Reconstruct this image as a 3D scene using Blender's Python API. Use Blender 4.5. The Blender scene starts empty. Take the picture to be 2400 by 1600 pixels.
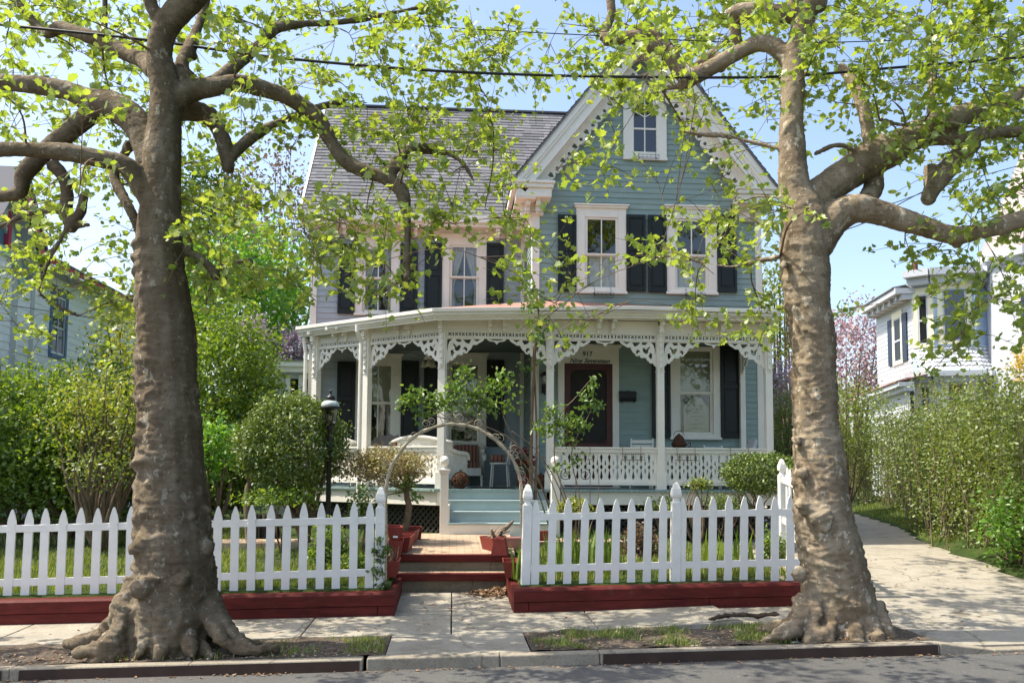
import bpy, math, random
import numpy as np
from mathutils import Vector, Matrix
from mathutils.geometry import tessellate_polygon
S = bpy.context.scene
COL = S.collection
random.seed(11)
NR = np.random.default_rng(5)
R = math.radians

# ---------------------------------------------------------------- camera, sky, sun, exposure
FP = 2000.0                      # focal length in photo pixels (2400 px wide photograph)
YAW, PITCH, ROLL, SHIFT, CAMZ = R(4.1), R(4.3), 0.0065, 150.0, 1.72
FW = Vector((math.sin(YAW)*math.cos(PITCH), math.cos(YAW)*math.cos(PITCH), math.sin(PITCH)))
_r = Vector((math.cos(YAW), -math.sin(YAW), 0)); _u = _r.cross(FW)
RT = _r*math.cos(ROLL) + _u*math.sin(ROLL); UP = _u*math.cos(ROLL) - _r*math.sin(ROLL)
CAM = Vector((0, 0, CAMZ))
cd = bpy.data.cameras.new('camera'); cam = bpy.data.objects.new('camera', cd); COL.objects.link(cam)
cd.sensor_width = 36; cd.lens = 36*FP/2400; cd.shift_y = SHIFT/2400; cd.clip_start = 0.1; cd.clip_end = 2000
m = Matrix.Identity(4)
for i in range(3):
    m[i][0], m[i][1], m[i][2], m[i][3] = RT[i], UP[i], -FW[i], CAM[i]
cam.matrix_world = m
S.camera = cam

SUN_EL, SUN_AZ = R(58), R(5)    # sun stands to the left and a little behind the facade line
SUND = Vector((-math.cos(SUN_AZ)*math.cos(SUN_EL), math.sin(SUN_AZ)*math.cos(SUN_EL), math.sin(SUN_EL)))
W = bpy.data.worlds.new('World'); S.world = W; W.use_nodes = True
nt = W.node_tree; nt.nodes.clear()
sky = nt.nodes.new('ShaderNodeTexSky'); sky.sky_type = 'NISHITA'; sky.sun_disc = False
sky.sun_elevation = SUN_EL; sky.sun_rotation = math.atan2(SUND.x, SUND.y)
sky.air_density = 1.0; sky.dust_density = 2.6; sky.ozone_density = .6; sky.altitude = 10
bg = nt.nodes.new('ShaderNodeBackground'); bg.inputs['Strength'].default_value = 0.15
wo = nt.nodes.new('ShaderNodeOutputWorld')
nt.links.new(sky.outputs[0], bg.inputs[0]); nt.links.new(bg.outputs[0], wo.inputs[0])
sl = bpy.data.lights.new('sun', 'SUN'); sl.energy = 3.6; sl.angle = R(0.53); sl.color = (1.0, 0.93, 0.80)
so = bpy.data.objects.new('sun', sl); COL.objects.link(so)
so.rotation_euler = SUND.to_track_quat('Z', 'Y').to_euler(); so.location = (-30, 6, 50)
S.view_settings.view_transform = 'Standard'; S.view_settings.look = 'None'
S.view_settings.exposure = 1.1; S.view_settings.gamma = 1.0
S.cycles.max_bounces = 8; S.cycles.diffuse_bounces = 4; S.cycles.transparent_max_bounces = 12
S.cycles.transmission_bounces = 4; S.cycles.glossy_bounces = 3
S.cycles.caustics_reflective = False; S.cycles.caustics_refractive = False

# ---------------------------------------------------------------- measuring helpers
def ray(px, py): return FW + RT*((px-1200)/FP) - UP*((py-800-SHIFT)/FP)
def at(px, py, Y):               # point of the photograph at facade depth Y
    d = ray(px, py); return CAM + d*(Y/d.y)
def dat(px, py, Y): return at(px/0.98, py/0.98, Y)
def ppm(p): return FP/((Vector(p)-CAM).dot(FW))     # photo pixels per metre at a point
def ax(px, py, Y): return at(px, py, Y).x
def az(px, py, Y): return at(px, py, Y).z
V = Vector

# ---------------------------------------------------------------- mesh builder
class MB:
    def __init__(s): s.v = []; s.f = []
    def add(s, vs, fs):
        n = len(s.v); s.v += [tuple(v) for v in vs]; s.f += [tuple(i+n for i in f) for f in fs]; return s
    def box(s, x0, x1, y0, y1, z0, z1):
        return s.add([(x0,y0,z0),(x1,y0,z0),(x1,y1,z0),(x0,y1,z0),(x0,y0,z1),(x1,y0,z1),(x1,y1,z1),(x0,y1,z1)],
            [(0,3,2,1),(4,5,6,7),(0,1,5,4),(1,2,6,5),(2,3,7,6),(3,0,4,7)])
    def hexa(s, b, t):           # bottom ring of four, top ring of four
        return s.add(list(b)+list(t), [(0,3,2,1),(4,5,6,7),(0,1,5,4),(1,2,6,5),(2,3,7,6),(3,0,4,7)])
    def bar(s, p, q, w, h, up=(0,0,1)):      # box along p-q, w sideways, h along up (centred)
        p, q = V(p), V(q); d = (q-p).normalized(); sd = d.cross(V(up))
        if sd.length < 1e-5: sd = d.cross(V((0,1,0)))
        sd.normalize(); u = sd.cross(d).normalized(); a = sd*(w/2); b = u*(h/2)
        return s.hexa([p-a-b, p+a-b, q+a-b, q-a-b], [p-a+b, p+a+b, q+a+b, q-a+b])
    def frame_box(s, o, ux, n, a0, a1, b0, b1, z0, z1):   # along ux, along n (outward), heights
        o, ux, n = V(o), V(ux), V(n)
        P = lambda a, b, z: o + ux*a + n*b + V((0,0,z))
        return s.hexa([P(a0,b1,z0),P(a1,b1,z0),P(a1,b0,z0),P(a0,b0,z0)], [P(a0,b1,z1),P(a1,b1,z1),P(a1,b0,z1),P(a0,b0,z1)])
    def tube(s, pts, rad, n=8, cap=True):
        pts = [V(p) for p in pts]; k = len(pts)
        if not hasattr(rad, '__len__'): rad = [rad]*k
        t0 = (pts[1]-pts[0]).normalized(); ref = V((0,0,1)) if abs(t0.z) < .9 else V((1,0,0))
        nx = t0.cross(ref).normalized(); vs = []
        for i, p in enumerate(pts):
            t = (pts[min(i+1,k-1)]-pts[max(i-1,0)])
            if t.length < 1e-9: t = t0.copy()
            t.normalize(); nx = (nx - t*nx.dot(t)).normalized(); ny = t.cross(nx)
            for j in range(n):
                a = 2*math.pi*j/n; vs.append(p + (nx*math.cos(a)+ny*math.sin(a))*rad[i])
        fs = [(i*n+j, i*n+(j+1)%n, (i+1)*n+(j+1)%n, (i+1)*n+j) for i in range(k-1) for j in range(n)]
        if cap: fs += [tuple(range(n-1,-1,-1)), tuple((k-1)*n+j for j in range(n))]
        return s.add(vs, fs)
    def lathe(s, c, prof, n=16, sx=1, sy=1):
        c = V(c); k = len(prof)
        vs = [(c.x+r*math.cos(2*math.pi*j/n)*sx, c.y+r*math.sin(2*math.pi*j/n)*sy, c.z+z) for r, z in prof for j in range(n)]
        fs = [(i*n+j, i*n+(j+1)%n, (i+1)*n+(j+1)%n, (i+1)*n+j) for i in range(k-1) for j in range(n)]
        fs += [tuple(range(n-1,-1,-1)), tuple((k-1)*n+j for j in range(n))]
        return s.add(vs, fs)
    def ball(s, c, r, n=10, sz=1, sx=1, sy=1):
        m_ = max(4, n//2)
        return s.lathe(c, [(max(r*math.sin(math.pi*i/m_), r*.03), -r*sz*math.cos(math.pi*i/m_)) for i in range(m_+1)], n, sx, sy)
    def cut(s, loops, o, ux, uy, t):         # flat board with holes: loops[0] outline, others holes
        o, ux, uy = V(o), V(ux), V(uy); n = ux.cross(uy).normalized()
        tri = tessellate_polygon([[V((a,b,0)) for a, b in L] for L in loops])
        flat = [p for L in loops for p in L]; k = len(flat)
        vs = [o+ux*a+uy*b for a, b in flat]; vs += [v-n*t for v in vs]; fs = []
        for a, b, c in tri:
            A, B, C_ = flat[a], flat[b], flat[c]
            if (B[0]-A[0])*(C_[1]-A[1])-(B[1]-A[1])*(C_[0]-A[0]) < 0: b, c = c, b
            fs += [(a,b,c), (c+k,b+k,a+k)]
        i = 0
        for L in loops:
            m_ = len(L)
            for j in range(m_):
                a, b = i+j, i+(j+1) % m_; fs.append((a, b, b+k, a+k))
            i += m_
        return s.add(vs, fs)
    def sheet(s, fn, nu, nv):                # grid surface fn(u,v)
        vs = [fn(i/nu, j/nv) for j in range(nv+1) for i in range(nu+1)]
        return s.add(vs, [(j*(nu+1)+i, j*(nu+1)+i+1, (j+1)*(nu+1)+i+1, (j+1)*(nu+1)+i) for j in range(nv) for i in range(nu)])
    def build(s, name, mat, parent=None, smooth=False, bevel=0, fix=False):
        me = bpy.data.meshes.new(name); me.from_pydata(s.v, [], s.f)
        if fix:
            import bmesh
            b = bmesh.new(); b.from_mesh(me); bmesh.ops.recalc_face_normals(b, faces=b.faces); b.to_mesh(me); b.free()
        if smooth: me.shade_smooth()
        return link(name, me, mat, parent, bevel)

def link(name, me, mat, parent=None, bevel=0):
    o = bpy.data.objects.new(name, me); COL.objects.link(o); me.materials.append(mat)
    adopt(o, parent)
    if bevel:
        b = o.modifiers.new('bevel', 'BEVEL'); b.width = bevel; b.segments = 2; b.limit_method = 'ANGLE'; b.angle_limit = R(40)
    return o
def adopt(o, parent):
    if parent is not None:
        o.parent = parent
        l = parent; off = V((0,0,0))
        while l is not None and l.type == 'EMPTY': off = l.location.copy(); break
        if parent.type == 'EMPTY' and not parent.get('local'): o.matrix_parent_inverse = Matrix.Translation(-parent.location)
def thing(name, label, cat, loc=(0,0,0), group=None, local=False, rz=0):
    o = bpy.data.objects.new(name, None); COL.objects.link(o); o.location = loc; o.empty_display_size = .1
    if rz: o.rotation_euler.z = rz
    if local: o['local'] = 1
    return tag(o, label, cat, group)
def tag(o, label, cat, group=None, kind=None):
    if label: o['label'] = label
    if cat: o['category'] = cat
    if group: o['group'] = group
    if kind: o['kind'] = kind
    return o
def struct(o): o['kind'] = 'structure'; return o
def dup(root, loc, rz=None, label=None, group=None):
    r = root.copy(); COL.objects.link(r); r.location = loc
    if rz is not None: r.rotation_euler.z = rz
    if label: r['label'] = label
    if group: r['group'] = group
    for ch in list(root.children):
        c = ch.copy(); COL.objects.link(c); c.parent = r
        for g in list(ch.children):
            d = g.copy(); COL.objects.link(d); d.parent = c
    return r
def fast_mesh(name, co, tris_or_quads, mat, parent=None, smooth=False):
    me = bpy.data.meshes.new(name); n = len(co); k = tris_or_quads.shape[1]; m_ = len(tris_or_quads)
    me.vertices.add(n); me.vertices.foreach_set('co', np.asarray(co, np.float32).ravel())
    me.loops.add(m_*k); me.loops.foreach_set('vertex_index', tris_or_quads.astype(np.int32).ravel())
    me.polygons.add(m_); me.polygons.foreach_set('loop_start', np.arange(0, m_*k, k, dtype=np.int32))
    me.update(calc_edges=True); me.validate()
    if smooth: me.shade_smooth()
    return link(name, me, mat, parent)

# ---------------------------------------------------------------- materials
def N(nt, t, **kw):
    n = nt.nodes.new(t)
    for k, v in kw.items(): setattr(n, k, v)
    return n
def L(nt, a, b): nt.links.new(a, b)
def ramp(nt, fac, stops):
    r = N(nt, 'ShaderNodeValToRGB'); e = r.color_ramp.elements
    while len(e) < len(stops): e.new(.5)
    for i, (p, c) in enumerate(stops): e[i].position = p; e[i].color = (*c, 1) if len(c) == 3 else c
    L(nt, fac, r.inputs[0]); return r.outputs[0]
def noise(nt, scale, detail=4, vec=None, rough=.55, stretch=None):
    n = N(nt, 'ShaderNodeTexNoise'); n.inputs['Scale'].default_value = scale; n.inputs['Detail'].default_value = detail
    n.inputs['Roughness'].default_value = rough
    if vec is None:
        vec = N(nt, 'ShaderNodeTexCoord').outputs['Object']
    if stretch:
        mp = N(nt, 'ShaderNodeMapping'); mp.inputs['Scale'].default_value = stretch; L(nt, vec, mp.inputs[0]); vec = mp.outputs[0]
    L(nt, vec, n.inputs['Vector']); return n.outputs['Fac']
def base(name):
    m_ = bpy.data.materials.new(name); m_.use_nodes = True; nt = m_.node_tree
    return m_, nt, nt.nodes['Principled BSDF']
def setspec(b, v): b.inputs['Specular IOR Level'].default_value = v
def bump(nt, b, h, strength, dist=.02):
    bp = N(nt, 'ShaderNodeBump'); bp.inputs['Strength'].default_value = strength; bp.inputs['Distance'].default_value = dist
    L(nt, h, bp.inputs['Height']); L(nt, bp.outputs[0], b.inputs['Normal'])
def paint(name, c, var=.12, scale=3.0, rough=.5, spec=.3, dirt=None, dscale=9, damt=.5, bmp=.08, bs=60, stretch=None):
    m_, nt, b = base(name)
    lo = tuple(x*(1-var) for x in c); hi = tuple(min(1, x*(1+var)) for x in c)
    col = ramp(nt, noise(nt, scale, 5, stretch=stretch), [(.3, lo), (.7, hi)])
    if dirt:
        f = ramp(nt, noise(nt, dscale, 8, rough=.7), [(damt, (0,0,0)), (min(1,damt+.16), (1,1,1))])
        mx = N(nt, 'ShaderNodeMixRGB'); L(nt, f, mx.inputs[0]); L(nt, col, mx.inputs[1]); mx.inputs[2].default_value = (*dirt, 1); col = mx.outputs[0]
    L(nt, col, b.inputs['Base Color']); b.inputs['Roughness'].default_value = rough; setspec(b, spec)
    if bmp: bump(nt, b, noise(nt, bs, 3), bmp, .01)
    return m_
def leafmat(name, cols, trans=.45, tcol=None, rough=.45, gloss=.04):
    m_ = bpy.data.materials.new(name); m_.use_nodes = True; nt = m_.node_tree; nt.nodes.clear()
    g = N(nt, 'ShaderNodeNewGeometry')
    col = ramp(nt, g.outputs['Random Per Island'], [(i/(len(cols)-1), c) for i, c in enumerate(cols)])
    d = N(nt, 'ShaderNodeBsdfDiffuse'); L(nt, col, d.inputs[0])
    t = N(nt, 'ShaderNodeBsdfTranslucent')
    mm = N(nt, 'ShaderNodeMixRGB', blend_type='MULTIPLY'); mm.inputs[0].default_value = 1; L(nt, col, mm.inputs[1])
    mm.inputs[2].default_value = (*(tcol or (1.5, 1.35, .55)), 1); L(nt, mm.outputs[0], t.inputs[0])
    a = N(nt, 'ShaderNodeMixShader'); a.inputs[0].default_value = trans; L(nt, d.outputs[0], a.inputs[1]); L(nt, t.outputs[0], a.inputs[2])
    gl = N(nt, 'ShaderNodeBsdfGlossy'); gl.inputs['Roughness'].default_value = rough; gl.inputs[0].default_value = (1,1,1,1)
    c = N(nt, 'ShaderNodeMixShader'); c.inputs[0].default_value = gloss; L(nt, a.outputs[0], c.inputs[1]); L(nt, gl.outputs[0], c.inputs[2])
    o = N(nt, 'ShaderNodeOutputMaterial'); L(nt, c.outputs[0], o.inputs[0]); return m_
def glassmat(name, tint=(.75,.8,.78), refl=.12):
    m_ = bpy.data.materials.new(name); m_.use_nodes = True; nt = m_.node_tree; nt.nodes.clear()
    t = N(nt, 'ShaderNodeBsdfTransparent'); t.inputs[0].default_value = (*tint, 1)
    g = N(nt, 'ShaderNodeBsdfGlossy'); g.inputs['Roughness'].default_value = .03
    bp = N(nt, 'ShaderNodeBump'); bp.inputs['Strength'].default_value = .12; bp.inputs['Distance'].default_value = .02
    L(nt, noise(nt, 3.0, 2), bp.inputs['Height']); L(nt, bp.outputs[0], g.inputs['Normal'])
    x = N(nt, 'ShaderNodeMixShader'); x.inputs[0].default_value = refl
    L(nt, t.outputs[0], x.inputs[1]); L(nt, g.outputs[0], x.inputs[2])
    o = N(nt, 'ShaderNodeOutputMaterial'); L(nt, x.outputs[0], o.inputs[0]); return m_

M = {}
M['trim'] = paint('trim_paint', (.80,.76,.68), .05, 2.5, .45, .3, dirt=(.55,.48,.38), dscale=14, damt=.68)
M['fence'] = paint('fence_paint', (.80,.78,.73), .07, 5, .5, .3, dirt=(.46,.43,.34), dscale=16, damt=.62)
M['teal'] = paint('teal_siding', (.255,.335,.312), .09, 2.0, .55, .25, dirt=(.21,.28,.26), dscale=7, damt=.6, stretch=(1,1,5))
M['greyblue'] = paint('pale_siding', (.34,.395,.425), .07, 2.0, .55, .25, stretch=(1,1,5))
M['shutter'] = paint('shutter_paint', (.010,.014,.015), .2, 6, .4, .35)
M['redwood'] = paint('red_timber', (.10,.014,.011), .3, 4, .65, .2, dirt=(.13,.045,.035), dscale=7, damt=.58, bmp=.3, bs=30, stretch=(1,4,6))
M['planter'] = paint('planter_red', (.20,.036,.026), .2, 6, .6, .25, dirt=(.12,.04,.03), dscale=12, damt=.6)
M['soil'] = paint('potting_soil', (.06,.045,.035), .4, 20, .95, .1, bmp=.8, bs=50)
M['stairblue'] = paint('stair_paint', (.34,.425,.43), .08, 4, .4, .35)
M['floorblue'] = paint('porch_floor_paint', (.26,.35,.34), .10, 4, .35, .4)
M['ceiling'] = paint('porch_ceiling', (.17,.20,.18), .04, 3, .6, .2)
M['salmon'] = paint('salmon_roof', (.36,.20,.16), .12, 3, .6, .25, dirt=(.35,.18,.14), dscale=5, damt=.55)
M['door'] = paint('door_paint', (.07,.015,.010), .15, 5, .4, .4)
M['screen'] = paint('door_screen', (.02,.018,.014), .3, 8, .6, .3)
M['iron'] = paint('black_iron', (.012,.012,.012), .2, 12, .45, .4)
M['bronze'] = paint('bronze_metal', (.22,.16,.08), .2, 12, .45, .5)
M['rust'] = paint('rusty_wire', (.09,.042,.024), .4, 20, .8, .2)
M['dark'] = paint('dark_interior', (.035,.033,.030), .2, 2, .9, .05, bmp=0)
M['curtain'] = paint('curtain_cloth', (.62,.58,.52), .1, 6, .9, .05, bmp=0)
M['blind'] = paint('roller_blind', (.46,.43,.30), .06, 2, .8, .1, bmp=0)
M['wicker'] = paint('white_wicker', (.70,.68,.60), .1, 10, .55, .3, dirt=(.36,.33,.26), dscale=60, damt=.55, bmp=.8, bs=140)
M['cushion'] = paint('taupe_cushion', (.26,.23,.20), .1, 6, .85, .1)
M['lattice'] = paint('lattice_wood', (.06,.055,.048), .2, 8, .8, .1)
M['oldmetal'] = paint('weathered_arch', (.42,.37,.27), .2, 8, .7, .2, dirt=(.18,.12,.07), dscale=25, damt=.5, bmp=.5, bs=60)
M['glass'] = glassmat('window_glass')
M['lampglass'] = glassmat('lamp_glass', (.85,.84,.78), .18)
M['verdigris'] = paint('lamp_hood', (.45,.52,.50), .2, 14, .5, .4, dirt=(.20,.22,.20), dscale=14, damt=.6)
M['ink'] = paint('black_lettering', (.010,.010,.010), .05, 4, .5, .3)
M['plaque'] = paint('plaque_plaster', (.50,.48,.40), .08, 8, .7, .2)
M['white'] = paint('white_siding', (.52,.54,.57), .03, 2, .5, .3)
M['whiteblue'] = paint('bluewhite_siding', (.86,.88,.92), .04, 2, .5, .3)
M['skytrim'] = paint('skyblue_trim', (.48,.60,.76), .05, 3, .5, .3)
M['butter'] = paint('yellow_trim', (.80,.76,.55), .05, 3, .5, .3)
M['navy'] = paint('navy_trim', (.025,.04,.07), .1, 3, .5, .3)
M['pink'] = paint('raspberry_trim', (.52,.07,.12), .1, 3, .5, .3)
M['mint'] = paint('mint_trim', (.42,.62,.58), .05, 3, .5, .3)
M['trimpink'] = paint('coral_metal', (.55,.27,.22), .1, 3, .45, .4)
M['stem'] = paint('woody_stem', (.16,.115,.075), .3, 12, .85, .15)
M['deadwood'] = paint('dead_wood', (.07,.052,.038), .4, 14, .9, .1, dirt=(.22,.19,.15), dscale=18, damt=.6, bmp=.8, bs=50, stretch=(1,4,4))
M['cane'] = paint('dead_cane', (.20,.15,.11), .25, 15, .8, .15)
M['deadleaf'] = leafmat('dry_leaves', [(.20,.10,.05),(.32,.20,.11),(.14,.09,.06),(.40,.30,.2)], .15, (1.2,1,.6))

# concrete slabs
def concrete(name, c, var=.16, joint=None):
    m_, nt, b = base(name)
    a = noise(nt, 1.1, 7, rough=.7); s2 = noise(nt, 55, 5, rough=.75); st = noise(nt, 4.5, 7, rough=.75)
    col = ramp(nt, a, [(.25, tuple(x*(1-var*1.8) for x in c)), (.5, c), (.8, tuple(x*(1+var*.7) for x in c))])
    def mul(prev, f, amt):
        mx = N(nt, 'ShaderNodeMixRGB', blend_type='MULTIPLY'); mx.inputs[0].default_value = amt; L(nt, prev, mx.inputs[1]); L(nt, f, mx.inputs[2]); return mx.outputs[0]
    col = mul(col, ramp(nt, s2, [(.32,(.50,.48,.44)),(.58,(1,1,1))]), .6)
    col = mul(col, ramp(nt, st, [(.34,(.55,.52,.46)),(.52,(1,1,1))]), .55)
    tc = N(nt, 'ShaderNodeTexCoord').outputs['Object']; dn = N(nt, 'ShaderNodeTexNoise'); dn.inputs['Scale'].default_value = 3; L(nt, tc, dn.inputs['Vector'])
    mv = N(nt, 'ShaderNodeMixRGB'); mv.inputs[0].default_value = .22; L(nt, tc, mv.inputs[1]); L(nt, dn.outputs['Color'], mv.inputs[2])
    vo = N(nt, 'ShaderNodeTexVoronoi', feature='DISTANCE_TO_EDGE'); vo.inputs['Scale'].default_value = .9; L(nt, mv.outputs[0], vo.inputs['Vector'])
    col = mul(col, ramp(nt, vo.outputs['Distance'], [(.003,(.32,.29,.24)),(.009,(1,1,1))]), .55)
    L(nt, col, b.inputs['Base Color']); b.inputs['Roughness'].default_value = .9; setspec(b, .15)
    bump(nt, b, s2, .45, .012); return m_
M['concrete'] = concrete('sidewalk_concrete', (.385,.35,.285))
M['drive'] = concrete('driveway_concrete', (.375,.34,.275), .10)
M['kerb'] = concrete('kerb_concrete', (.33,.29,.225))
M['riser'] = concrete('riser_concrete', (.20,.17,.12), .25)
def asphalt():
    m_, nt, b = base('asphalt')
    f = noise(nt, 110, 5, rough=.75); g = noise(nt, .5, 5, stretch=(.5,3,1))
    col = ramp(nt, f, [(.30,(.055,.053,.050)),(.52,(.115,.112,.104)),(.72,(.22,.215,.20))])
    mx = N(nt, 'ShaderNodeMixRGB', blend_type='MULTIPLY'); mx.inputs[0].default_value = .7
    L(nt, col, mx.inputs[1]); L(nt, ramp(nt, g, [(.3,(.72,.71,.72)),(.7,(1.0,1.0,1.0))]), mx.inputs[2])
    w = N(nt, 'ShaderNodeTexVoronoi'); w.inputs['Scale'].default_value = 14; L(nt, N(nt,'ShaderNodeTexCoord').outputs['Object'], w.inputs['Vector'])
    sp = ramp(nt, w.outputs['Distance'], [(.05,(1,1,1)),(.09,(0,0,0))])
    m2 = N(nt, 'ShaderNodeMixRGB'); L(nt, sp, m2.inputs[0]); L(nt, mx.outputs[0], m2.inputs[1]); m2.inputs[2].default_value = (.30,.27,.16,1)
    L(nt, m2.outputs[0], b.inputs['Base Color']); b.inputs['Roughness'].default_value = .85; setspec(b, .25)
    bump(nt, b, f, .5, .012); return m_
M['asphalt'] = asphalt()
M['kerbbrown'] = paint('kerb_brown_paint', (.045,.026,.018), .25, 5, .6, .25, dirt=(.09,.065,.045), dscale=9, damt=.62)
def earth():
    m_, nt, b = base('bare_earth')
    f = noise(nt, 30, 8, rough=.75); g = noise(nt, 2.2, 5)
    col = ramp(nt, f, [(.3,(.055,.042,.032)),(.5,(.14,.11,.085)),(.72,(.30,.25,.20))])
    mx = N(nt, 'ShaderNodeMixRGB', blend_type='MULTIPLY'); mx.inputs[0].default_value = .7
    L(nt, col, mx.inputs[1]); L(nt, ramp(nt, g, [(.3,(.6,.58,.52)),(.7,(1,1,1))]), mx.inputs[2])
    L(nt, mx.outputs[0], b.inputs['Base Color']); b.inputs['Roughness'].default_value = .95; setspec(b, .1)
    bump(nt, b, f, .8, .03); return m_
M['earth'] = earth()
def turf():
    m_, nt, b = base('turf_soil')
    f = noise(nt, 1.6, 6, rough=.65); g = noise(nt, 40, 5)
    col = ramp(nt, f, [(.35,(.035,.055,.015)),(.55,(.055,.085,.022)),(.75,(.10,.085,.045))])
    mx = N(nt, 'ShaderNodeMixRGB', blend_type='MULTIPLY'); mx.inputs[0].default_value = .6
    L(nt, col, mx.inputs[1]); L(nt, ramp(nt, g, [(.3,(.5,.5,.5)),(.7,(1,1,1))]), mx.inputs[2])
    L(nt, mx.outputs[0], b.inputs['Base Color']); b.inputs['Roughness'].default_value = .95; setspec(b, .1)
    bump(nt, b, g, .6, .03); return m_
M['turf'] = turf()
def brick():
    m_, nt, b = base('brick_paving')
    t = N(nt, 'ShaderNodeTexBrick'); t.inputs['Scale'].default_value = 1; t.inputs['Brick Width'].default_value = .21
    t.inputs['Row Height'].default_value = .105; t.inputs['Mortar Size'].default_value = .006
    t.inputs['Color1'].default_value = (.42,.30,.21,1); t.inputs['Color2'].default_value = (.50,.40,.29,1); t.inputs['Mortar'].default_value = (.22,.16,.11,1)
    L(nt, N(nt,'ShaderNodeTexCoord').outputs['Object'], t.inputs['Vector'])
    mx = N(nt, 'ShaderNodeMixRGB', blend_type='MULTIPLY'); mx.inputs[0].default_value = .6; L(nt, t.outputs[0], mx.inputs[1])
    L(nt, ramp(nt, noise(nt, 6, 6, rough=.7), [(.3,(.65,.62,.58)),(.65,(1,1,1))]), mx.inputs[2])
    L(nt, mx.outputs[0], b.inputs['Base Color']); b.inputs['Roughness'].default_value = .9; setspec(b, .15)
    bump(nt, b, t.outputs['Fac'], -.5, .008); return m_
M['brick'] = brick()
def shingles():
    m_, nt, b = base('grey_shingles')
    g = N(nt, 'ShaderNodeNewGeometry')
    f = ramp(nt, g.outputs['Random Per Island'], [(0,(.125,.125,.135)),(.5,(.17,.17,.18)),(1,(.215,.215,.225))])
    mx = N(nt, 'ShaderNodeMixRGB', blend_type='MULTIPLY'); mx.inputs[0].default_value = .5; L(nt, f, mx.inputs[1])
    L(nt, ramp(nt, noise(nt, 25, 5), [(.3,(.7,.7,.7)),(.7,(1,1,1))]), mx.inputs[2])
    L(nt, mx.outputs[0], b.inputs['Base Color']); b.inputs['Roughness'].default_value = .9; setspec(b, .15)
    return m_
M['shingle'] = shingles()
def bark(name='sycamore_bark', g=1.0):
    m_, nt, b = base(name)
    a = noise(nt, 3.0, 7, rough=.65, stretch=(1,1,.6)); q = noise(nt, 75, 6, rough=.75); w = noise(nt, 16, 6, rough=.7, stretch=(.6,.6,2.2))
    col = ramp(nt, a, [(.30,(.12,.09,.058)),(.45,(.185,.145,.10)),(.60,(.27,.225,.165)),(.75,(.155,.13,.08))])
    def patch(prev, sc, thr, c, amt=1, st=(1,1,.7)):
        f = ramp(nt, noise(nt, sc, 5, rough=.6, stretch=st), [(thr,(0,0,0)),(thr+.018,(amt,)*3)])
        mx = N(nt, 'ShaderNodeMixRGB'); L(nt, f, mx.inputs[0]); L(nt, prev, mx.inputs[1]); mx.inputs[2].default_value = (*c, 1); return mx.outputs[0]
    col = patch(col, 6, .58, (.17,.135,.085), .8); col = patch(col, 9, .61, (.38,.34,.265)); col = patch(col, 21, .65, (.45,.415,.34), .85, (1,1,.55)); col = patch(col, 15, .64, (.13,.10,.065), .8)
    # moss and painted-in bark shade on the sides turned away from the sun's path (stored per vertex when the trunk is built)
    at_ = N(nt, 'ShaderNodeAttribute'); at_.attribute_name = 'moss_shade'
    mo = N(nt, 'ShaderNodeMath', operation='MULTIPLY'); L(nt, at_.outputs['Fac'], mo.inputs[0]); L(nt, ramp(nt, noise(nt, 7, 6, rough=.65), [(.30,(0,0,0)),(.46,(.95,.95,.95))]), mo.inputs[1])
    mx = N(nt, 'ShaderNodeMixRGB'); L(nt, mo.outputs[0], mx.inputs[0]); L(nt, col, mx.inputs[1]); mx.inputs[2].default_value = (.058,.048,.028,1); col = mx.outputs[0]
    m2 = N(nt, 'ShaderNodeMixRGB', blend_type='MULTIPLY'); m2.inputs[0].default_value = .5; L(nt, col, m2.inputs[1])
    L(nt, ramp(nt, q, [(.32,(.5,.47,.42)),(.60,(1,1,1))]), m2.inputs[2])
    m3 = N(nt, 'ShaderNodeMixRGB', blend_type='MULTIPLY'); m3.inputs[0].default_value = .45; L(nt, m2.outputs[0], m3.inputs[1]); L(nt, ramp(nt, w, [(.36,(.45,.42,.38)),(.48,(1,1,1))]), m3.inputs[2])
    gm = N(nt, 'ShaderNodeMixRGB', blend_type='MULTIPLY'); gm.inputs[0].default_value = 1; L(nt, m3.outputs[0], gm.inputs[1]); gm.inputs[2].default_value = (g*1.02, g, g*.96, 1); L(nt, gm.outputs[0], b.inputs['Base Color']); b.inputs['Roughness'].default_value = .92; setspec(b, .12)
    mm = N(nt, 'ShaderNodeMath', operation='ADD'); L(nt, w, mm.inputs[0]); L(nt, q, mm.inputs[1])
    bump(nt, b, mm.outputs[0], .7, .02); return m_
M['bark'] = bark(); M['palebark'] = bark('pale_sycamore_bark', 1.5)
M['syc'] = leafmat('sycamore_leaves', [(.17,.26,.045),(.25,.35,.06),(.31,.40,.08),(.21,.30,.06),(.37,.43,.12)], .52, (1.5,1.4,.55), .45, .05)
M['grass'] = leafmat('grass_blades', [(.11,.18,.025),(.17,.25,.035),(.22,.28,.06),(.28,.27,.10)], .4)
M['hedge'] = leafmat('hedge_leaves', [(.12,.18,.035),(.17,.24,.05),(.22,.27,.07),(.15,.19,.05)], .4)
M['holly'] = leafmat('glossy_shrub_leaves', [(.06,.11,.02),(.11,.17,.028),(.16,.235,.04),(.22,.28,.06)], .25, None, .5, .05)
M['darkleaf'] = leafmat('dark_leaves', [(.04,.085,.018),(.06,.115,.022),(.09,.15,.03)], .35)
M['midleaf'] = leafmat('mid_green_leaves', [(.10,.19,.02),(.15,.25,.03),(.23,.32,.05)], .48)
M['brightleaf'] = leafmat('bright_leaves', [(.10,.26,.03),(.15,.32,.04),(.20,.36,.06)], .45)
M['limeleaf'] = leafmat('lime_leaves', [(.20,.28,.04),(.26,.31,.05),(.30,.32,.08)], .45)
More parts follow.
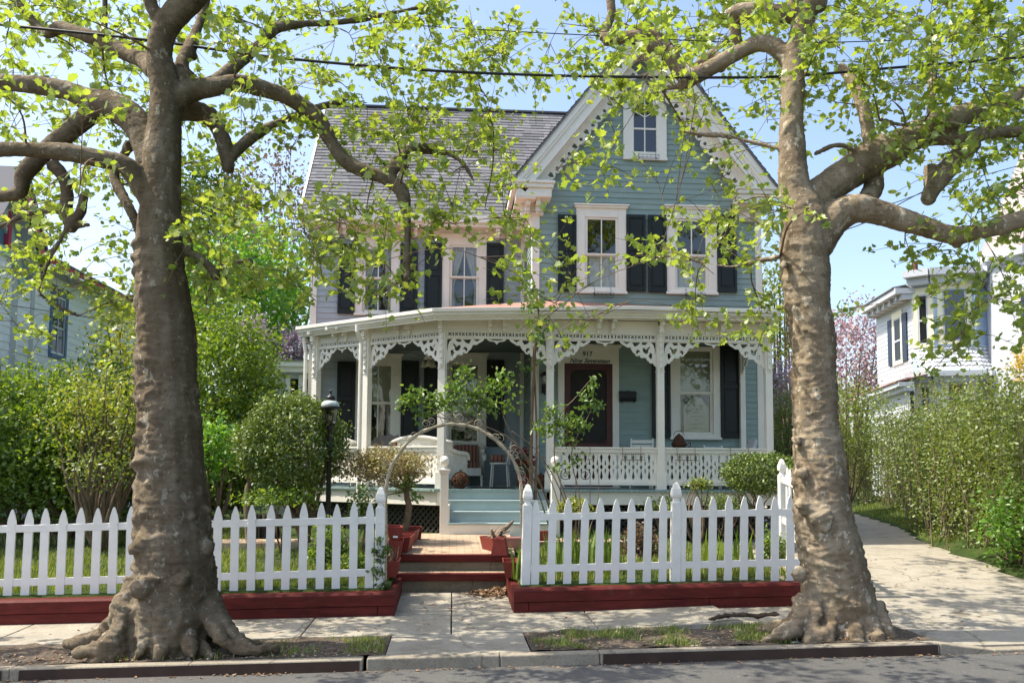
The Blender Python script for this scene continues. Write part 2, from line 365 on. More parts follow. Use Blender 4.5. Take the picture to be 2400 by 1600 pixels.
M['yellowdead'] = leafmat('yellowed_leaves', [(.34,.30,.12),(.42,.36,.17),(.24,.16,.07),(.30,.32,.10)], .25, (1.1,1,.6))
M['lilac'] = leafmat('lilac_blossom', [(.42,.32,.40),(.50,.40,.46),(.34,.27,.32)], .3, (1.1,1,1.1))
M['cherry'] = leafmat('cherry_blossom', [(.50,.28,.33),(.58,.40,.43),(.34,.20,.21),(.16,.15,.07)], .3, (1.1,1,1.05))
M['bronzeleaf'] = leafmat('bronze_leaves', [(.16,.10,.06),(.22,.14,.09),(.14,.12,.06)], .3, (1.2,1,.7))
M['forsythia'] = leafmat('yellow_blossom', [(.60,.42,.04),(.66,.50,.08)], .35, (1.1,1,.5))
M['rose'] = leafmat('rose_leaves', [(.07,.15,.03),(.12,.22,.04),(.19,.29,.06)], .4)
M['redflower'] = leafmat('red_flowers', [(.35,.01,.012),(.25,.008,.01)], .2, (1.2,.8,.8))
M['stripes'] = None
def stripes():
    m_, nt, b = base('striped_cushion')
    w = N(nt, 'ShaderNodeTexWave', wave_type='BANDS', bands_direction='X', wave_profile='SIN'); w.inputs['Scale'].default_value = 4.2
    L(nt, N(nt,'ShaderNodeTexCoord').outputs['Object'], w.inputs['Vector'])
    c = ramp(nt, w.outputs[1], [(.0,(.15,.018,.018)),(.42,(.15,.018,.018)),(.48,(.34,.28,.20)),(.62,(.34,.28,.20)),(.68,(.11,.045,.03)),(1,(.20,.14,.09))])
    L(nt, c, b.inputs['Base Color']); b.inputs['Roughness'].default_value = .9; return m_
M['stripes'] = stripes()

# ---------------------------------------------------------------- ground, road, kerb, sidewalk, paths
def clamp(x, a, b): return max(a, min(b, x))
def lerp(a, b, t): return a+(b-a)*t
def interp(x, xs, ys): return float(np.interp(x, xs, ys))
def tilt(x): return .018*clamp(x, -14, 14)
KY, SWY, WY, FY = 7.56, 8.60, 9.58, 9.86          # kerb face, sidewalk back of verge, wall face, fence line
DRY = [7.5, 7.75, 8.6, 9.6, 12, 16, 23, 60]; DRZ = [.02, .05, .10, .17, .36, .48, .55, .55]
def drz(x, y): return interp(y, DRY, DRZ) + tilt(x)*interp(y, [7.5,12,18], [1,.7,.4])
DLX = 4.50
def drx(y): return interp(y, [7.5,8.6,9.4,10.5,12.4,14.3,18.2,23,40], [12,12,8.0,7.35,7.6,8.1,9.6,10.9,15])
def lawn(x, y):
    t = clamp((y-9.8)/4.2, 0, 1); return lerp(.40, .64, t) + tilt(x)*(1-.6*t)
def terrain(x, y):
    if y < 8.62: return -.07+tilt(x)
    if y < 9.75: return .02+tilt(x)
    if -.66 < x < .80 and y < 11.2: return .05
    if x > DLX-.25 and x < drx(y)+.05: return drz(x, y)-.07
    if x >= drx(y)+.05:
        e = x-drx(y); return drz(x, y)+.02+.20*clamp(e/1.2, 0, 1)+.03*math.sin(x*5+y*3)*clamp(e*2, 0, 1)
    b = lawn(x, y); d = clamp((DLX-.25-x)/.5, 0, 1)
    return lerp(min(b, drz(x, y)-.04), b, d)
xs = [-300,-120,-60,-30,-20,-14] + list(np.arange(-12, 14.01, .3)) + [-.67,-.65,.79,.81,4.24,4.26] + [16,20,30,60,120,300]
ys = [-200,-60,-20,0,4,7,8.60,8.63,8.9,9.3,9.74,9.76] + list(np.arange(10, 24, .35)) + [11.19,11.21,25,27,30,36,50,80,150,400]
xs = sorted(xs); ys = sorted(ys)
nx, ny = len(xs), len(ys)
gco = [(x, y, terrain(x, y)) for y in ys for x in xs]
gf = np.array([(j*nx+i, j*nx+i+1, (j+1)*nx+i+1, (j+1)*nx+i) for j in range(ny-1) for i in range(nx-1)])
struct(fast_mesh('ground', gco, gf, M['turf'], None, True))

def sheetz(name, x0, x1, y0, y1, zf, mat, nx=60, ny=12):
    b = MB(); b.sheet(lambda u, v: (lerp(x0,x1,u), lerp(y0,y1,v), zf(lerp(x0,x1,u), lerp(y0,y1,v))), nx, ny)
    return struct(b.build(name, mat, None, True))
sheetz('road', -120, 120, -14, KY+.01, lambda x, y: tilt(x)+.004*math.sin(x*2.1+y), M['asphalt'], 300, 30)
vn = lambda x, y: .02*math.sin(x*7.3+y*5)+.015*math.sin(x*17+y*13+1)
sheetz('verge', -30, -.56, KY+.14, SWY+.02, lambda x, y: .095+tilt(x)+vn(x,y)*.5, M['earth'], 200, 12)
sheetz('verge', .74, 4.5, KY+.14, SWY+.02, lambda x, y: .10+tilt(x)+vn(x,y)*.5, M['earth'], 60, 12)
def slab(b, x0, x1, y0, y1, zt, th=.12, dz=(0,0,0,0)):
    P = [(x0,y0),(x1,y0),(x1,y1),(x0,y1)]
    b.hexa([(x,y,zt(x,y)-th) for x,y in P], [(x,y,zt(x,y)+d) for (x,y),d in zip(P,dz)])
sw = MB(); zt = lambda x, y: .105+tilt(x)+.02*(y-SWY)
e0 = -1.45-1.48*14
for k in range(18):
    x0 = e0+k*1.48
    if x0 > 4.2: break
    dz = (0,.05,.03,0) if k == 16 else (0,0,0,0)
    y1 = WY+.06
    slab(sw, x0+.007, min(x0+1.473, 4.42), SWY, y1, zt, .12, dz)
b = sw
slab(b, -.66+.04, .03, WY+.068, 10.9, lambda x, y: .122+.045*(y-WY), .1); slab(b, .042, .78, WY+.068, 10.9, lambda x, y: .122+.045*(y-WY), .1)
slab(b, -.55, .735, KY+.15, SWY-.012, lambda x, y: .10+tilt(x), .1)
struct(sw.build('sidewalk', M['concrete'], None, False, .008))
# kerb: concrete with brown-painted steel faces on two runs
kb = MB()
def krun(b, x0, x1, y0, y1, zb, zt_, n):
    for i in range(n):
        a, c = lerp(x0,x1,i/n), lerp(x0,x1,(i+1)/n)
        b.hexa([(a,y0,tilt(a)+zb),(c,y0,tilt(c)+zb),(c,y1,tilt(c)+zb),(a,y1,tilt(a)+zb)],
               [(a,y0+.012,tilt(a)+zt_),(c,y0+.012,tilt(c)+zt_),(c,y1,tilt(c)+zt_),(a,y1,tilt(a)+zt_)])
krun(kb, -30, -.735, KY, KY+.145, -.1, .098, 20); krun(kb, -.70, .45, KY, KY+.145, -.1, .102, 1)
krun(kb, .456, 1.33, KY, KY+.145, -.1, .098, 1); krun(kb, 1.335, 4.44, KY, KY+.145, -.1, .10, 3)
for a, c, h0, h1 in ((4.445,4.95,.10,.03),(4.95,12,.03,.03)):
    kb.hexa([(a,KY,tilt(a)-.1),(c,KY,tilt(c)-.1),(c,KY+.145,tilt(c)-.1),(a,KY+.145,tilt(a)-.1)],
            [(a,KY+.01,tilt(a)+h0),(c,KY+.01,tilt(c)+h1),(c,KY+.145,tilt(c)+h1),(a,KY+.145,tilt(a)+h0)])
struct(kb.build('kerb', M['kerb'], None, False, .012))
kf = MB(); krun(kf, -3.58, -.76, KY-.007, KY+.006, -.05, .086, 4); krun(kf, 1.36, 4.42, KY-.007, KY+.006, -.05, .088, 4)
krun(kf, -30, -3.72, KY-.007, KY+.006, -.05, .086, 10)
struct(kf.build('kerb_face', M['kerbbrown']))
# driveway in slabs that follow the curve of the hedge
dv = MB(); yb = [KY+.15, SWY-.01, WY+.25, 12.3, 15.2, 18.5, 23, 30, 40]
for a, c in zip(yb[:-1], yb[1:]):
    k = 6
    for j in range(k):
        y0, y1 = lerp(a,c,j/k), lerp(a,c,(j+1)/k)-(.012 if j == k-1 else 0)
        nx_ = 8
        for i in range(nx_):
            q = []
            for u, y in ((i/nx_,y0),((i+1)/nx_,y0),((i+1)/nx_,y1),(i/nx_,y1)):
                x = lerp(DLX-.06+max(0,(y-15))*.12, drx(y)+.10, u); q.append((x, y, drz(x,y)))
            dv.hexa([(x,y,z-.1) for x,y,z in q], q)
struct(dv.build('driveway', M['drive']))
# brick front walk
PZ = lambda y: lerp(.605, .685, clamp((y-11.1)/2.85,0,1))
fw = MB(); fw.hexa([(-.80,11.235,.3),(.86,11.235,.3),(.98,14.0,.3),(-.62,14.0,.3)], [(-.80,11.235,PZ(11.2)),(.86,11.235,PZ(11.2)),(.98,14.0,PZ(14)),(-.62,14.0,PZ(14))])
fw.hexa([(-4.6,12.75,.3),(-.82,12.75,.3),(-.76,13.35,.3),(-4.6,13.35,.3)], [(-4.6,12.75,.63),(-.82,12.75,.645),(-.76,13.35,.655),(-4.6,13.35,.64)])
fw.hexa([(.93,12.7,.3),(2.6,12.7,.3),(2.6,13.2,.3),(.95,13.2,.3)], [(.93,12.7,.66),(2.6,12.7,.66),(2.6,13.2,.67),(.95,13.2,.67)])
struct(fw.build('front_walk', M['brick']))

# grass
def blades(name, spots, hmin, hmax, mat, lean=.5, wid=.006):
    n = len(spots); p = np.array(spots, float)
    a = NR.uniform(0, 2*np.pi, n); h = NR.uniform(hmin, hmax, n); w = NR.uniform(.6, 1.4, n)*wid
    dx, dy = np.cos(a), np.sin(a); le = NR.uniform(.1, lean, n)*h
    co = np.zeros((n, 5, 3)); sx, sy = -dy*w, dx*w
    co[:,0] = p + np.c_[sx, sy, np.zeros(n)]; co[:,1] = p - np.c_[sx, sy, np.zeros(n)]
    mid = p + np.c_[dx*le*.35, dy*le*.35, h*.6]
    co[:,2] = mid - np.c_[sx,sy,np.zeros(n)]*.8; co[:,3] = mid + np.c_[sx,sy,np.zeros(n)]*.8
    co[:,4] = p + np.c_[dx*le, dy*le, h]
    f = (np.arange(n)[:,None,None]*5 + np.array([[0,1,2],[0,2,3],[3,2,4]])[None]).reshape(-1,3)
    return fast_mesh(name, co.reshape(-1,3), f, mat)
def scatter(n, x0, x1, y0, y1, zf, keep=None):
    out = []
    while len(out) < n:
        x, y = random.uniform(x0,x1), random.uniform(y0,y1)
        if keep and not keep(x, y): continue
        out.append((x, y, zf(x,y)-.005))
    return out
from mathutils import noise as mnoise
nz = lambda x, y, s=1.0, o=0: mnoise.noise(V((x*s+o, y*s-o, o*.7)))
sp = scatter(16000, -7.5, -.95, 9.95, 12.7, lawn, lambda x, y: random.random() < .65+nz(x,y,1.5)*.9)
sp += scatter(5000, -7.5, -3.2, 13.4, 16.5, lawn)
sp += scatter(9000, 1.0, 4.1, 9.95, 12.6, lawn, lambda x, y: random.random() < .7+nz(x,y,1.5)*.8)
tag(blades('lawn_grass', sp, .04, .11, M['grass']), 'short sunlit grass of the front lawn behind the white picket fence', 'grass', None, 'stuff')
vz = lambda x, y: .095+tilt(x)
vs = scatter(3400, .78, 3.2, KY+.2, SWY, vz, lambda x, y: random.random() < clamp(nz(x,y,2.2,3)*2.2+.25, 0, 1))
vs += scatter(500, -1.2, -.58, KY+.2, SWY-.1, vz, lambda x, y: random.random() < clamp(1-abs(x+.75)*4, 0, 1))
vs += scatter(350, -3.6, -.6, KY+.16, SWY, vz, lambda x, y: random.random() < clamp(nz(x,y,3,8)*2-.2, 0, 1))
vs += scatter(250, 2.6, 3.9, SWY-.15, SWY+.05, lambda x,y: .1+tilt(x))
tag(blades('verge_grass', vs,   .02, .075, M['grass'], .9, .004), 'thin tufts of grass growing in the bare kerbside verge', 'grass', None, 'stuff')
hs = scatter(5000, 7.5, 12.5, 13.5, 24, terrain, lambda x, y: drx(y)+.1 < x < drx(y)+1.3)
tag(blades('hedge_foot_grass', hs, .04, .10, M['grass']), 'green grass strip between the driveway edge and the hedge', 'grass', None, 'stuff')

# ---------------------------------------------------------------- the house
X3, Z3 = V((1,0,0)), V((0,0,1))
YG, YL = 16.2, 18.0                       # gable block front, left wing front
GX0, GX1 = ax(1250,650,YG), ax(1781,620,YG)
LX0 = ax(731,700,YL)
ZF = 1.39                                 # porch floor
house = thing('victorian_house', 'teal clapboard gabled house with white gingerbread porch and black shutters behind the picket fence', 'house', (1.5, 16.5, .6))

def siding(b, o, ux, n, L_, z0, z1, holes=(), step=.112, lohi=None, t=.016):
    o, ux, n = V(o), V(ux).normalized(), V(n).normalized(); z = z0
    while z < z1-.01:
        zb, ztp = z, min(z+step, z1); lo, hi = (0, L_) if lohi is None else lohi((zb+ztp)/2)
        segs = [(lo, hi)]
        for a, c, ha, hb in holes:
            if ztp > ha+.075 and zb < hb-.075:
                ns = []
                for s0, s1 in segs:
                    if c <= s0 or a >= s1: ns.append((s0, s1)); continue
                    if a > s0: ns.append((s0, a))
                    if c < s1: ns.append((c, s1))
                segs = ns
        for s0, s1 in segs:
            if s1-s0 < .01: continue
            w = random.uniform(-.002, .002)
            P = lambda a, d, zz: o+ux*a+n*d+V((0,0,zz))
            b.add([P(s0,t+w,zb),P(s1,t+w,zb),P(s1,.003,ztp+.008),P(s0,.003,ztp+.008),P(s0,0,zb),P(s1,0,zb)], [(0,1,2,3),(4,5,1,0)])
        z = ztp
    return b

def rectX(px0, py0, px1, py1, Y):
    pm, qm = (px0+px1)/2, (py0+py1)/2
    return ax(px0,qm,Y), ax(px1,qm,Y), az(pm,py1,Y), az(pm,py0,Y)

def window(parent, Y, c, g, meet, cap=True, cover='lace', muntin=True, label=None):
    cx0, cx1, cz0, cz1 = c; gx0, gx1, gz0, gz1 = g
    b = MB(); d = .045
    b.box(cx0, gx0-.03, Y-d, Y+.02, cz0, cz1); b.box(gx1+.03, cx1, Y-d, Y+.02, cz0, cz1)
    b.box(gx0-.03, gx1+.03, Y-d, Y+.02, gz1+.03, cz1); b.box(gx0-.03, gx1+.03, Y-d, Y+.02, cz0, gz0-.03)
    b.box(cx0-.015, cx1+.015, Y-d-.03, Y-d+.002, cz0-.002, cz0+.045)
    if cap:
        b.box(cx0-.03, cx1+.03, Y-d-.035, Y+.02, cz1-.03, cz1+.012); b.box(cx0-.05, cx1+.05, Y-d-.06, Y+.02, cz1+.012, cz1+.045)
    w = b.build('window', M['trim'], parent, False, .006)
    if label: w['label'] = label
    s = MB(); k = .022
    for x0, x1, z0, z1, yy in ((gx0-.028,gx1+.028,meet-.012,gz1+.028,0), (gx0-.028,gx1+.028,gz0-.028,meet+.012,.03)):
        s.box(x0, x0+.028+k, Y+yy-.02, Y+yy+.012, z0, z1); s.box(x1-.028-k, x1, Y+yy-.02, Y+yy+.012, z0, z1)
        s.box(x0+.028+k, x1-.028-k, Y+yy-.019, Y+yy+.012, z1-.028-.012, z1); s.box(x0+.028+k, x1-.028-k, Y+yy-.019, Y+yy+.012, z0, z0+.035)
        if muntin:
            xm = (x0+x1)/2; s.box(xm-.011, xm+.011, Y+yy-.015, Y+yy+.008, z0+.035, z1-.04)
    s.build('sash', M['trim'], w)
    p = MB(); p.add([(gx0,Y,meet),(gx1,Y,meet),(gx1,Y,gz1),(gx0,Y,gz1)], [(0,1,2,3)]); p.add([(gx0,Y+.03,gz0),(gx1,Y+.03,gz0),(gx1,Y+.03,meet),(gx0,Y+.03,meet)], [(0,1,2,3)])
    p.build('pane', M['glass'], w)
    q = MB(); W_ = gx1-gx0; H = gz1-gz0
    def pleat(x0, x1, z0, z1, yy, fx=None):
        q.sheet(lambda u, v: (lerp(x0,x1,u) if fx is None else fx(u,v), yy+.018*math.sin(u*W_*40+v), lerp(z0,z1,v)), 40, 8)
    if cover == 'lace':           # parted curtains tied back towards the sides
        for sd in (-1, 1):
            def fx(u, v, sd=sd):
                e = gx0-.03 if sd < 0 else gx1+.03
                inn = abs(v-.42); wd = W_*(.2+.34*min(1, inn*1.9)) if v > .42 else W_*(.16+.12*inn)
                return e - sd*u*wd
            pleat(0, 1, gz0, gz1, Y+.10, fx)
        q.build('curtain', M['curtain'], w)
    elif cover == 'blind':
        q.box(gx0-.03, gx1+.03, Y+.07, Y+.075, meet-.0, gz1+.03); q.build('blind', M['blind'], w)
    elif cover == 'blind_lace':
        q.box(gx0-.03, gx1+.03, Y+.07, Y+.075, meet-.0, gz1+.03); q.build('blind', M['blind'], w)
        q = MB(); pleat(gx0+W_*.45, gx0+W_*.62, gz0, meet, Y+.10); pleat(gx1-W_*.2, gx1+.02, gz0, meet, Y+.10); q.build('curtain', M['curtain'], w)
    elif cover == 'cafe':
        pleat(gx0-.02, gx1+.02, gz0, meet, Y+.10); q.build('curtain', M['curtain'], w)
    return w

def shutter(parent, Y, x0, x1, z0, z1):
    b = MB(); t = .045; e = .05; zm = lerp(z0,z1,.56)
    y0 = Y-.025-t
    b.box(x0, x0+e, y0, Y-.025, z0, z1); b.box(x1-e, x1, y0, Y-.025, z0, z1)
    for a, c in ((z0,z0+.09),(zm-.05,zm+.05),(z1-.07,z1)): b.box(x0+e, x1-e, y0+.001, Y-.025, a, c)
    for a, c in ((z0+.09,zm-.05),(zm+.05,z1-.07)):
        b.box(x0+e, x1-e, y0+.022, Y-.027, a, c); b.box(x0+e+.03, x1-e-.03, y0+.008, y0+.03, a+.03, c-.03)
    b.box(x0-.004, x0+.03, y0-.006, y0+.002, z1-.22, z1-.18); b.box(x0-.004, x0+.03, y0-.006, y0+.002, z0+.18, z0+.22)
    return b.build('shutter', M['shutter'], parent, False, .004)

# --- openings (casing rect, glass rect) measured off the photograph
def WR(c, g, meet, Y):
    return rectX(*c, Y), rectX(*g, Y), az((g[0]+g[2])/2, meet, Y)
wins = {
 'g1': (YG,)+WR((1350,486,1467,689),(1374,514,1445,673),597,YG), 'g2': (YG,)+WR((1561,489,1679,691),(1585,518,1656,674),599,YG),
 'gd': (YG,)+WR((1570,812,1687,1030),(1592,822,1667,1013),921,YG),
 'l1': (YL,)+WR((833,560,938,740),(854,583,919,727),652,YL), 'l2': (YL,)+WR((1036,556,1140,738),(1057,579,1119,724),650,YL),
 'd1': (YL,)+WR((833,834,940,1050),(853,856,918,1034),944,YL), 'd2': (YL,)+WR((1036,832,1140,1050),(1056,854,1121,1034),944,YL)}
DOOR = rectX(1322,852,1435,1120,YG); DZ0 = ZF+.02
DC = rectX(1307,816,1450,1120,YG)
ATT = rectX(1484,240,1537,358,YG)
def holes_for(keys, x0): return [(wins[k][1][0]+.03-x0, wins[k][1][1]-.03-x0, wins[k][1][2]+.03, wins[k][1][3]-.03) for k in keys]

# gable geometry: apex and rake slope
YR = 15.74
AP = at(1514, 50, YR); EL = at(1203, 424, YR)
SL = (AP.z-EL.z)/(AP.x-EL.x); HW = AP.x-EL.x
def rakez(x, off=0): return AP.z - SL*abs(x-AP.x) - off
b = MB()
hg = holes_for(['g1','g2','gd'], GX0) + [(DC[0]+.03-GX0, DC[1]-.03-GX0, 1.2, DC[3]-.03), (ATT[0]-.03-GX0, ATT[1]+.03-GX0, ATT[2]-.03, ATT[3]-.25)]
def lohi(z):
    h = (AP.z-.30-z)/SL
    return max(0, AP.x-h-GX0), min(GX1-GX0, AP.x+h-GX0)
siding(b, (GX0,YG,0), X3, (0,-1,0), GX1-GX0, 1.30, AP.z-.34, hg, .1105, lohi)
b.build('wall', M['teal'], house)
b = MB(); siding(b, (GX0,YL,0), (0,-1,0), (-1,0,0), YL-YG, 1.3, 7.0, (), .1105); b.build('wall', M['teal'], house)
b = MB(); siding(b, (GX1,YG,0), (0,1,0), (1,0,0), 9.5, .6, 7.0, (), .1105); b.build('wall', M['teal'], house); b = MB()
siding(b, (LX0,YL,0), (0,1,0), (-1,0,0), 6.4, .6, 7.0, (), .1105); b.build('wall', M['teal'], house)
LZ1 = az(900,500,17.6)
b = MB(); siding(b, (LX0,YL,0), X3, (0,-1,0), GX0-LX0, 1.3, LZ1, holes_for(['l1','l2','d1','d2'], LX0), .119); b.build('wall', M['greyblue'], house, ).__setitem__('label', 'paler grey-blue clapboard wall')
# closed shell behind so that the rooms are dark
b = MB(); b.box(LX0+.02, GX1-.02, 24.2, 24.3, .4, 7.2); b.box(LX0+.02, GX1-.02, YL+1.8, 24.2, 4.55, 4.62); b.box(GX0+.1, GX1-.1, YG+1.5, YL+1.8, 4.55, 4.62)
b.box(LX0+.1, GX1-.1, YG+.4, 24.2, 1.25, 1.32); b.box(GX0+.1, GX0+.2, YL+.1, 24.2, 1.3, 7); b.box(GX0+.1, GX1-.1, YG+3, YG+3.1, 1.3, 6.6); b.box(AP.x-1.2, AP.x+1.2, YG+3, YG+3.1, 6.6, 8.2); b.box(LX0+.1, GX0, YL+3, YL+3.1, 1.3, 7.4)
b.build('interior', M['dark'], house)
b = MB(); b.box(LX0+.03, GX0, YL+.05, YL+.2, .3, 1.3); b.box(GX0, GX1-.03, YG+.05, YG+.2, .3, 1.3); b.box(GX1-.2, GX1-.03, YG+.2, 24.2, .3, .7)
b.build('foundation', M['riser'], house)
# corner boards, door jambs
b = MB(); e = .115
def cb(): 
    global b
    b.build('corner_board', M['trim'], house, False, .005); b = MB()
b.box(GX0-.03, GX0+e, YG-.03, YG+.04, 1.3, 7.05); b.box(GX0-.03, GX0+.001, YG+.04, YG+.15, 1.3, 7.05)
cb(); b.box(GX1-e+.02, GX1+.03, YG-.03, YG+.04, 1.3, 7.05); b.box(GX1, GX1+.03, YG+.04, YG+.15, .7, 7.05)
cb(); b.box(LX0-.03, LX0+.10, YL-.03, YL+.1, 1.1, LZ1); cb(); b.box(GX0-.10, GX0-.02, YL-.03, YL-.001, 1.3, LZ1)
b.build('corner_board', M['trim'], house, False, .005)

for k, (Y, c, g, mt) in wins.items():
    cov = {'g1':'cafe','g2':'cafe','gd':'blind','l1':'lace','l2':'lace','d1':'blind_lace','d2':'blind'}[k]
    window(house, Y, c, g, mt, k not in ('gd',), cov, k not in ('gd','d1','d2') or k == 'd1')
for Y, rs in ((YG, ((1307,505,1350,684),(1467,505,1512,684),(1518,506,1561,686),(1679,506,1724,686),(1527,812,1570,1026),(1687,812,1733,1026))),
              (YL, ((793,573,833,736),(938,573,979,736),(995,571,1036,734),(1140,571,1180,734),(790,848,833,1046),(940,846,981,1046),(993,846,1036,1046),(1140,844,1181,1046)))):
    for r_ in rs: shutter(house, Y, *rectX(*r_, Y))

# attic window with a pointed head
ax0, ax1, az0_, az1_ = ATT; xm = (ax0+ax1)/2
zs = az(1510,262,YG); ztip = az(1510,220,YG)
cx0, cx1 = ax(1460,330,YG), ax(1561,330,YG); cz0 = az(1510,376,YG); ctip = az(1510,196,YG); czs = az(1510,250,YG)
b = MB(); b.cut([[(cx0,cz0),(cx1,cz0),(cx1,czs),(xm,ctip),(cx0,czs)], [(ax0,az0_),(ax1,az0_),(ax1,zs),(lerp(ax1,xm,.6),lerp(zs,ztip,.75)),(xm,ztip),(lerp(ax0,xm,.6),lerp(zs,ztip,.75)),(ax0,zs)]], (0,YG-.05,0), X3, Z3, .06)
b.box(cx0-.01, cx1+.01, YG-.075, YG-.049, cz0-.01, cz0+.04)
at_w = b.build('window', M['trim'], house); at_w['label'] = 'small attic window with a pointed head'
s = MB(); s.box(xm-.012, xm+.012, YG-.02, YG, az0_, ztip); s.box(ax0, ax1, YG-.022, YG, lerp(az0_,zs,.55), lerp(az0_,zs,.55)+.035)
s.bar((ax0,YG-.012,zs),(xm,YG-.012,lerp(az0_,zs,.86)),.02,.02,(0,1,0)); s.bar((ax1,YG-.012,zs),(xm,YG-.012,lerp(az0_,zs,.86)),.02,.02,(0,1,0)); s.build('sash', M['trim'], at_w)
p = MB(); p.add([(ax0,YG-.005,az0_),(ax1,YG-.005,az0_),(ax1,YG-.005,zs),(xm,YG-.005,ztip),(ax0,YG-.005,zs)], [(0,1,2,3,4)]); p.build('pane', M['glass'], at_w)
p = MB(); p.add([(ax0-.04,YG+.012-.03,zs-.1),(ax1+.04,YG+.012-.03,zs-.1),(xm,YG+.012-.03,ztip+.03)], [(0,1,2)]); p.build('backing', M['shutter'], at_w)

# --- roofs
def shingled(b, o, ux, us, L0, L1, n, course=.135, cl=None):
    # courses of tabs on the plane o + ux*a + us*s (us up the slope), each course lapped over the one below
    o, ux, us = V(o), V(ux).normalized(), V(us).normalized(); nn = ux.cross(us)
    for k in range(n):
        s0 = k*course; x = L0 - random.uniform(0,.3)
        while x < L1:
            w = random.choice((.17,.22,.30,.34)); a, c = max(x,L0), min(x+w-.004,L1); x += w
            if cl:
                a, c = max(a, cl(s0)[0]), min(c, cl(s0)[1])
            if c-a < .02: continue
            j = random.uniform(-.008,.008); h = .016+random.uniform(0,.008)
            P = lambda u, s_, d: o+ux*u+us*s_+nn*d
            b.add([P(a,s0+j,h),P(c,s0+j,h),P(c,s0+course+.02,.004),P(a,s0+course+.02,.004),P(a,s0+j,0),P(c,s0+j,0)], [(0,1,2,3),(4,5,1,0)])
YE = 17.52; ze = az(900,503,YE); sl = 1.16
lo, hi = YE, YE+6
for _ in range(40):
    mid = (lo+hi)/2
    if ze+sl*(mid-YE) < az(950,255,mid): lo = mid
    else: hi = mid
YT = lo; zr = ze+sl*(YT-YE); us = V((0,YT-YE,zr-ze)); slen = us.length
RX0 = ax(700,500,YE)
b = MB(); shingled(b, (0,YE,ze), X3, us, RX0, AP.x, int(slen/.135), slen/int(slen/.135), lambda s_: (RX0, EL.x+.10+s_*.80))
b.hexa([(RX0,YE,ze-.04),(AP.x,YE,ze-.04),(AP.x,YT,zr-.04),(RX0,YT,zr-.04)], [(RX0,YE,ze),(AP.x,YE,ze),(AP.x,YT,zr),(RX0,YT,zr)])
b.hexa([(RX0,YT,zr-.04),(GX1,YT,zr-.04),(GX1,2*YT-YE,ze-.04),(RX0,2*YT-YE,ze-.04)], [(RX0,YT,zr),(GX1,YT,zr),(GX1,2*YT-YE,ze),(RX0,2*YT-YE,ze)])
b.bar((RX0,YT,zr+.02),(AP.x,YT,zr+.02),.16,.04)
mr = b.build('roof', M['shingle'], house)
b = MB()   # gable roof, both slopes, thin slab
for sd in (-1, 1):
    xe = AP.x+sd*(HW+.02); ze2 = AP.z-SL*(HW+.02); ztk = .05
    q0 = [(AP.x,YR-.03,AP.z),(xe,YR-.03,ze2),(xe,25,ze2),(AP.x,25,AP.z)]
    b.hexa(q0, [(x,y,z+ztk) for x,y,z in q0])
    uss = V((AP.x-xe,0,AP.z-ze2)); nr = int(uss.length/.135)
    if sd > 0: shingled(b, (xe,YR-.035,ze2+ztk), (0,1,0), uss, 0, 9, nr, uss.length/nr)
    else: shingled(b, (xe,25,ze2+ztk), (0,-1,0), uss, 0, 25-YR+.035, nr, uss.length/nr)
b.build('roof', M['shingle'], house)
# gable end of the left wing (side wall up to the ridge) and soffits
b = MB(); b.add([(LX0+.01,YL,7.0),(LX0+.01,2*YT-YL,7.0),(LX0+.01,YT,zr-.1)], [(0,1,2)]); b.build('wall', M['teal'], house)
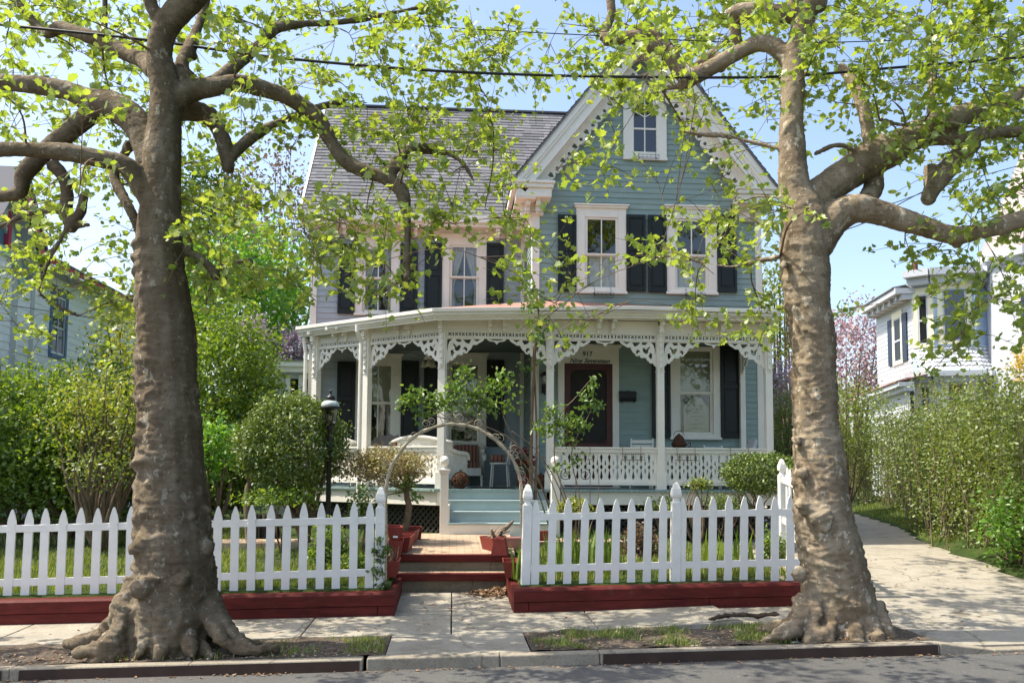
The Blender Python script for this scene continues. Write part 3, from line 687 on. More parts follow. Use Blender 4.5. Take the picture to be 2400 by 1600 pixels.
# rake fascia, crown, soffit and scalloped bargeboard
fa, so_, bb = MB(), MB(), MB()
for sd in (-1, 1):
    ux = V((sd,0,-SL)).normalized(); Ls = HW*math.sqrt(1+SL*SL); nd = V((-sd*SL,0,-1)).normalized()     # nd: inward, perpendicular to slope
    A0 = V((AP.x,0,AP.z))
    def pl(s, d, y): p = A0+ux*s+nd*d; return V((p.x, y, p.z))
    for d0, d1, y0, y1 in ((0,.10,YR,YR+.05),(.10,.15,YR+.02,YR+.06),(.15,.30,YR+.05,YR+.09)):
        s0a = d0*(-ux.dot(V((0,0,-1))) if False else 0)
        k0, k1 = d0/ (1/SL) if False else 0, 0
        # start where the two slopes meet in the middle: x = AP.x
        f0, f1 = d0*SL, d1*SL
        fa.hexa([pl(f0,d0,y1),pl(Ls,d0,y1),pl(Ls,d1,y1),pl(f1,d1,y1)], [pl(f0,d0,y0),pl(Ls,d0,y0),pl(Ls,d1,y0),pl(f1,d1,y0)])
    so_.hexa([pl(.30*SL,.27,YR+.06),pl(Ls,.27,YR+.06),pl(Ls,.27,YG+.05),pl(.30*SL,.27,YG+.05)], [pl(.30*SL,.30,YR+.06),pl(Ls,.30,YR+.06),pl(Ls,.30,YG+.05),pl(.30*SL,.30,YG+.05)])
    # scalloped frieze board with heart cut-outs
    y = YR+.30; s0, s1 = .62*SL, Ls-.18; n = 17; st = (s1-s0)/n; D0, D1 = .30, .475
    lp = [(s0,D0)]; holes = []
    edge = []
    for i in range(n):
        c = s0+st*(i+.5)
        for q in range(7):
            t_ = -1+2*q/6
            edge.append((c+t_*st*.47, D1+.055*math.sqrt(max(0,1-t_*t_))+(.02 if i%2 else 0)))
        if i % 2 == 0:
            hw = st*.27; hx, hy = c, D1-.045
            holes.append([(hx-hw,hy),(hx-hw*.55,hy-.045),(hx,hy-.02),(hx+hw*.55,hy-.045),(hx+hw,hy),(hx+hw*.6,hy+.05),(hx,hy+.085),(hx-hw*.6,hy+.05)])
        else:
            hw = st*.2; hx, hy = c, D1-.02
            holes.append([(hx+hw*math.cos(a_*math.pi/4), hy+.04*math.sin(a_*math.pi/4)) for a_ in range(8)])
    loop = [(s0,D0)] + edge + [(s1,D0)]
    o_ = V((AP.x, y, AP.z))
    if sd > 0: bb.cut([loop]+holes, o_, ux, nd, .03)
    else: bb.cut([loop]+holes, o_, ux, nd, -.03)
fa.build('rake_board', M['trim'], house); so_.build('soffit', M['trim'], house); bb.build('bargeboard', M['trim'], house)
# cornice returns with paired brackets at both feet of the gable
for sd in (-1, 1):
    b = MB(); xo = AP.x+sd*HW; zt_ = az(1260,422,YR)+.0; xi = xo-sd*.80
    a, c = min(xo,xi), max(xo,xi)
    b.box(a, c, YR-.02, YG+.03, zt_-.05, zt_); b.box(a+.03, c-.03, YR+.01, YG+.03, zt_-.13, zt_-.05); b.box(a+.06, c-.06, YR+.05, YG+.03, zt_-.30, zt_-.13)
    for q in (.30, .50):
        x = xo-sd*q; b.box(x-.045, x+.045, YR+.15, YG+.03, zt_-.42, zt_-.30); b.box(x-.045, x+.045, YR+.27, YG+.03, zt_-.54, zt_-.42)
    b.box(min(xo-sd*.18,xo-sd*.62), max(xo-sd*.18,xo-sd*.62), YG-.06, YG+.02, zt_-.56, zt_-.29)
    b.build('cornice_return', M['trim'], house, False, .008)
# eaves of the left wing: fascia, soffit, frieze and brackets
b = MB(); xr_ = GX0
b.box(RX0, xr_+.2, YE-.06, YE+.01, ze-.13, ze-.0); b.box(RX0, xr_, YE+.01, YL, ze-.15, ze-.12); b.box(RX0+.1, xr_, YE+.02, YE+.06, ze-.2, ze-.15)
b.box(LX0-.02, xr_, YL-.045, YL+.02, az(950,556,YL)+.02, ze-.15)
for px in (770, 812, 955, 975, 1010, 1165, 1195):
    x = ax(px,520,YL); b.box(x-.045, x+.045, YE+.08, YL-.04, ze-.27, ze-.15); b.box(x-.045, x+.045, YE+.24, YL-.04, ze-.36, ze-.27)
b.box(RX0-.0, RX0+.05, YE, YT, ze-.1, ze-.02)
b.build('eaves', M['trim'], house, False, .006)
# raking edge of the left roof end
b = MB(); b.bar((RX0+.02,YE,ze-.08),(RX0+.02,YT,zr-.08),.05,.16,(0,0,1)); b.build('rake_board', M['trim'], house)
# side eave of the gable block seen over the left wing
b = MB(); zE = AP.z-SL*HW; b.box(EL.x-.02, EL.x+.06, YR+.02, YL, zE-.14, zE+.02); b.box(EL.x+.06, GX0, YR+.06, YL, zE-.30, zE-.27); b.box(GX0-.05, GX0+.0, YG, YL, zE-.75, zE-.30)
for yy in (16.6, 17.0, 17.4): b.box(EL.x+.12, GX0, yy-.045, yy+.045, zE-.45, zE-.30)
b.build('eaves', M['trim'], house)

# --- front door
b = MB(); dx0, dx1, _, dz1 = DOOR; c0, c1, _, cz1 = DC
b.box(c0, dx0, YG-.05, YG+.03, DZ0, cz1); b.box(dx1, c1, YG-.05, YG+.03, DZ0, cz1); b.box(dx0, dx1, YG-.05, YG+.03, dz1, cz1)
b.box(c0-.03, c1+.03, YG-.09, YG+.03, cz1, cz1+.03); b.box(c0-.05, c1+.05, YG-.12, YG+.03, cz1+.03, cz1+.07); b.box(c0-.02,c1+.02,YG-.10,YG+.05,ZF+.001,DZ0)
dc = b.build('door_frame', M['trim'], house, False, .005)
def text(body, size, loc, mat, parent, name, shear=0, ext=.003, rot=None, align='CENTER', squash=1):
    cu = bpy.data.curves.new(name, 'FONT'); cu.body = body; cu.size = size; cu.align_x = align; cu.shear = shear; cu.extrude = ext; cu.offset = size*.012
    t_ = bpy.data.objects.new(name, cu); COL.objects.link(t_)
    dg = bpy.context.evaluated_depsgraph_get(); me = bpy.data.meshes.new_from_object(t_.evaluated_get(dg)); bpy.data.objects.remove(t_)
    rot = rot or Matrix.Rotation(math.pi/2, 4, 'X')
    me.transform(Matrix.Translation(loc) @ rot @ Matrix.Diagonal((squash,1,1,1)))
    return link(name, me, mat, parent)
tc = at(1377,834,YG-.06); text('917', .128, (tc.x, YG-.054, tc.z), M['ink'], dc, 'house_number', 0, .004)
tc = at(1382,850,YG-.06); text('Nine Seventeen', .122, (tc.x, YG-.054, tc.z), M['ink'], dc, 'house_name', .42, .004)
d = MB(); xw = dx1-dx0; t = .115
zA, zB = DZ0+.28, DZ0+.72
d.box(dx0, dx0+t, YG-.03, YG+.02, DZ0, dz1); d.box(dx1-t, dx1, YG-.03, YG+.02, DZ0, dz1)
d.box(dx0+t, dx1-t, YG-.03, YG+.02, dz1-.12, dz1); d.box(dx0+t, dx1-t, YG-.03, YG+.02, DZ0, zA); d.box(dx0+t, dx1-t, YG-.03, YG+.02, zB, zB+.11)
for sx, xc in ((1,dx0+t),(-1,dx1-t)):     # rounded corner fillets of the screen opening
    for zc, sz in ((dz1-.12,-1),(zB+.11,1)):
        d.cut([[(0,0),(sx*.11,0),(sx*.055,sz*.018),(sx*.02,sz*.05),(0,sz*.11)]], (xc,YG-.028,zc), X3, Z3, .03)
dr = d.build('front_door', M['door'], house, False, .004)
s = MB(); s.box(dx0+t-.01, dx1-t+.01, YG-.005, YG+.005, zA-.01, dz1-.11); s.build('screen', M['screen'], dr)
s = MB(); s.tube([(dx0+.05,YG-.03,DZ0+.95),(dx0+.05,YG-.08,DZ0+.95),(dx0+.05,YG-.08,DZ0+1.1),(dx0+.05,YG-.03,DZ0+1.1)], .012); s.build('handle', M['bronze'], dr)

# --- porch: floor, posts, friezes, brackets, roof
P1 = V((-.155,14.75)); P0 = V((-1.54,15.75)); PM = V((-2.58,16.50))
P2, P3, P4 = [V((ax(px,900,14.75),14.75)) for px in (1289,1547,1800)]
P5 = V((P4.x, YG-.10)); PN = V((LX0+.18, YL-.12))
zTop = az(1289,749,14.75); zXt, zXb, zRb = az(1289,779,14.75), az(1289,791.5,14.75), az(1289,796,14.75)
fl = [(-.27,14.53),(P4.x+.16,14.53),(P4.x+.16,YG),(GX0,YG),(GX0,YL),(LX0-.05,YL),(PM.x-.22,PM.y+.02),(-.27-.02,14.56)]
b = MB(); b.cut([fl], (0,0,ZF), X3, (0,1,0), .045)
flo = b.build('porch_floor', M['floorblue'], house)
for (p, q) in (((-.27,14.53),(P4.x+.16,14.53)),((PM.x-.22,PM.y+.02),(-.29,14.56))):
    b = MB(); p, q = V((*p,0)), V((*q,0)); n = int((q-p).length/.09); dd = (q-p).normalized(); nn = V((dd.y,-dd.x,0))
    for i in range(n):
        a = p+dd*(.09*i+.003); c = p+dd*(.09*(i+1)-.003); w = random.uniform(.012,.022)
        b.hexa([a+Z3*(ZF-.04),a+nn*w+Z3*(ZF-.04),c+nn*w+Z3*(ZF-.04),c+Z3*(ZF-.04)],[a+Z3*(ZF-.002),a+nn*w+Z3*(ZF-.002),c+nn*w+Z3*(ZF-.002),c+Z3*(ZF-.002)])
    b.build('floor_nosing', M['floorblue'], house)
def v3(p, z): return V((p.x, p.y, z))
def skirt(b, p, q, z0, z1, t=.03): b.bar(v3(p,(z0+z1)/2), v3(q,(z0+z1)/2), t, z1-z0)
SX0, SX1 = ax(1041,1180,13.95), ax(1301,1180,13.95)        # newel posts of the steps
b = MB(); off = V((-.585,-.81))*.10
skirt(b, V((-.22,14.58)), V((PM.x-.18,PM.y+.04)), 1.11, 1.345); skirt(b, V((SX1-.02,14.58)), V((P4.x+.12,14.58)), 1.13, 1.345); skirt(b, V((-.22,14.58)), V((SX0+.05,14.58)), 1.11, 1.345)
skirt(b, V((PM.x-.19,PM.y+.04)), V((LX0-.03,YL)), 1.11, 1.345); skirt(b, V((P4.x+.13,14.58)), V((P4.x+.13,YG)), 1.13, 1.345)
b.build('porch_skirt', M['trim'], house, False, .004)
def lattice(b, p, q, z0, z1):
    p, q = v3(p,0), v3(q,0); Ls = (q-p).length; d = (q-p).normalized(); H = z1-z0
    s = -H
    while s < Ls:
        for sg in (0, 1):
            a0, a1 = s, s+H; t0, t1 = max(0,-a0/H), min(1,(Ls-a0)/H)
            if t1 <= t0: continue
            f = lambda t: p+d*(a0+H*t)+V((0,0,z0+(H*t if sg == 0 else H*(1-t))))
            b.bar(f(t0)+V((0,.012*sg,0)), f(t1)+V((0,.012*sg,0)), .008, .034, (0,0,1) if False else d.cross(Z3).cross((f(1)-f(0)).normalized()))
        s += .115
b = MB(); lattice(b, V((PM.x-.1,PM.y+.1)), V((-.17,14.70)), .62, 1.14); b.build('lattice', M['lattice'], house); b = MB(); lattice(b, V((SX1,14.70)), V((P4.x+.1,14.70)), .6, 1.14)
b.build('lattice', M['lattice'], house)
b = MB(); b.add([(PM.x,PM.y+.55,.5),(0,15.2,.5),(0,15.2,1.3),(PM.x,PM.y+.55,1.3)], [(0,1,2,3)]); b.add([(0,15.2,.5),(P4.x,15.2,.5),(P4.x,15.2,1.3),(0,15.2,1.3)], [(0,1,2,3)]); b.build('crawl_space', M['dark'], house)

# posts with plinth, capital band, bead strip and console
def post(p, z0=ZF, ang=0, w=.125, knobs=True):
    b = MB(); ca, sa = math.cos(ang), math.sin(ang); ux, n = V((ca,sa,0)), V((sa,-ca,0)); o = v3(p,0); h = w/2
    def bx(hx, a, c): b.frame_box(o, ux, n, -hx, hx, -hx, hx, a, c)
    bx(h, z0+.30, zTop-.0); bx(h+.022, z0, z0+.28); bx(h+.010, z0+.28, z0+.30)
    zc = az(1289,866,14.75); bx(h+.008, zc-.02, zc)
    if knobs:
        b.frame_box(o, ux, n, -.03, .03, h, h+.03, zc+.02, zTop)
        for k in range(6):
            c = o+n*(h+.035)+V((0,0,lerp(zc+.06, zXt-.02, k/5))); b.ball(c, .026, 8)
        b.frame_box(o, ux, n, -.04, .04, h, h+.10, zTop-.22, zTop+.04); b.frame_box(o, ux, n, -.04, .04, h, h+.18, zTop-.09, zTop+.04)
        b.ball(o+n*(h+.06)+V((0,0,zTop-.25)), .035, 8)
    return b.build('porch_post', M['trim'], house, False, .004)
ca = math.atan2(P1.y-P0.y, P1.x-P0.x)
post(P1, ZF, ca/2); post(P2); post(P3); post(P4); post(P0, ZF, ca); post(PM, ZF, ca); post(P5, ZF, 0, .10, False); post(PN, ZF, 0, .10, False)
KB = .001317
OUT = [(0,0),(500,0),(490,-22),(455,-50),(430,-62),(400,-85),(350,-85),(338,-115),(318,-150),(290,-168),(283,-192),(250,-202),(228,-188),(215,-196),(225,-215),(195,-225),(165,-218),(140,-226),(122,-260),(100,-270),(92,-292),(66,-297),(48,-290),(35,-318),(0,-345)]
HO = [[(8,-12),(78,-12),(42,-45),(24,-90),(10,-190)],[(86,-62),(118,-90),(138,-118),(110,-114),(92,-96)],[(56,-165),(98,-150),(88,-175),(110,-190),(95,-215),(80,-242),(60,-225)],
      [(108,-135),(165,-88),(190,-95),(180,-142),(150,-168),(120,-165)],[(214,-150),(232,-118),(266,-116),(280,-150),(262,-180),(246,-150),(232,-142)],[(215,-16),(328,-14),(300,-72),(262,-62)],[(352,-10),(452,-10),(402,-42)],[(112,-12),(192,-12),(202,-42),(150,-50)]]
PEND = [(-135,0),(135,0),(120,-18),(95,-32),(40,-38),(18,-52),(0,-80),(-18,-52),(-40,-38),(-95,-32),(-120,-18)]
def xband(b, o, ux, Ls, h):
    n = max(3, round(Ls/.118)); st = Ls/n; loops = [[(0,0),(Ls,0),(Ls,h),(0,h)]]; r = h*.40; t = r*.36; cy = h/2
    for i in range(n):
        c = st*(i+.5); loops.append([(c+x*r*.95, cy+y*r) for x, y in ((-1,-.6),(-.6,-1),(0,-.38),(.6,-1),(1,-.6),(.38,0),(1,.6),(.6,1),(0,.38),(-.6,1),(-1,.6),(-.38,0))])
        if i: loops.append([(st*i-.011,cy-r),(st*i+.011,cy-r),(st*i+.011,cy+r),(st*i-.011,cy+r)])
    b.cut(loops, o, ux, Z3, .018)
def bay(p, q, pairs=2):
    d = (q-p).normalized(); Ls = (q-p).length; ux = V((d.x,d.y,0)); n = V((d.y,-d.x,0)); w = .0625
    f = MB(); o = v3(p,0)
    f.frame_box(o, ux, n, w, Ls-w, -.03, .0, zXt, zTop); f.frame_box(o, ux, n, w, Ls-w, -.035, .012, zXt-.015, zXt+.01)
    f.frame_box(o, ux, n, w, Ls-w, -.03, .02, zRb, zXb)
    fo = f.build('frieze', M['trim'], house)
    x = MB(); xband(x, o+ux*w+V((0,0,zXb)), ux, Ls-2*w, zXt-.014-zXb); x.build('pierced_band', M['trim'], fo)
    g = MB(); sc = min(1, (Ls-2*w-.02)/(KB*1290)); k = KB*sc
    hs = 1 if sc > .9 else .9
    for sd in (0, 1):
        oo = o+ux*(w if sd == 0 else Ls-w)+V((0,0,zRb)); sg = 1 if sd == 0 else -1
        g.cut([[(x_*k*sg, y_*KB*hs) for x_, y_ in L_] for L_ in [OUT]+HO], oo, ux, Z3, .022)
    g.cut([[(x_*k, y_*KB) for x_, y_ in PEND],[(x_*k, y_*KB) for x_, y_ in ((-95,-6),(95,-6),(60,-20),(0,-26),(-60,-20))]], o+ux*(Ls/2)+V((0,0,zRb)), ux, Z3, .022)
    g.build('bracket', M['trim'], house).__setitem__('label', 'scrolled white gingerbread brackets')
    for i in range(pairs):
        m_ = MB()
        t_ = Ls*.5+(i-.5)*.25
        m_.frame_box(o, ux, n, t_-.03, t_+.03, 0, .30, zTop-.06, zTop+.05); m_.frame_box(o, ux, n, t_-.03, t_+.03, 0, .14, zTop-.16, zTop-.06); m_.frame_box(o, ux, n, t_-.025, t_+.025, 0, .05, zTop-.24, zTop-.16)
        m_.build('modillion', M['trim'], house, False, .004)
bay(P1,P2); bay(P2,P3); bay(P3,P4); bay(P0,P1); bay(PM,P0); bay(P4,P5,0); bay(PN,PM,0)
def railing(p, q, w=.0625):
    d = (q-p).normalized(); Ls = (q-p).length; ux = V((d.x,d.y,0)); n = V((d.y,-d.x,0)); o = v3(p,0); b = MB()
    zt0 = ZF+.735; zp1 = ZF+.66; zp0 = ZF+.14
    b.frame_box(o, ux, n, w, Ls-w, -.055, .045, zt0-.03, zt0); b.frame_box(o, ux, n, w, Ls-w, -.035, .025, zp1-.02, zt0-.03); r = b.build('railing', M['trim'], house, False, .003); b = MB(); b.frame_box(o, ux, n, w, Ls-w, -.035, .03, ZF+.075, zp0); b.build('bottom_rail', M['trim'], r, False, .003)
    Lp = Ls-2*w; m_ = max(3, round(Lp/.142)); st = Lp/m_; H = zp1-.02-zp0; loops = [[(0,0),(Lp,0),(Lp,H),(0,H)]]; cy = H/2
    for i in range(m_+1):
        c = st*i
        if 0 < i < m_:
            for sg in (1, -1):
                Y_ = lambda v_: cy+sg*v_
                loops.append([(c+x_*st, Y_(y_*H)) for x_, y_ in ((0,.455),(-.10,.40),(-.19,.345),(-.13,.28),(-.10,.22),(-.05,.135),(.05,.135),(.10,.22),(.13,.28),(.19,.345),(.10,.40))])
            loops.append([(c-.20*st,cy),(c,cy-.11*H),(c+.20*st,cy),(c,cy+.11*H)])
        if i < m_:
            c2 = c+st/2
            for sg in (1, -1):
                Y_ = lambda v_: cy+sg*v_
                loops.append([(c2+x_*st, Y_(y_*H)) for x_, y_ in ((0,.27),(-.075,.16),(-.10,.105),(-.06,.065),(.06,.065),(.10,.105),(.075,.16))])
    g = MB(); g.cut(loops, o+ux*w+V((0,0,zp0)), ux, Z3, .02); g.build('sawn_balusters', M['trim'], r)
    return o, ux, n, Ls, zt0
railing(P0,P1); railing(PM,P0); RA = railing(P2,P3); RB = railing(P3,P4); railing(P4,P5)
# eave line of the porch roof
E0, E1, E2 = V((-2.98,16.50)), V((-.32,14.30)), V((ax(1829,742,14.3),14.30)); E3 = V((E2.x,YG)); EB = V((-2.98,YL))
zE = az(1020,722,14.3); EM = V((ax(1480,717,14.3),14.3)); zM, zR = az(1480,717,14.3), az(1829,726,14.3)
b = MB()
for p, q, h0, h1 in ((E0,E1,zE,zE),(E1,EM,zE,zM),(EM,E2,zM,zR),(E2,E3,zR,zR),(EB,E0,zE,zE)):
    d = (q-p).normalized(); n = V((d.y,-d.x,0)); ux = V((d.x,d.y,0)); Ls = (q-p).length; o = v3(p,0); e = .03
    for n0, n1, d1, d0 in ((-.02,.02,.062,0),(-.06,-.015,.115,.055),(-.10,-.055,.15,.11),(-.14,-.09,.19,.145)):
        P = lambda a, e, z: o+ux*a+n*e+Z3*z
        b.hexa([P(0,n1,h0-d1),P(Ls,n1,h1-d1),P(Ls,n0,h1-d1),P(0,n0,h0-d1)],[P(0,n1,h0-d0),P(Ls,n1,h1-d0),P(Ls,n0,h1-d0),P(0,n0,h0-d0)])
b.build('gutter', M['trim'], house, False, .004)
b = MB(); zs_ = zTop+.01
b.cut([[tuple(E0+V((.1,0))),tuple(E1+V((.05,.10))),tuple(E2+V((-.1,.1))),(E2.x-.1,YG-.1),tuple(P4+V((0,0))),tuple(P1),tuple(PM),(PM.x,YL-.05),(E0.x+.1,YL-.05)]], (0,0,zs_+.02), X3, (0,1,0), .02)
b.build('soffit', M['trim'], house)
b = MB(); zc = zTop-.12
b.cut([[(P1.x,P1.y+.03),(P4.x-.03,P4.y+.03),(P4.x-.03,YG),(GX0,YG),(GX0,YL),(LX0,YL),(PM.x+.03,PM.y+.03)]], (0,0,zc), X3, (0,1,0), .02); b.build('porch_ceiling', M['ceiling'], house)
b = MB(); wl = [V((LX0,YL,az(735,770,YL))), at(1000,727,YL), V((GX0,YL,az(1236,714,YL)))]; wg = [V((GX0,YG,az(1254,707,YG))), at(1295,704,YG), at(1600,719,YG), V((GX1,YG,az(1780,733,YG)))]
vs = [(E0.x,E0.y,zE),(E1.x,E1.y,zE),(E2.x,E2.y,zR-.03),(E2.x,YG,zR-.03),(EB.x,YL,zE+.02)] + [tuple(v) for v in wl+wg]
fs = [(4,0,5),(0,6,5),(0,1,6),(1,7,6),(1,8,7),(1,9,8),(1,10,9),(1,2,10),(2,11,10),(2,3,11)]
k = len(vs); vs += [(x,y,z-.03) for x,y,z in vs]; fs += [tuple(i+k for i in reversed(f)) for f in fs]
b.add(vs, fs); b.build('porch_roof', M['salmon'], house)
# downspout at the chamfer
b = MB(); dsx = at(845,900,15.42); q = [V((dsx.x-.06,15.25,zE-.15)),V((dsx.x-.06,15.25,zE-.26)),V((dsx.x,15.40,zE-.45)),V((dsx.x,15.42,.75)),V((dsx.x-.08,15.30,.66))]
b.tube(q, .038, 8); b.build('downspout', M['trim'], house)
b = MB(); b.tube([V((PM.x-.26,PM.y+.02,zE-.2)),V((PM.x-.22,PM.y+.05,zE-.5)),V((PM.x-.22,PM.y+.05,.7))], .036, 8); b.build('downspout', M['trim'], house)
# steps between the newel posts
st = MB(); ri = (ZF-.685)/4; tr = MB(); x0, x1 = SX0+.06, SX1-.06
for k in range(1, 4):
    y0 = 14.56-.235*k; zt_ = ZF-ri*k
    tr.box(x0, x1, y0-.03, y0+.26, zt_-.03, zt_)
    st.box(x0+.01, x1-.01, y0+.235, y0+.26, zt_, zt_+ri-.03)
st_o = st.build('step_riser', M['stairblue'], house, False, .003); tr.build('step_tread', M['stairblue'], house, False, .006)
b = MB(); b.box(x0, x1, 14.56-.705, 14.56-.68, .60, ZF-3*ri-.03); b.box(x0, x0+.03, 13.88, 14.6, .6, ZF-.25); b.box(x1-.03, x1, 13.88, 14.6, .6, ZF-.25); b.build('step_base', M['trim'], house, False, .003)
for x in (SX0, SX1):
    b = MB(); zt_ = az(1041 if x == SX0 else 1301, 1101, 13.95); y = 13.93
    b.box(x-.068, x+.068, y-.068, y+.068, .55, zt_-.06); b.box(x-.082, x+.082, y-.082, y+.082, zt_-.06, zt_-.02); b.box(x-.095, x+.095, y-.095, y+.095, zt_-.02, zt_+.012)
    nw = b.build('newel_post', M['trim'], house, False, .006)
    f = MB(); f.lathe((x,y,zt_+.012), [(.05,0),(.05,.015),(.028,.03),(.028,.045),(.055,.075),(.075,.115),(.078,.14),(.068,.175),(.04,.205),(.005,.218)], 16); f.build('ball_finial', M['trim'], nw, True)

# rear wing glimpsed past the porch on the left
b = MB(); rx0, rx1, ry = ax(640,880,20.5), ax(760,880,20.5), 20.5; rz1 = az(680,862,20.5); rzb = .6
g1 = rectX(680,888,699,948,20.5); g2 = rectX(713,886,729,924,20.5)
siding(b, (rx0,ry,0), X3, (0,-1,0), rx1-rx0, rzb, rz1, [(g1[0]-rx0,g1[1]-rx0,g1[2],g1[3]),(g2[0]-rx0,g2[1]-rx0,g2[2],g2[3])], .12)
rw = b.build('rear_wing', M['white'], house); rw['label'] = 'white one-storey rear wing'
b = MB(); zz = az(680,848,20.2); b.box(rx0-.28, rx1, 20.15, 20.6, zz-.10, zz+.02); b.box(rx0-.2, rx1, 20.25, 20.55, rz1-.12, zz-.10); b.box(rx0-.05, rx0+.12, ry-.06, ry+.05, rzb, rz1); b.box(rx0-.04, rx0+.06, ry-.22, ry-.05, rz1-.9, rz1-.1); b.box(rx0-.04,rx0+.06,ry-.14,ry-.05,rz1-1.15,rz1-.9)
b.box(g1[1]+.01, g2[0]-.01, ry-.05, ry+.04, g1[2]-.1, g1[3]+.1); b.box(g1[0]-.1, g1[0], ry-.05, ry+.04, g1[2]-.1, g1[3]+.1); b.build('rear_trim', M['trim'], rw)
b = MB(); b.hexa([(rx0-.3,20.1,zz+.02),(rx1+.2,20.1,zz+.02),(rx1+.2,24,zz+.5),(rx0-.3,24,zz+.5)],[(rx0-.3,20.1,zz+.05),(rx1+.2,20.1,zz+.05),(rx1+.2,24,zz+.53),(rx0-.3,24,zz+.53)]); b.build('rear_roof', M['shingle'], rw)
b = MB()
for g in (g1, g2): b.add([(g[0],ry+.02,g[2]),(g[1],ry+.02,g[2]),(g[1],ry+.02,g[3]),(g[0],ry+.02,g[3])], [(0,1,2,3)])
b.build('pane', M['glass'], rw); b = MB(); b.box(rx0, rx1, ry+.5, ry+.6, rzb, rz1); b.build('interior', M['dark'], rw)

# ---------------------------------------------------------------- timber walls, garden steps, picket fences
def timber_wall(name, label, x0, x1, ztop, inner):
    t = thing(name, label, 'retaining wall', ((x0+x1)/2, WY, .2)); D = .22
    n = max(1, int(abs(x1-x0)/2.6)); mid = None
    for k in range(n):
        a, c = lerp(x0,x1,k/n), lerp(x0,x1,(k+1)/n)
        za, zc = ztop(a), ztop(c); h1 = .145
        b = MB(); y0, y1, ch = WY, WY+D, .025
        b.add([(a,y0,za-h1),(c,y0,zc-h1),(c,y0,zc-ch),(a,y0,za-ch),(a,y0+ch,za),(c,y0+ch,zc),(c,y1,zc),(a,y1,za),(a,y1,za-h1),(c,y1,zc-h1)],
              [(0,1,2,3),(3,2,5,4),(4,5,6,7),(7,6,9,8),(8,9,1,0),(0,3,4,7,8),(1,9,6,5,2)])
        b.build('timber', M['redwood'], t, False, .004)
    cuts = [x0, lerp(x0,x1,.35), x1-.19 if inner == 'right' else x1] if inner == 'right' else [x0, x0+.17, lerp(x0,x1,.6), x1]
    if inner == 'right': cuts.append(x1)
    for a, c in zip(cuts[:-1], cuts[1:]):
        b = MB(); b.hexa([(a+.003,WY+.012,-.15+tilt(a)),(c-.003,WY+.012,-.15+tilt(c)),(c-.003,WY+D,-.15+tilt(c)),(a+.003,WY+D,-.15+tilt(a))],
                         [(a+.003,WY+.012,ztop(a)-.15),(c-.003,WY+.012,ztop(c)-.15),(c-.003,WY+D,ztop(c)-.15),(a+.003,WY+D,ztop(a)-.15)])
        b.build('timber', M['redwood'], t, False, .005)
    # return along the steps
    xi = x1 if inner == 'right' else x0; sg = -1 if inner == 'right' else 1
    a, c = sorted((xi, xi+sg*.20)); z = ztop(xi)
    for (ya, yc) in ((WY+D+.004, 10.36),(10.365, 10.98)):
        for z0, z1 in ((z-.145, z),(-.1, z-.15)):
            b = MB(); b.box(a, c, ya, yc, z0, z1); b.build('timber', M['redwood'], t, False, .012)
    return t
zl = az(926,1387,WY); zr_w = az(1204,1380,WY)
WXL, WXR = ax(926,1410,WY), ax(1204,1410,WY)
timber_wall('retaining_wall', 'low dark red timber wall left of the steps, carrying the longer run of white pickets', -12, WXL, lambda x: zl+.018*(x-WXL), 'right')
timber_wall('retaining_wall', 'low dark red timber wall between the garden steps and the big tree by the driveway', WXR, 4.42, lambda x: zr_w+.018*(x-WXR), 'left')

gs = thing('garden_steps', 'two concrete garden steps with dark red timber nosings leading up to the brick walk', 'steps', (.06, 10.9, .1))
S1Y, S2Y = 10.88, 11.13
z1, z2 = az(1055,1343,S1Y), az(1060,1299,S2Y)
sx0, sx1 = ax(930,1350,S1Y), ax(1184,1350,S1Y)
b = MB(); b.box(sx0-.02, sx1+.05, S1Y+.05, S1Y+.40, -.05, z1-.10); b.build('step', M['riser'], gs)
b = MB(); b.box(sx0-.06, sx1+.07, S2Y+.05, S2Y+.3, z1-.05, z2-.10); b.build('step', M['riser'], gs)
b = MB(); b.box(sx0-.05, sx1+.02, S1Y, S1Y+.10, z1-.095, z1); b.build('nosing', M['redwood'], gs, False, .01)
b = MB(); b.box(sx0-.02, sx1+.0, S1Y+.103, S2Y+.05, z1-.08, z1-.004); b.build('tread', M['brick'], gs)
b = MB(); b.box(sx0-.07, sx1+.12, S2Y, S2Y+.10, z2-.09, z2); b.build('nosing', M['redwood'], gs, False, .01)

PWD, PHT = .091, 1.0
def picket_mesh():
    w = PWD/2; H = PHT
    pr = [(-w,0),(w,0),(w,H-.215),(w*.80,H-.20),(w*.80,H-.185),(w*.98,H-.165),(w*1.0,H-.14),(w*.86,H-.10),(w*.50,H-.04),(w*.16,H),(-w*.16,H),(-w*.50,H-.04),(-w*.86,H-.10),(-w*1.0,H-.14),(-w*.98,H-.165),(-w*.80,H-.185),(-w*.80,H-.20),(-w,H-.215)]
    b = MB(); b.cut([pr], (0,0,0), X3, Z3, .022); me = bpy.data.meshes.new('picket'); me.from_pydata(b.v, [], b.f); return me
PIC = picket_mesh()
def picket(parent, p, rz=0, ry=0, sc=1):
    o = bpy.data.objects.new('picket', PIC); COL.objects.link(o)
    if not PIC.materials: PIC.materials.append(M['fence'])
    o.parent = parent; o.location = V(p)-parent.location; o.rotation_euler = (random.uniform(-.012,.012), ry+random.uniform(-.011,.011), rz); o.scale = (1,1,sc*random.uniform(.985,1.015)); return o
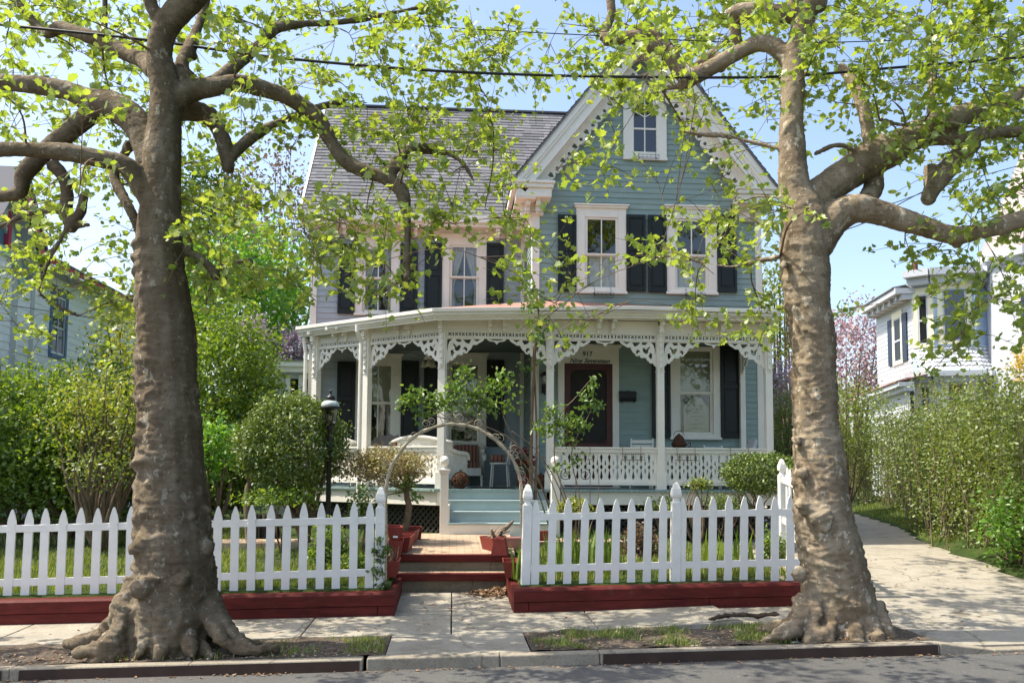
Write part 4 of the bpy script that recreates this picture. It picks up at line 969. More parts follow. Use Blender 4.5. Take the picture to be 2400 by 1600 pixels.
def fpost(parent, p, h, w=.10, ry=0):
    b = MB(); x, y, z = p; k = w/2; dx = math.tan(-ry)
    def ring(hw, zz): return [(x+dx*(zz)*-1-hw,y-hw,z+zz),(x+dx*(zz)*-1+hw,y-hw,z+zz),(x+dx*(zz)*-1+hw,y+hw,z+zz),(x+dx*(zz)*-1-hw,y+hw,z+zz)]
    pr = [(k,-.06),(k,h-.24),(k*.62,h-.215),(k*.62,h-.185),(k*1.0,h-.17),(k*1.06,h-.14),(k*.9,h-.08),(k*.5,h-.02),(k*.12,h)]
    vs = [v for hw, zz in pr for v in ring(hw, zz)]; n = len(pr)
    fs = [(i*4+j, i*4+(j+1)%4, (i+1)*4+(j+1)%4, (i+1)*4+j) for i in range(n-1) for j in range(4)] + [(3,2,1,0),((n-1)*4,(n-1)*4+1,(n-1)*4+2,(n-1)*4+3)]
    b.add(vs, fs); return b.build('post', M['fence'], parent, False, .006)
def fence(name, label, pxs, posts, xa, xb, ztop_px, group=None, lean=0):
    # pxs: photo columns of the picket heads; ztop_px: two (px,py) pairs giving the line of the heads
    (pa, ya), (pb, yb) = ztop_px
    A, B = at(pa,ya,FY-.05), at(pb,yb,FY-.05)
    zt = lambda x: lerp(A.z,B.z,(x-A.x)/(B.x-A.x))
    t = thing(name, label, 'picket fence', ((A.x+B.x)/2, FY, A.z-1))
    for px in pxs:
        x = at(px, lerp(ya,yb,(px-pa)/(pb-pa)), FY-.05).x
        picket(t, (x+lean*PHT, FY-.05, zt(x)-PHT), 0, -lean)
    for hh in (.215, .80):
        b = MB(); a, c = (xa, zt(xa)-1+hh), (xb, zt(xb)-1+hh)
        b.hexa([(a[0],FY-.047,a[1]-.04),(c[0],FY-.047,c[1]-.04),(c[0],FY-.01,c[1]-.04),(a[0],FY-.01,a[1]-.04)],[(a[0],FY-.047,a[1]+.04),(c[0],FY-.047,c[1]+.04),(c[0],FY-.01,c[1]+.04),(a[0],FY-.01,a[1]+.04)])
        b.build('rail', M['fence'], t, False, .004)
    for px, top, bot in posts:
        p = at(px, bot, FY); q = at(px, top, FY)
        fpost(t, (p.x, FY-.01, p.z-.02), q.z-p.z+.02, .104, -lean)
    return t
lf = [-14+40.5*k for k in range(-2,12)] + [471,513,553.6,593,634,673,713,753.6,791,831,868]
lf = sorted(set(round(v,1) for v in lf if v < 450 or v > 460))
fence('picket_fence', 'white picket fence run behind the thick tree, ending at a post by the arch', lf, [(889,1140,1378)], ax(-110,1300,FY), ax(893,1300,FY), ((27,1196),(869,1177)))
rf = [1259,1296,1334,1371,1408,1445,1483,1519,1556,1600,1635,1672,1708,1745,1782,1818,1854,1890,1926]
fence('picket_fence', 'white picket fence run from the arch to the driveway tree, with a tall middle post', rf, [(1231,1134,1370),(1581,1129,1366),(1952,1122,1362)], ax(1226,1300,FY), ax(1955,1300,FY), ((1259,1170),(1818,1160)), None, -.022)
# short run along the driveway
t = thing('picket_fence', 'short white picket fence run turning back beside the driveway', 'picket fence', (4.6, 11.1, .5))
p0, p1 = V((ax(1956,1300,9.95), 9.95, .50)), V((ax(1834,1200,12.3), 12.3, az(1834,1200,12.3)-.0))
p1.z = az(1834,1075,12.3)-1.16
dd = (p1-p0); n = 11; rz = math.atan2(dd.y, dd.x)
for i in range(1, n): picket(t, p0+dd*(i/n)+V((0,0,.06)), rz+math.pi)
for hh in (.27, .86):
    b = MB(); b.bar(p0+V((0,0,hh)), p1+V((0,0,hh)), .035, .08); b.build('rail', M['fence'], t)
fpost(t, tuple(p1), 1.16, .10)

# ---------------------------------------------------------------- trees
def catmull(P, n=4):
    out = []; k = len(P)
    for i in range(k-1):
        a, b_, c, d = P[max(i-1,0)], P[i], P[i+1], P[min(i+2,k-1)]
        for j in range(n):
            t = j/n; out.append(.5*((2*b_)+(c-a)*t+(2*a-5*b_+4*c-d)*t*t+(3*b_-a-3*c+d)*t**3))
    out.append(P[-1]); return out
def limb_world(pts, Y0, n=4):
    P, Rr = [], []
    for x, y, w, dy in pts:
        p = dat(x, y, Y0+dy); P.append(p); Rr.append(.90*w/0.98/2/ppm(p))
    P2 = catmull(P, n); R2 = [float(np.interp(i/n, range(len(Rr)), Rr)) for i in range(len(P2))]
    return P2, R2
def smooth_skin(name, mb, voxel, mat, parent, disp, iters=5):
    me = bpy.data.meshes.new(name+'_raw'); me.from_pydata(mb.v, [], mb.f); o = bpy.data.objects.new(name+'_raw', me); COL.objects.link(o)
    r = o.modifiers.new('r', 'REMESH'); r.mode = 'VOXEL'; r.voxel_size = voxel
    s = o.modifiers.new('s', 'SMOOTH'); s.factor = .5; s.iterations = iters
    dg = bpy.context.evaluated_depsgraph_get(); m2 = bpy.data.meshes.new_from_object(o.evaluated_get(dg)); bpy.data.objects.remove(o)
    m2.name = name; n = len(m2.vertices); co = np.zeros(n*3, np.float32); no = np.zeros(n*3, np.float32)
    m2.vertices.foreach_get('co', co); m2.vertex_normals.foreach_get('vector', no); co = co.reshape(-1,3); no = no.reshape(-1,3)
    d = np.array([disp(V(c), V(q)) for c, q in zip(co, no)], np.float32)
    co = co+no*d[:,None]; lowm = co[:,2] < .30; co[lowm,1] = np.maximum(co[lowm,1], 7.725+.02*np.sin(co[lowm,0]*23))
    m2.vertices.foreach_set('co', co.ravel()); m2.update(); m2.materials.clear()
    mo = m2.attributes.new('moss_shade', 'FLOAT', 'POINT'); mo.data.foreach_set('value', np.clip(no[:,0]*.9+no[:,1]*.3+.15-.25*no[:,2], 0, 1).astype(np.float32)); m2.shade_smooth()  # weight of the mossy tint and its painted shade, by facing
    return link(name, m2, mat, parent)

LEAF5 = np.array([(0,0,0),(.16,-.05,.02),(.42,.06,.05),(.34,.20,.05),(.52,.36,.03),(.30,.48,.03),(.30,.62,.01),(.10,.66,.0),(0,1.0,-.06),(-.10,.66,.0),(-.30,.62,.01),(-.30,.48,.03),(-.52,.36,.03),(-.34,.20,.05),(-.42,.06,.05),(-.16,-.05,.02),(0,.32,-.03)])
TRI5 = np.array([(16,i,i+1) for i in range(0,15)]+[(16,15,0)])
LEAFS = np.array([(0,0,0),(.28,.35,.05),(.22,.7,.03),(0,1,-.05),(-.22,.7,.03),(-.28,.35,.05)]); TRIS = np.array([(0,1,2),(0,2,3),(0,3,4),(0,4,5)])
def leaves(name, pos, size, mat, parent, up=.6, tmpl='small', updir=None, droop=0.0):
    T, F_ = (LEAF5, TRI5) if tmpl == 'lobed' else (LEAFS, TRIS)
    pos = np.asarray(pos, float).reshape(-1,3); n = len(pos); size = np.broadcast_to(size, (n,))
    nrm = NR.normal(0, 1, (n,3)); nrm /= np.linalg.norm(nrm, axis=1)[:,None]; nrm = nrm*(1-up)+np.array([0,0,1.])*up*np.where(NR.random(n) < .93, 1, -1)[:,None]
    nrm /= np.linalg.norm(nrm, axis=1)[:,None]
    d = NR.normal(0, 1, (n,3)) if updir is None else np.asarray(updir, float)+NR.normal(0, .45, (n,3))
    d[:,2] -= droop
    d -= nrm*(d*nrm).sum(1)[:,None]; d /= np.linalg.norm(d, axis=1)[:,None]; s = np.cross(d, nrm)
    wv = NR.uniform(.8, 1.15, n)[:,None,None]
    co = pos[:,None,:] + size[:,None,None]*(s[:,None,:]*T[None,:,0:1]*wv + d[:,None,:]*T[None,:,1:2] + nrm[:,None,:]*T[None,:,2:3]*NR.uniform(-2,4.0,n)[:,None,None])
    f = (np.arange(n)[:,None,None]*len(T)+F_[None]).reshape(-1,3)
    return fast_mesh(name, co.reshape(-1,3), f, mat, parent)

def crease(c, k):
    w = 1-2.2*abs(mnoise.noise(V((c.x*4.5, c.y*4.5, c.z*19+k)))); return .013*max(0,w)**2 - .004
def trunk_folds(ridges, burls_amp=.018, base=.012, seed=0):
    def disp(c, q):
        d = base*mnoise.noise(c*3.1+V((seed,0,0)))*1.4 + .009*(.5-abs(mnoise.noise(V((c.x*12,c.y*12,c.z*16)))))*2*clamp((5-c.z)/3,.3,1) + .005*mnoise.noise(c*30) + .012*mnoise.noise(c*8.5)*clamp((4-c.z)/2,.2,1)
        if c.z < 3.4:
            d += burls_amp*mnoise.noise(V((c.x*5, c.y*5, c.z*7+seed)))*clamp((3.4-c.z)/2, 0, 1)
        d += crease(c+V((.03*mnoise.noise(c*9),0,.05*mnoise.noise(c*5))), seed)*clamp((4.6-c.z)/2,.15,1)
        ang = math.atan2(q.y, q.x)
        for zk, ak, A, wz, sl_ in ridges:
            da = (ang-ak+math.pi)%(2*math.pi)-math.pi; m_ = math.cos(da)
            if m_ <= 0: continue
            e = (c.z-zk-sl_*da+.03*mnoise.noise(c*4+V((zk,0,0))))/wz
            if abs(e) < 3: d += A*math.exp(-e*e if e < 0 else -e*e*.35)*m_**2.2*(.6+.8*mnoise.noise(c*6+V((0,zk,0))))
        if c.z < .62:
            d += (.05*(.35-abs(mnoise.noise(V((c.x*7,c.y*7,c.z*4+seed)))))+.012*mnoise.noise(c*22))*clamp((.62-c.z)/.4, 0, 1)
        return d
    return disp

class Tree:
    def __init__(s, name, label, base): s.root = thing(name, label, 'tree', tuple(base)); s.mb = MB(); s.sk = []; s.tw = MB(); s.lp = []; s.lsz = []; s.ldir = []
    def limb(s, pts, Y0, n=4, ext=0, ball=False):
        P, Rr = limb_world(pts, Y0, n); s.mb.tube(P, Rr, 14)
        if ball: s.mb.ball(P[-1], Rr[-1]*1.15, 12)
        for p, r in zip(P, Rr): s.sk.append((p, r))
        return P, Rr
    def ball(s, x, y, w, Y, sz=1.0):
        p = dat(x, y, Y); r = .86*w/0.98/2/ppm(p)
        for k in range(4): s.mb.ball(p+V((random.uniform(-.4,.4),random.uniform(-.3,.3),random.uniform(-.4,.4)))*r, r*random.uniform(.6,.85), 12, sz)
    def nearest(s, c):
        best, bd = None, 1e9
        for p, r in s.sk:
            d = (p-c).length + max(0, p.z-c.z)*.15
            if r > .17: d += 1.0
            if d < bd: bd, best = d, (p, r)
        return best
    def cluster(s, c, rad, nspr, lsize, nl=(6,10)):
        p, r = s.nearest(c); L_ = (c-p).length
        if L_ > .12:
            mid = p.lerp(c, .5)+V((random.uniform(-.1,.1),random.uniform(-.1,.1),random.uniform(-.02,.16)))*L_
            r0 = min(r*.7, .008+.0075*L_); P = catmull([p, mid, c+V((0,0,-.03))], 5); R_ = [lerp(r0, .0045, i/(len(P)-1)) for i in range(len(P))]
            s.tw.tube(P, R_, 5)
            for q, rr in list(zip(P, R_))[3:]: s.sk.append((q, rr))
            src = P[4:]
        else: src = [p]
        for _ in range(nspr):
            b_ = random.choice(src); e = c+V((random.gauss(0,1)*rad[0], random.gauss(0,1)*rad[1], random.gauss(0,1)*rad[2]))
            d = e-b_
            if d.length < .05: continue
            if d.length > 1.0: e = b_+d.normalized()*1.0
            m_ = b_.lerp(e, .5)+V((0,0,.06*d.length)); P = [b_, m_, e]
            s.tw.tube(P, [.0045,.0035,.002], 3, False)
            k = random.randint(*nl)
            for i in range(k):
                t = random.uniform(.25, 1.0); q = (b_.lerp(m_, t*2) if t < .5 else m_.lerp(e, t*2-1))+V((random.gauss(0,.05),random.gauss(0,.05),random.gauss(0,.04)-.01))
                s.lp.append(q); s.lsz.append(lsize*random.uniform(.55,1.2)); dd = d.normalized(); s.ldir.append((dd.x+random.gauss(0,.6),dd.y+random.gauss(0,.6),dd.z-.35))
    def finish(s, voxel, mat, disp, leafmat_, iters=5):
        smooth_skin('trunk', s.mb, voxel, mat, s.root, disp, iters)
        s.tw.build('branches', M['stem'], s.root, True)
        leaves('crown', s.lp, np.array(s.lsz), leafmat_, s.root, .45, 'lobed', np.array(s.ldir))

YA, YB = 8.14, 8.16
LT = Tree('sycamore_tree', 'gnarled thick-trunked street sycamore with rippled bark, nearest the left edge of the photo', (-2.55, YA, .1))
RTr = Tree('sycamore_tree', 'smoother street sycamore standing beside the driveway apron, its trunk half in shade', (3.45, YB, .15))
# left tree, trunk and limbs traced from the photo (column, row, width, depth offset)
LT.limb([(392,1500,215,0.05),(391,1465,215,0.03),(398,1400,212,0),(402,1330,196,0),(398,1240,186,0),(394,1150,172,0),(391,1050,158,0),(388,950,150,0),(384,860,146,.02),(381,760,142,.03),(374,680,132,.04),(365,600,121,.05),(368,520,106,.05),(371,440,98,.05),(372,360,90,.05),(378,280,78,.05),(378,200,74,.03),(366,130,60,0),(378,70,64,-.05),(410,25,70,-.1),(455,-30,66,-.15),(490,-120,58,-.2),(500,-300,44,-.2),(520,-520,26,-.1)], YA, 4)
LT.limb([(372,60,34,-.05),(348,15,34,-.1),(330,-40,30,-.15),(300,-140,22,-.2)], YA)
LT.limb([(395,230,60,.05),(440,208,52,.1),(490,200,47,.15),(550,191,45,.2),(620,208,43,.3),(680,235,44,.35),(730,275,38,.4),(765,335,36,.45),(800,375,38,.45),(850,397,36,.45),(890,412,36,.45),(922,440,32,.45),(930,475,30,.45)], YA)
LT.limb([(892,408,30,.45),(905,380,34,.45),(918,366,26,.5),(938,345,22,.6),(975,336,20,.7),(1010,345,16,.8),(1060,372,12,.8),(1090,420,8,.8)], YA)
LT.ball(922,380,34,YA+.42)
LT.limb([(930,470,28,.45),(936,520,15,.5),(934,580,18,.5),(937,640,17,.5)], YA)
LT.limb([(950,345,16,.6),(1000,352,15,.9),(1060,350,12,1.1),(1150,345,7,1.3)], YA)
LT.limb([(408,150,44,.25),(455,195,34,.5),(500,182,30,.7),(555,140,32,.9),(600,100,30,1.0),(632,66,26,1.1),(690,56,20,1.2),(780,52,15,1.4),(900,30,11,1.7),(1000,10,7,2.0)], YA)
LT.limb([(400,250,60,.3),(445,255,50,.4),(487,272,46,.45),(508,310,40,.45),(518,350,36,.45),(523,384,30,.45)], YA, 4, 0, True)
LT.limb([(525,372,26,.45),(545,345,26,.5),(590,308,25,.65),(640,282,22,.8),(690,262,20,.95),(740,244,18,1.1),(790,232,14,1.3)], YA)
LT.limb([(355,470,64,.05),(322,418,62,.0),(285,378,50,-.1),(230,364,44,-.15),(153,350,40,-.2),(80,345,38,-.2),(0,343,38,-.2),(-90,350,32,-.2),(-220,375,20,-.2),(-360,410,8,-.2)], YA)
LT.limb([(350,380,70,.15),(330,315,76,.2),(298,268,78,.25),(255,245,74,.3),(212,236,66,.35),(165,212,46,.35),(110,200,40,.4),(50,193,40,.4),(-40,185,36,.5),(-140,180,30,.6),(-260,150,18,.8),(-400,120,7,1.0)], YA)
LT.limb([(225,248,56,.35),(180,285,52,.3),(140,318,46,.3),(100,352,42,.3),(70,383,40,.3),(52,408,38,.3),(46,440,34,.3),(15,450,32,.3),(-40,452,30,.3)], YA)
LT.limb([(118,375,34,.3),(145,405,32,.3),(155,445,30,.3),(152,490,32,.3),(164,522,28,.3)], YA, 4, 0, True)
LT.limb([(166,510,26,.3),(186,488,26,.3),(193,452,22,.3)], YA, 4, 0, True)
LT.limb([(165,520,18,.3),(190,517,15,.3),(208,516,10,.3)], YA)
LT.limb([(175,518,11,.3),(150,530,10,.3),(132,565,10,.3),(112,602,10,.35),(95,650,9,.4),(92,672,8,.4),(130,700,7,.5),(180,725,5,.6)], YA)
LT.limb([(150,490,12,.3),(110,486,12,.25),(60,492,13,.2),(20,512,13,.15),(-30,530,13,.1)], YA)
LT.limb([(300,330,30,.5),(285,355,26,.6),(262,405,24,.6),(285,455,26,.5),(308,500,26,.4),(325,545,26,.3),(345,600,24,.2)], YA)
LT.limb([(362,165,54,.1),(330,138,46,.3),(286,122,42,.45),(245,97,36,.55),(204,84,32,.6),(168,72,32,.7),(135,64,28,.8),(108,78,24,.9),(88,62,22,1.0),(60,32,22,1.0),(25,-10,22,1.0),(-20,-80,18,1.0)], YA)
LT.limb([(238,90,24,.55),(240,55,16,.55),(241,20,15,.55),(240,-40,13,.55)], YA)
LT.ball(246,85,42,YA+.5); LT.ball(415,175,40,YA+.1,1.3); LT.ball(440,130,36,YA+.3)
LT.limb([(425,190,40,.1),(418,150,34,.15),(430,122,36,.25),(446,85,26,.4),(462,40,24,.5),(476,-20,22,.6),(500,-120,14,.8)], YA)
LT.limb([(415,565,36,.1),(440,583,24,.1),(468,600,22,.1),(493,625,18,.1),(497,637,16,.1)], YA, 4, 0, True)
LT.limb([(494,628,13,.1),(520,608,9,.15),(560,600,7,.25),(620,580,5,.4)], YA)
# root flare and burls
for x, y, w, Y, q in ((330,1255,70,YA-.22,.8),(360,1245,52,YA-.26,.7),(440,1185,26,YA-.20,.8),(474,1250,40,YA-.10,1.1),(318,1190,36,YA-.15,.7),(345,1345,80,YA-.28,.7),(420,1330,50,YA-.3,1),(335,1180,40,YA-.25,.5),(322,1010,34,YA-.1,.6),(478,1170,24,YA-.05,.8)): LT.ball(x, y, w, Y, q)
def root(T, pts, Y0s, w0):
    P = catmull([dat(x, y, (8.12,7.98)[k] if k < 2 and Y < 8 else max(Y, 7.80)) for k, (x, y, Y) in enumerate(pts)], 4); T.mb.tube(P, [lerp(w0, .022, i/(len(P)-1)) for i in range(len(P))], 10)
for pts, w in (([(310,1330,7.9),(290,1400,7.9),(268,1455,7.85),(235,1490,7.8)],.11),([(355,1350,7.9),(345,1420,7.85),(330,1480,7.8),(310,1510,7.78)],.12),([(385,1360,7.9),(378,1430,7.85),(372,1490,7.78),(365,1515,7.76)],.12),([(420,1350,7.9),(428,1430,7.85),(440,1490,7.78),(448,1512,7.76)],.12),([(455,1340,7.9),(475,1410,7.85),(505,1462,7.8),(540,1490,7.8)],.11)): root(LT, pts, 0, w)
for pts, w in (([(1870,1340,7.9),(1868,1410,7.85),(1862,1465,7.8),(1850,1482,7.78)],.10),([(1900,1340,7.9),(1905,1420,7.85),(1908,1470,7.8),(1905,1488,7.78)],.10),([(1950,1340,7.9),(1960,1420,7.85),(1968,1475,7.8),(1975,1488,7.78)],.11),([(1975,1330,7.95),(1995,1410,7.9),(2015,1465,7.85),(2030,1482,7.82)],.10)): root(RTr, pts, 0, w)
for pts, w in (([(330,1400,7.85),(285,1450,7.75),(240,1482,7.72),(170,1500,7.80)],.17),([(345,1420,7.75),(300,1480,7.62),(240,1508,7.60),(205,1520,7.62)],.16),([(400,1400,7.7),(390,1480,7.56),(380,1520,7.54)],.20),([(440,1400,7.72),(455,1470,7.60),(490,1512,7.58)],.15),
               ([(470,1380,7.85),(505,1440,7.85),(545,1472,7.9),(600,1482,8.0)],.15),([(480,1400,7.8),(520,1465,7.72),(570,1490,7.74),(640,1490,7.85)],.12),([(300,1380,8.0),(265,1440,8.05),(215,1468,8.1),(150,1480,8.15)],.14),([(350,1440,7.7),(330,1500,7.56),(300,1518,7.56)],.15),([(425,1420,7.65),(430,1490,7.55),(420,1520,7.55)],.15)): root(LT, pts, 0, w)
LT.mb.ball((-2.53,YA+.15,.10), .42, 16, .26, 1.05, .85)
# right tree
RTr.limb([(1930,1480,205,.10),(1930,1440,192,.08),(1925,1370,176,.04),(1912,1290,158,0),(1893,1200,146,0),(1884,1100,132,0),(1876,1000,114,0),(1872,900,108,0),(1868,800,112,0),(1856,700,112,0),(1850,630,118,0),(1846,560,116,0),(1846,500,118,0),(1826,440,84,0),(1820,380,72,0),(1818,300,64,0),(1820,220,58,0),(1824,140,50,0),(1840,70,52,0),(1852,20,58,0),(1860,-30,52,0),(1880,-140,44,.1),(1900,-300,30,.2),(1890,-500,18,.2)], YB)
RTr.limb([(1826,190,46,0),(1812,140,44,.05),(1780,108,42,.1),(1742,100,40,.15),(1700,118,38,.2),(1650,148,38,.25),(1610,170,42,.3),(1582,178,46,.3),(1556,155,40,.35),(1538,125,38,.35),(1512,98,46,.4),(1490,86,42,.4),(1440,86,34,.45),(1385,92,32,.5)], YB)
RTr.limb([(1388,92,30,.5),(1395,60,24,.5),(1405,25,22,.5),(1395,-30,20,.5)], YB)
RTr.ball(1505,105,50,YB+.35); RTr.ball(1583,190,36,YB+.3)
RTr.limb([(1590,195,20,.3),(1560,200,14,.35),(1520,205,12,.45),(1490,230,8,.5)], YB)
RTr.limb([(1850,30,50,0),(1800,32,46,.05),(1750,30,44,.1),(1700,26,44,.15),(1672,40,38,.2)], YB)
RTr.limb([(1690,35,30,.2),(1688,70,24,.25),(1700,110,22,.3)], YB); RTr.limb([(1660,165,20,.3),(1640,125,22,.35),(1600,150,16,.4)], YB)
RTr.ball(1870,10,66,YB); RTr.ball(1835,0,50,YB)
RTr.limb([(1850,490,92,.05),(1880,450,88,.1),(1925,415,86,.15),(1985,375,86,.2),(2040,348,86,.25),(2090,318,74,.3),(2145,292,66,.35),(2200,268,60,.4),(2260,252,54,.5),(2310,235,48,.55),(2352,215,46,.6),(2420,180,42,.7),(2520,150,30,.8),(2640,120,18,1.0),(2780,70,7,1.2)], YB)
RTr.ball(2165,275,74,YB+.35,.8)
RTr.limb([(2090,325,40,.3),(2150,318,38,.35),(2210,318,36,.4),(2270,306,36,.5),(2352,300,34,.6),(2450,290,26,.7),(2570,270,15,.9),(2690,240,6,1.1)], YB)
RTr.limb([(2240,325,44,.45),(2205,355,50,.45),(2170,395,50,.45),(2145,430,42,.45),(2133,455,34,.45)], YB, 4, 0, True)
RTr.limb([(2135,380,30,.5),(2138,410,34,.48),(2140,440,34,.45)], YB)
RTr.limb([(1870,560,96,0),(1915,505,84,-.05),(1960,480,76,-.1),(2010,488,60,-.15),(2070,505,56,-.2),(2130,523,50,-.25),(2190,540,46,-.3),(2245,533,44,-.35),(2300,518,44,-.4),(2360,500,42,-.45),(2460,480,32,-.5),(2570,450,22,-.5),(2700,430,9,-.5)], YB)
RTr.ball(2195,558,30,YB-.3); RTr.ball(2305,530,34,YB-.4)
RTr.limb([(1990,460,50,.1),(2008,425,44,.3),(2004,360,36,.4),(1990,280,36,.5),(1975,220,32,.6),(1955,185,24,.7),(1930,150,18,.8)], YB)
RTr.limb([(2145,290,24,.4),(2140,240,24,.4),(2142,180,20,.5),(2150,100,14,.6)], YB)
RTr.limb([(1990,362,16,.1),(1960,345,12,.05),(1925,333,12,0),(1890,345,10,0),(1870,355,9,0)], YB)
RTr.limb([(2220,292,14,.3),(2160,282,13,.1),(2080,288,12,0),(2020,275,8,-.1)], YB)
RTr.limb([(1795,342,14,0),(1740,330,12,.1),(1680,315,10,.2),(1620,310,8,.3),(1560,300,6,.35)], YB)
RTr.limb([(1790,455,12,0),(1740,452,9,.1),(1680,470,7,.3)], YB); RTr.limb([(1792,590,12,0),(1740,600,8,.1),(1680,612,6,.2),(1600,600,5,.3)], YB)
for x, y, w, Y, q in ((1850,1165,70,YB-.18,.8),(1885,1195,60,YB-.25,.9),(1830,1010,30,YB-.1,.9),(1800,610,30,YB-.12,.9),(1955,1250,46,YB-.05,1),(1840,1090,30,YB-.15,1),(1860,690,40,YB-.15,1.2),(1835,1320,34,YB-.15,1.3)): RTr.ball(x, y, w, Y, q)
for pts, w in (([(1850,1380,7.95),(1845,1420,7.85),(1800,1452,7.80),(1750,1470,7.85)],.13),([(1905,1400,7.85),(1910,1440,7.72),(1880,1468,7.66),(1850,1480,7.68)],.12),([(1860,1400,7.9),(1858,1450,7.76),(1862,1478,7.72)],.13),([(1960,1400,7.85),(1975,1450,7.74),(1990,1480,7.74)],.15),([(2000,1390,7.98),(2025,1440,7.9),(2052,1468,7.9),(2075,1475,7.95)],.13),([(1930,1400,7.85),(1935,1470,7.70)],.14),([(1845,1400,8.05),(1800,1440,8.1),(1740,1445,8.2)],.10)): root(RTr, pts, 0, w)
RTr.mb.ball((3.50,YB+.12,.15), .40, 16, .26, 1, .85)

# where the leaf sprays are thick or thin (tenths, one digit per 100 x 100 cell of the view, rows from the sky down)
DENS = ["455346677778235566688999","323223467896433443667788","553334457986434433445577","345454334576533443123366","555476344344300244100246","555477677655312444001256","576576554222322113000267","233200000000110034010367"]
GAPS = [(1430,1570,300,390),(1190,1310,230,330),(1290,1475,440,690),(1010,1140,560,690),(1640,1760,200,330)]
def sprays():
    cs = []
    for j, row in enumerate(DENS):
        for i, ch in enumerate(row):
            w = int(ch); k = 0
            while w > 0:
                x, y = i*100+random.uniform(0,100), j*100+random.uniform(0,100)
                if any(a < x < c and e < y < f for a, c, e, f in GAPS): w -= 3; continue
                T = LT if x < 1215 else RTr
                if T is LT: Y = YA+random.choice((-.7,-.3,.2,.6,1.1,1.7,2.3)) + (.6 if 600 < x and y < 450 else 0)
                else: Y = YB+random.choice((-.6,-.3,.1,.5,1.0,1.6))
                if T is RTr and x < 1780 and y < 520 and 7.4 < Y < 9.3: Y = random.choice((6.8,7.1,9.4,9.8,10.2,10.5))
                if T is LT and x < 300 and 7.5 < Y < 9.1: Y = random.choice((7.0,9.3,9.7,10.2))
                if 1780 < x < 1930 and Y < YB: Y = YB+.5 if random.random() < .6 else Y-.2
                if 290 < x < 430 and Y < YA+.3: Y = YA+random.uniform(.5,2)
                Y = min(Y, 12.0); cs.append((T, dat(x, y, Y), w)); w -= 3
    return cs
CS = sprays()
CS.sort(key=lambda t: min((p-t[1]).length for p, r in t[0].sk if r < .2))
for T, c, w in CS:
    T.cluster(c, (.26,.26,.17), 7 if w >= 3 else 2+w, .083, (8,12))
# the rest of both crowns, above and beside the frame
for T, bx, n in ((LT,((-3.6,-1.2),(5.8,10.5),(6.2,8.6)),16),(LT,((-6.5,-3.5),(9.5,12),(6.2,8.6)),12),(RTr,((2.2,7.0),(6.5,10.5),(6.3,8.6)),22),(RTr,((2.0,5.5),(9.2,12.3),(7.3,8.7)),26),(RTr,((6.3,8.3),(7.3,9.6),(3.6,6.6)),12),(LT,((-7.6,-6.0),(7.3,9.6),(4.2,6.4)),8)):
    cl = [V((random.uniform(*bx[0]),random.uniform(*bx[1]),random.uniform(*bx[2]))) for _ in range(n)]
    cl.sort(key=lambda c: min((p-c).length for p, r in T.sk))
    for c in cl: T.cluster(c, (.40,.40,.26), 7, .13, (6,9))
rg = random.Random(3)
ridL = []; z = .8
while z < 3.9:
    ridL.append((z, math.pi*1.05+rg.uniform(-.5,.9), rg.uniform(.02,.055), rg.uniform(.018,.042), rg.uniform(-.12,.10))); z += rg.uniform(.05,.24)
ridR = []; z = .35
while z < 5.2:
    ridR.append((z, math.pi*1.1+rg.uniform(-.6,1.0), rg.uniform(.008,.034), rg.uniform(.014,.034), rg.uniform(-.16,.16))); z += rg.uniform(.08,.42)
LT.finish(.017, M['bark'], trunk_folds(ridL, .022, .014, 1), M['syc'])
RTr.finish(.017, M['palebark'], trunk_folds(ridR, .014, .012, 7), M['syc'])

# ---------------------------------------------------------------- plants
def foliage(c, rad, n, lump=.22, seed=0, inner=.45, zmin=None, fl=3.0):
    c = V(c); out = []; o = V((seed*3.7, seed*1.3, 0))
    while len(out) < n:
        d = V((random.gauss(0,1), random.gauss(0,1), random.gauss(0,1))).normalized()
        k = (inner+(1-inner)*random.random()**.6)*(1+lump*mnoise.noise(d*fl+o)*1.8)*(1+.06*random.gauss(0,1))
        g = mnoise.noise(d*6+o)
        if g < -.18 and random.random() < .6: continue
        p = V((c.x+d.x*rad[0]*k, c.y+d.y*rad[1]*k, c.z+d.z*rad[2]*k))
        if zmin is not None and p.z < zmin: continue
        out.append(p)
    return out
def stems(c0, tips, r0, r1, jit=.1):
    b = MB()
    for t in tips:
        a = V(c0)+V((random.gauss(0,jit*.4),random.gauss(0,jit*.4),0)); t = V(t); m_ = a.lerp(t,.5)+V((random.gauss(0,jit),random.gauss(0,jit),random.gauss(0,jit*.4)))
        b.tube(catmull([a,m_,t],3), [lerp(r0,r1,i/6) for i in range(7)], 5)
    return b
def bush(name, label, cat, c, rad, n, size, mat, base=None, nst=9, seed=1, lump=.22, inner=.45, up=.35, zmin=None, r0=.025, group=None):
    base = base or (c[0], c[1], max(.3, c[2]-rad[2])); t = thing(name, label, cat, base, group)
    pts = foliage(c, rad, n, lump, seed, inner, zmin)
    leaves('foliage', pts, NR.uniform(.6,1.25,len(pts))*size, mat, t, up)
    tips = random.sample(pts, min(nst, len(pts)))
    if nst: stems(base, tips, r0, .004).build('stem', M['stem'], t, True)
    return t

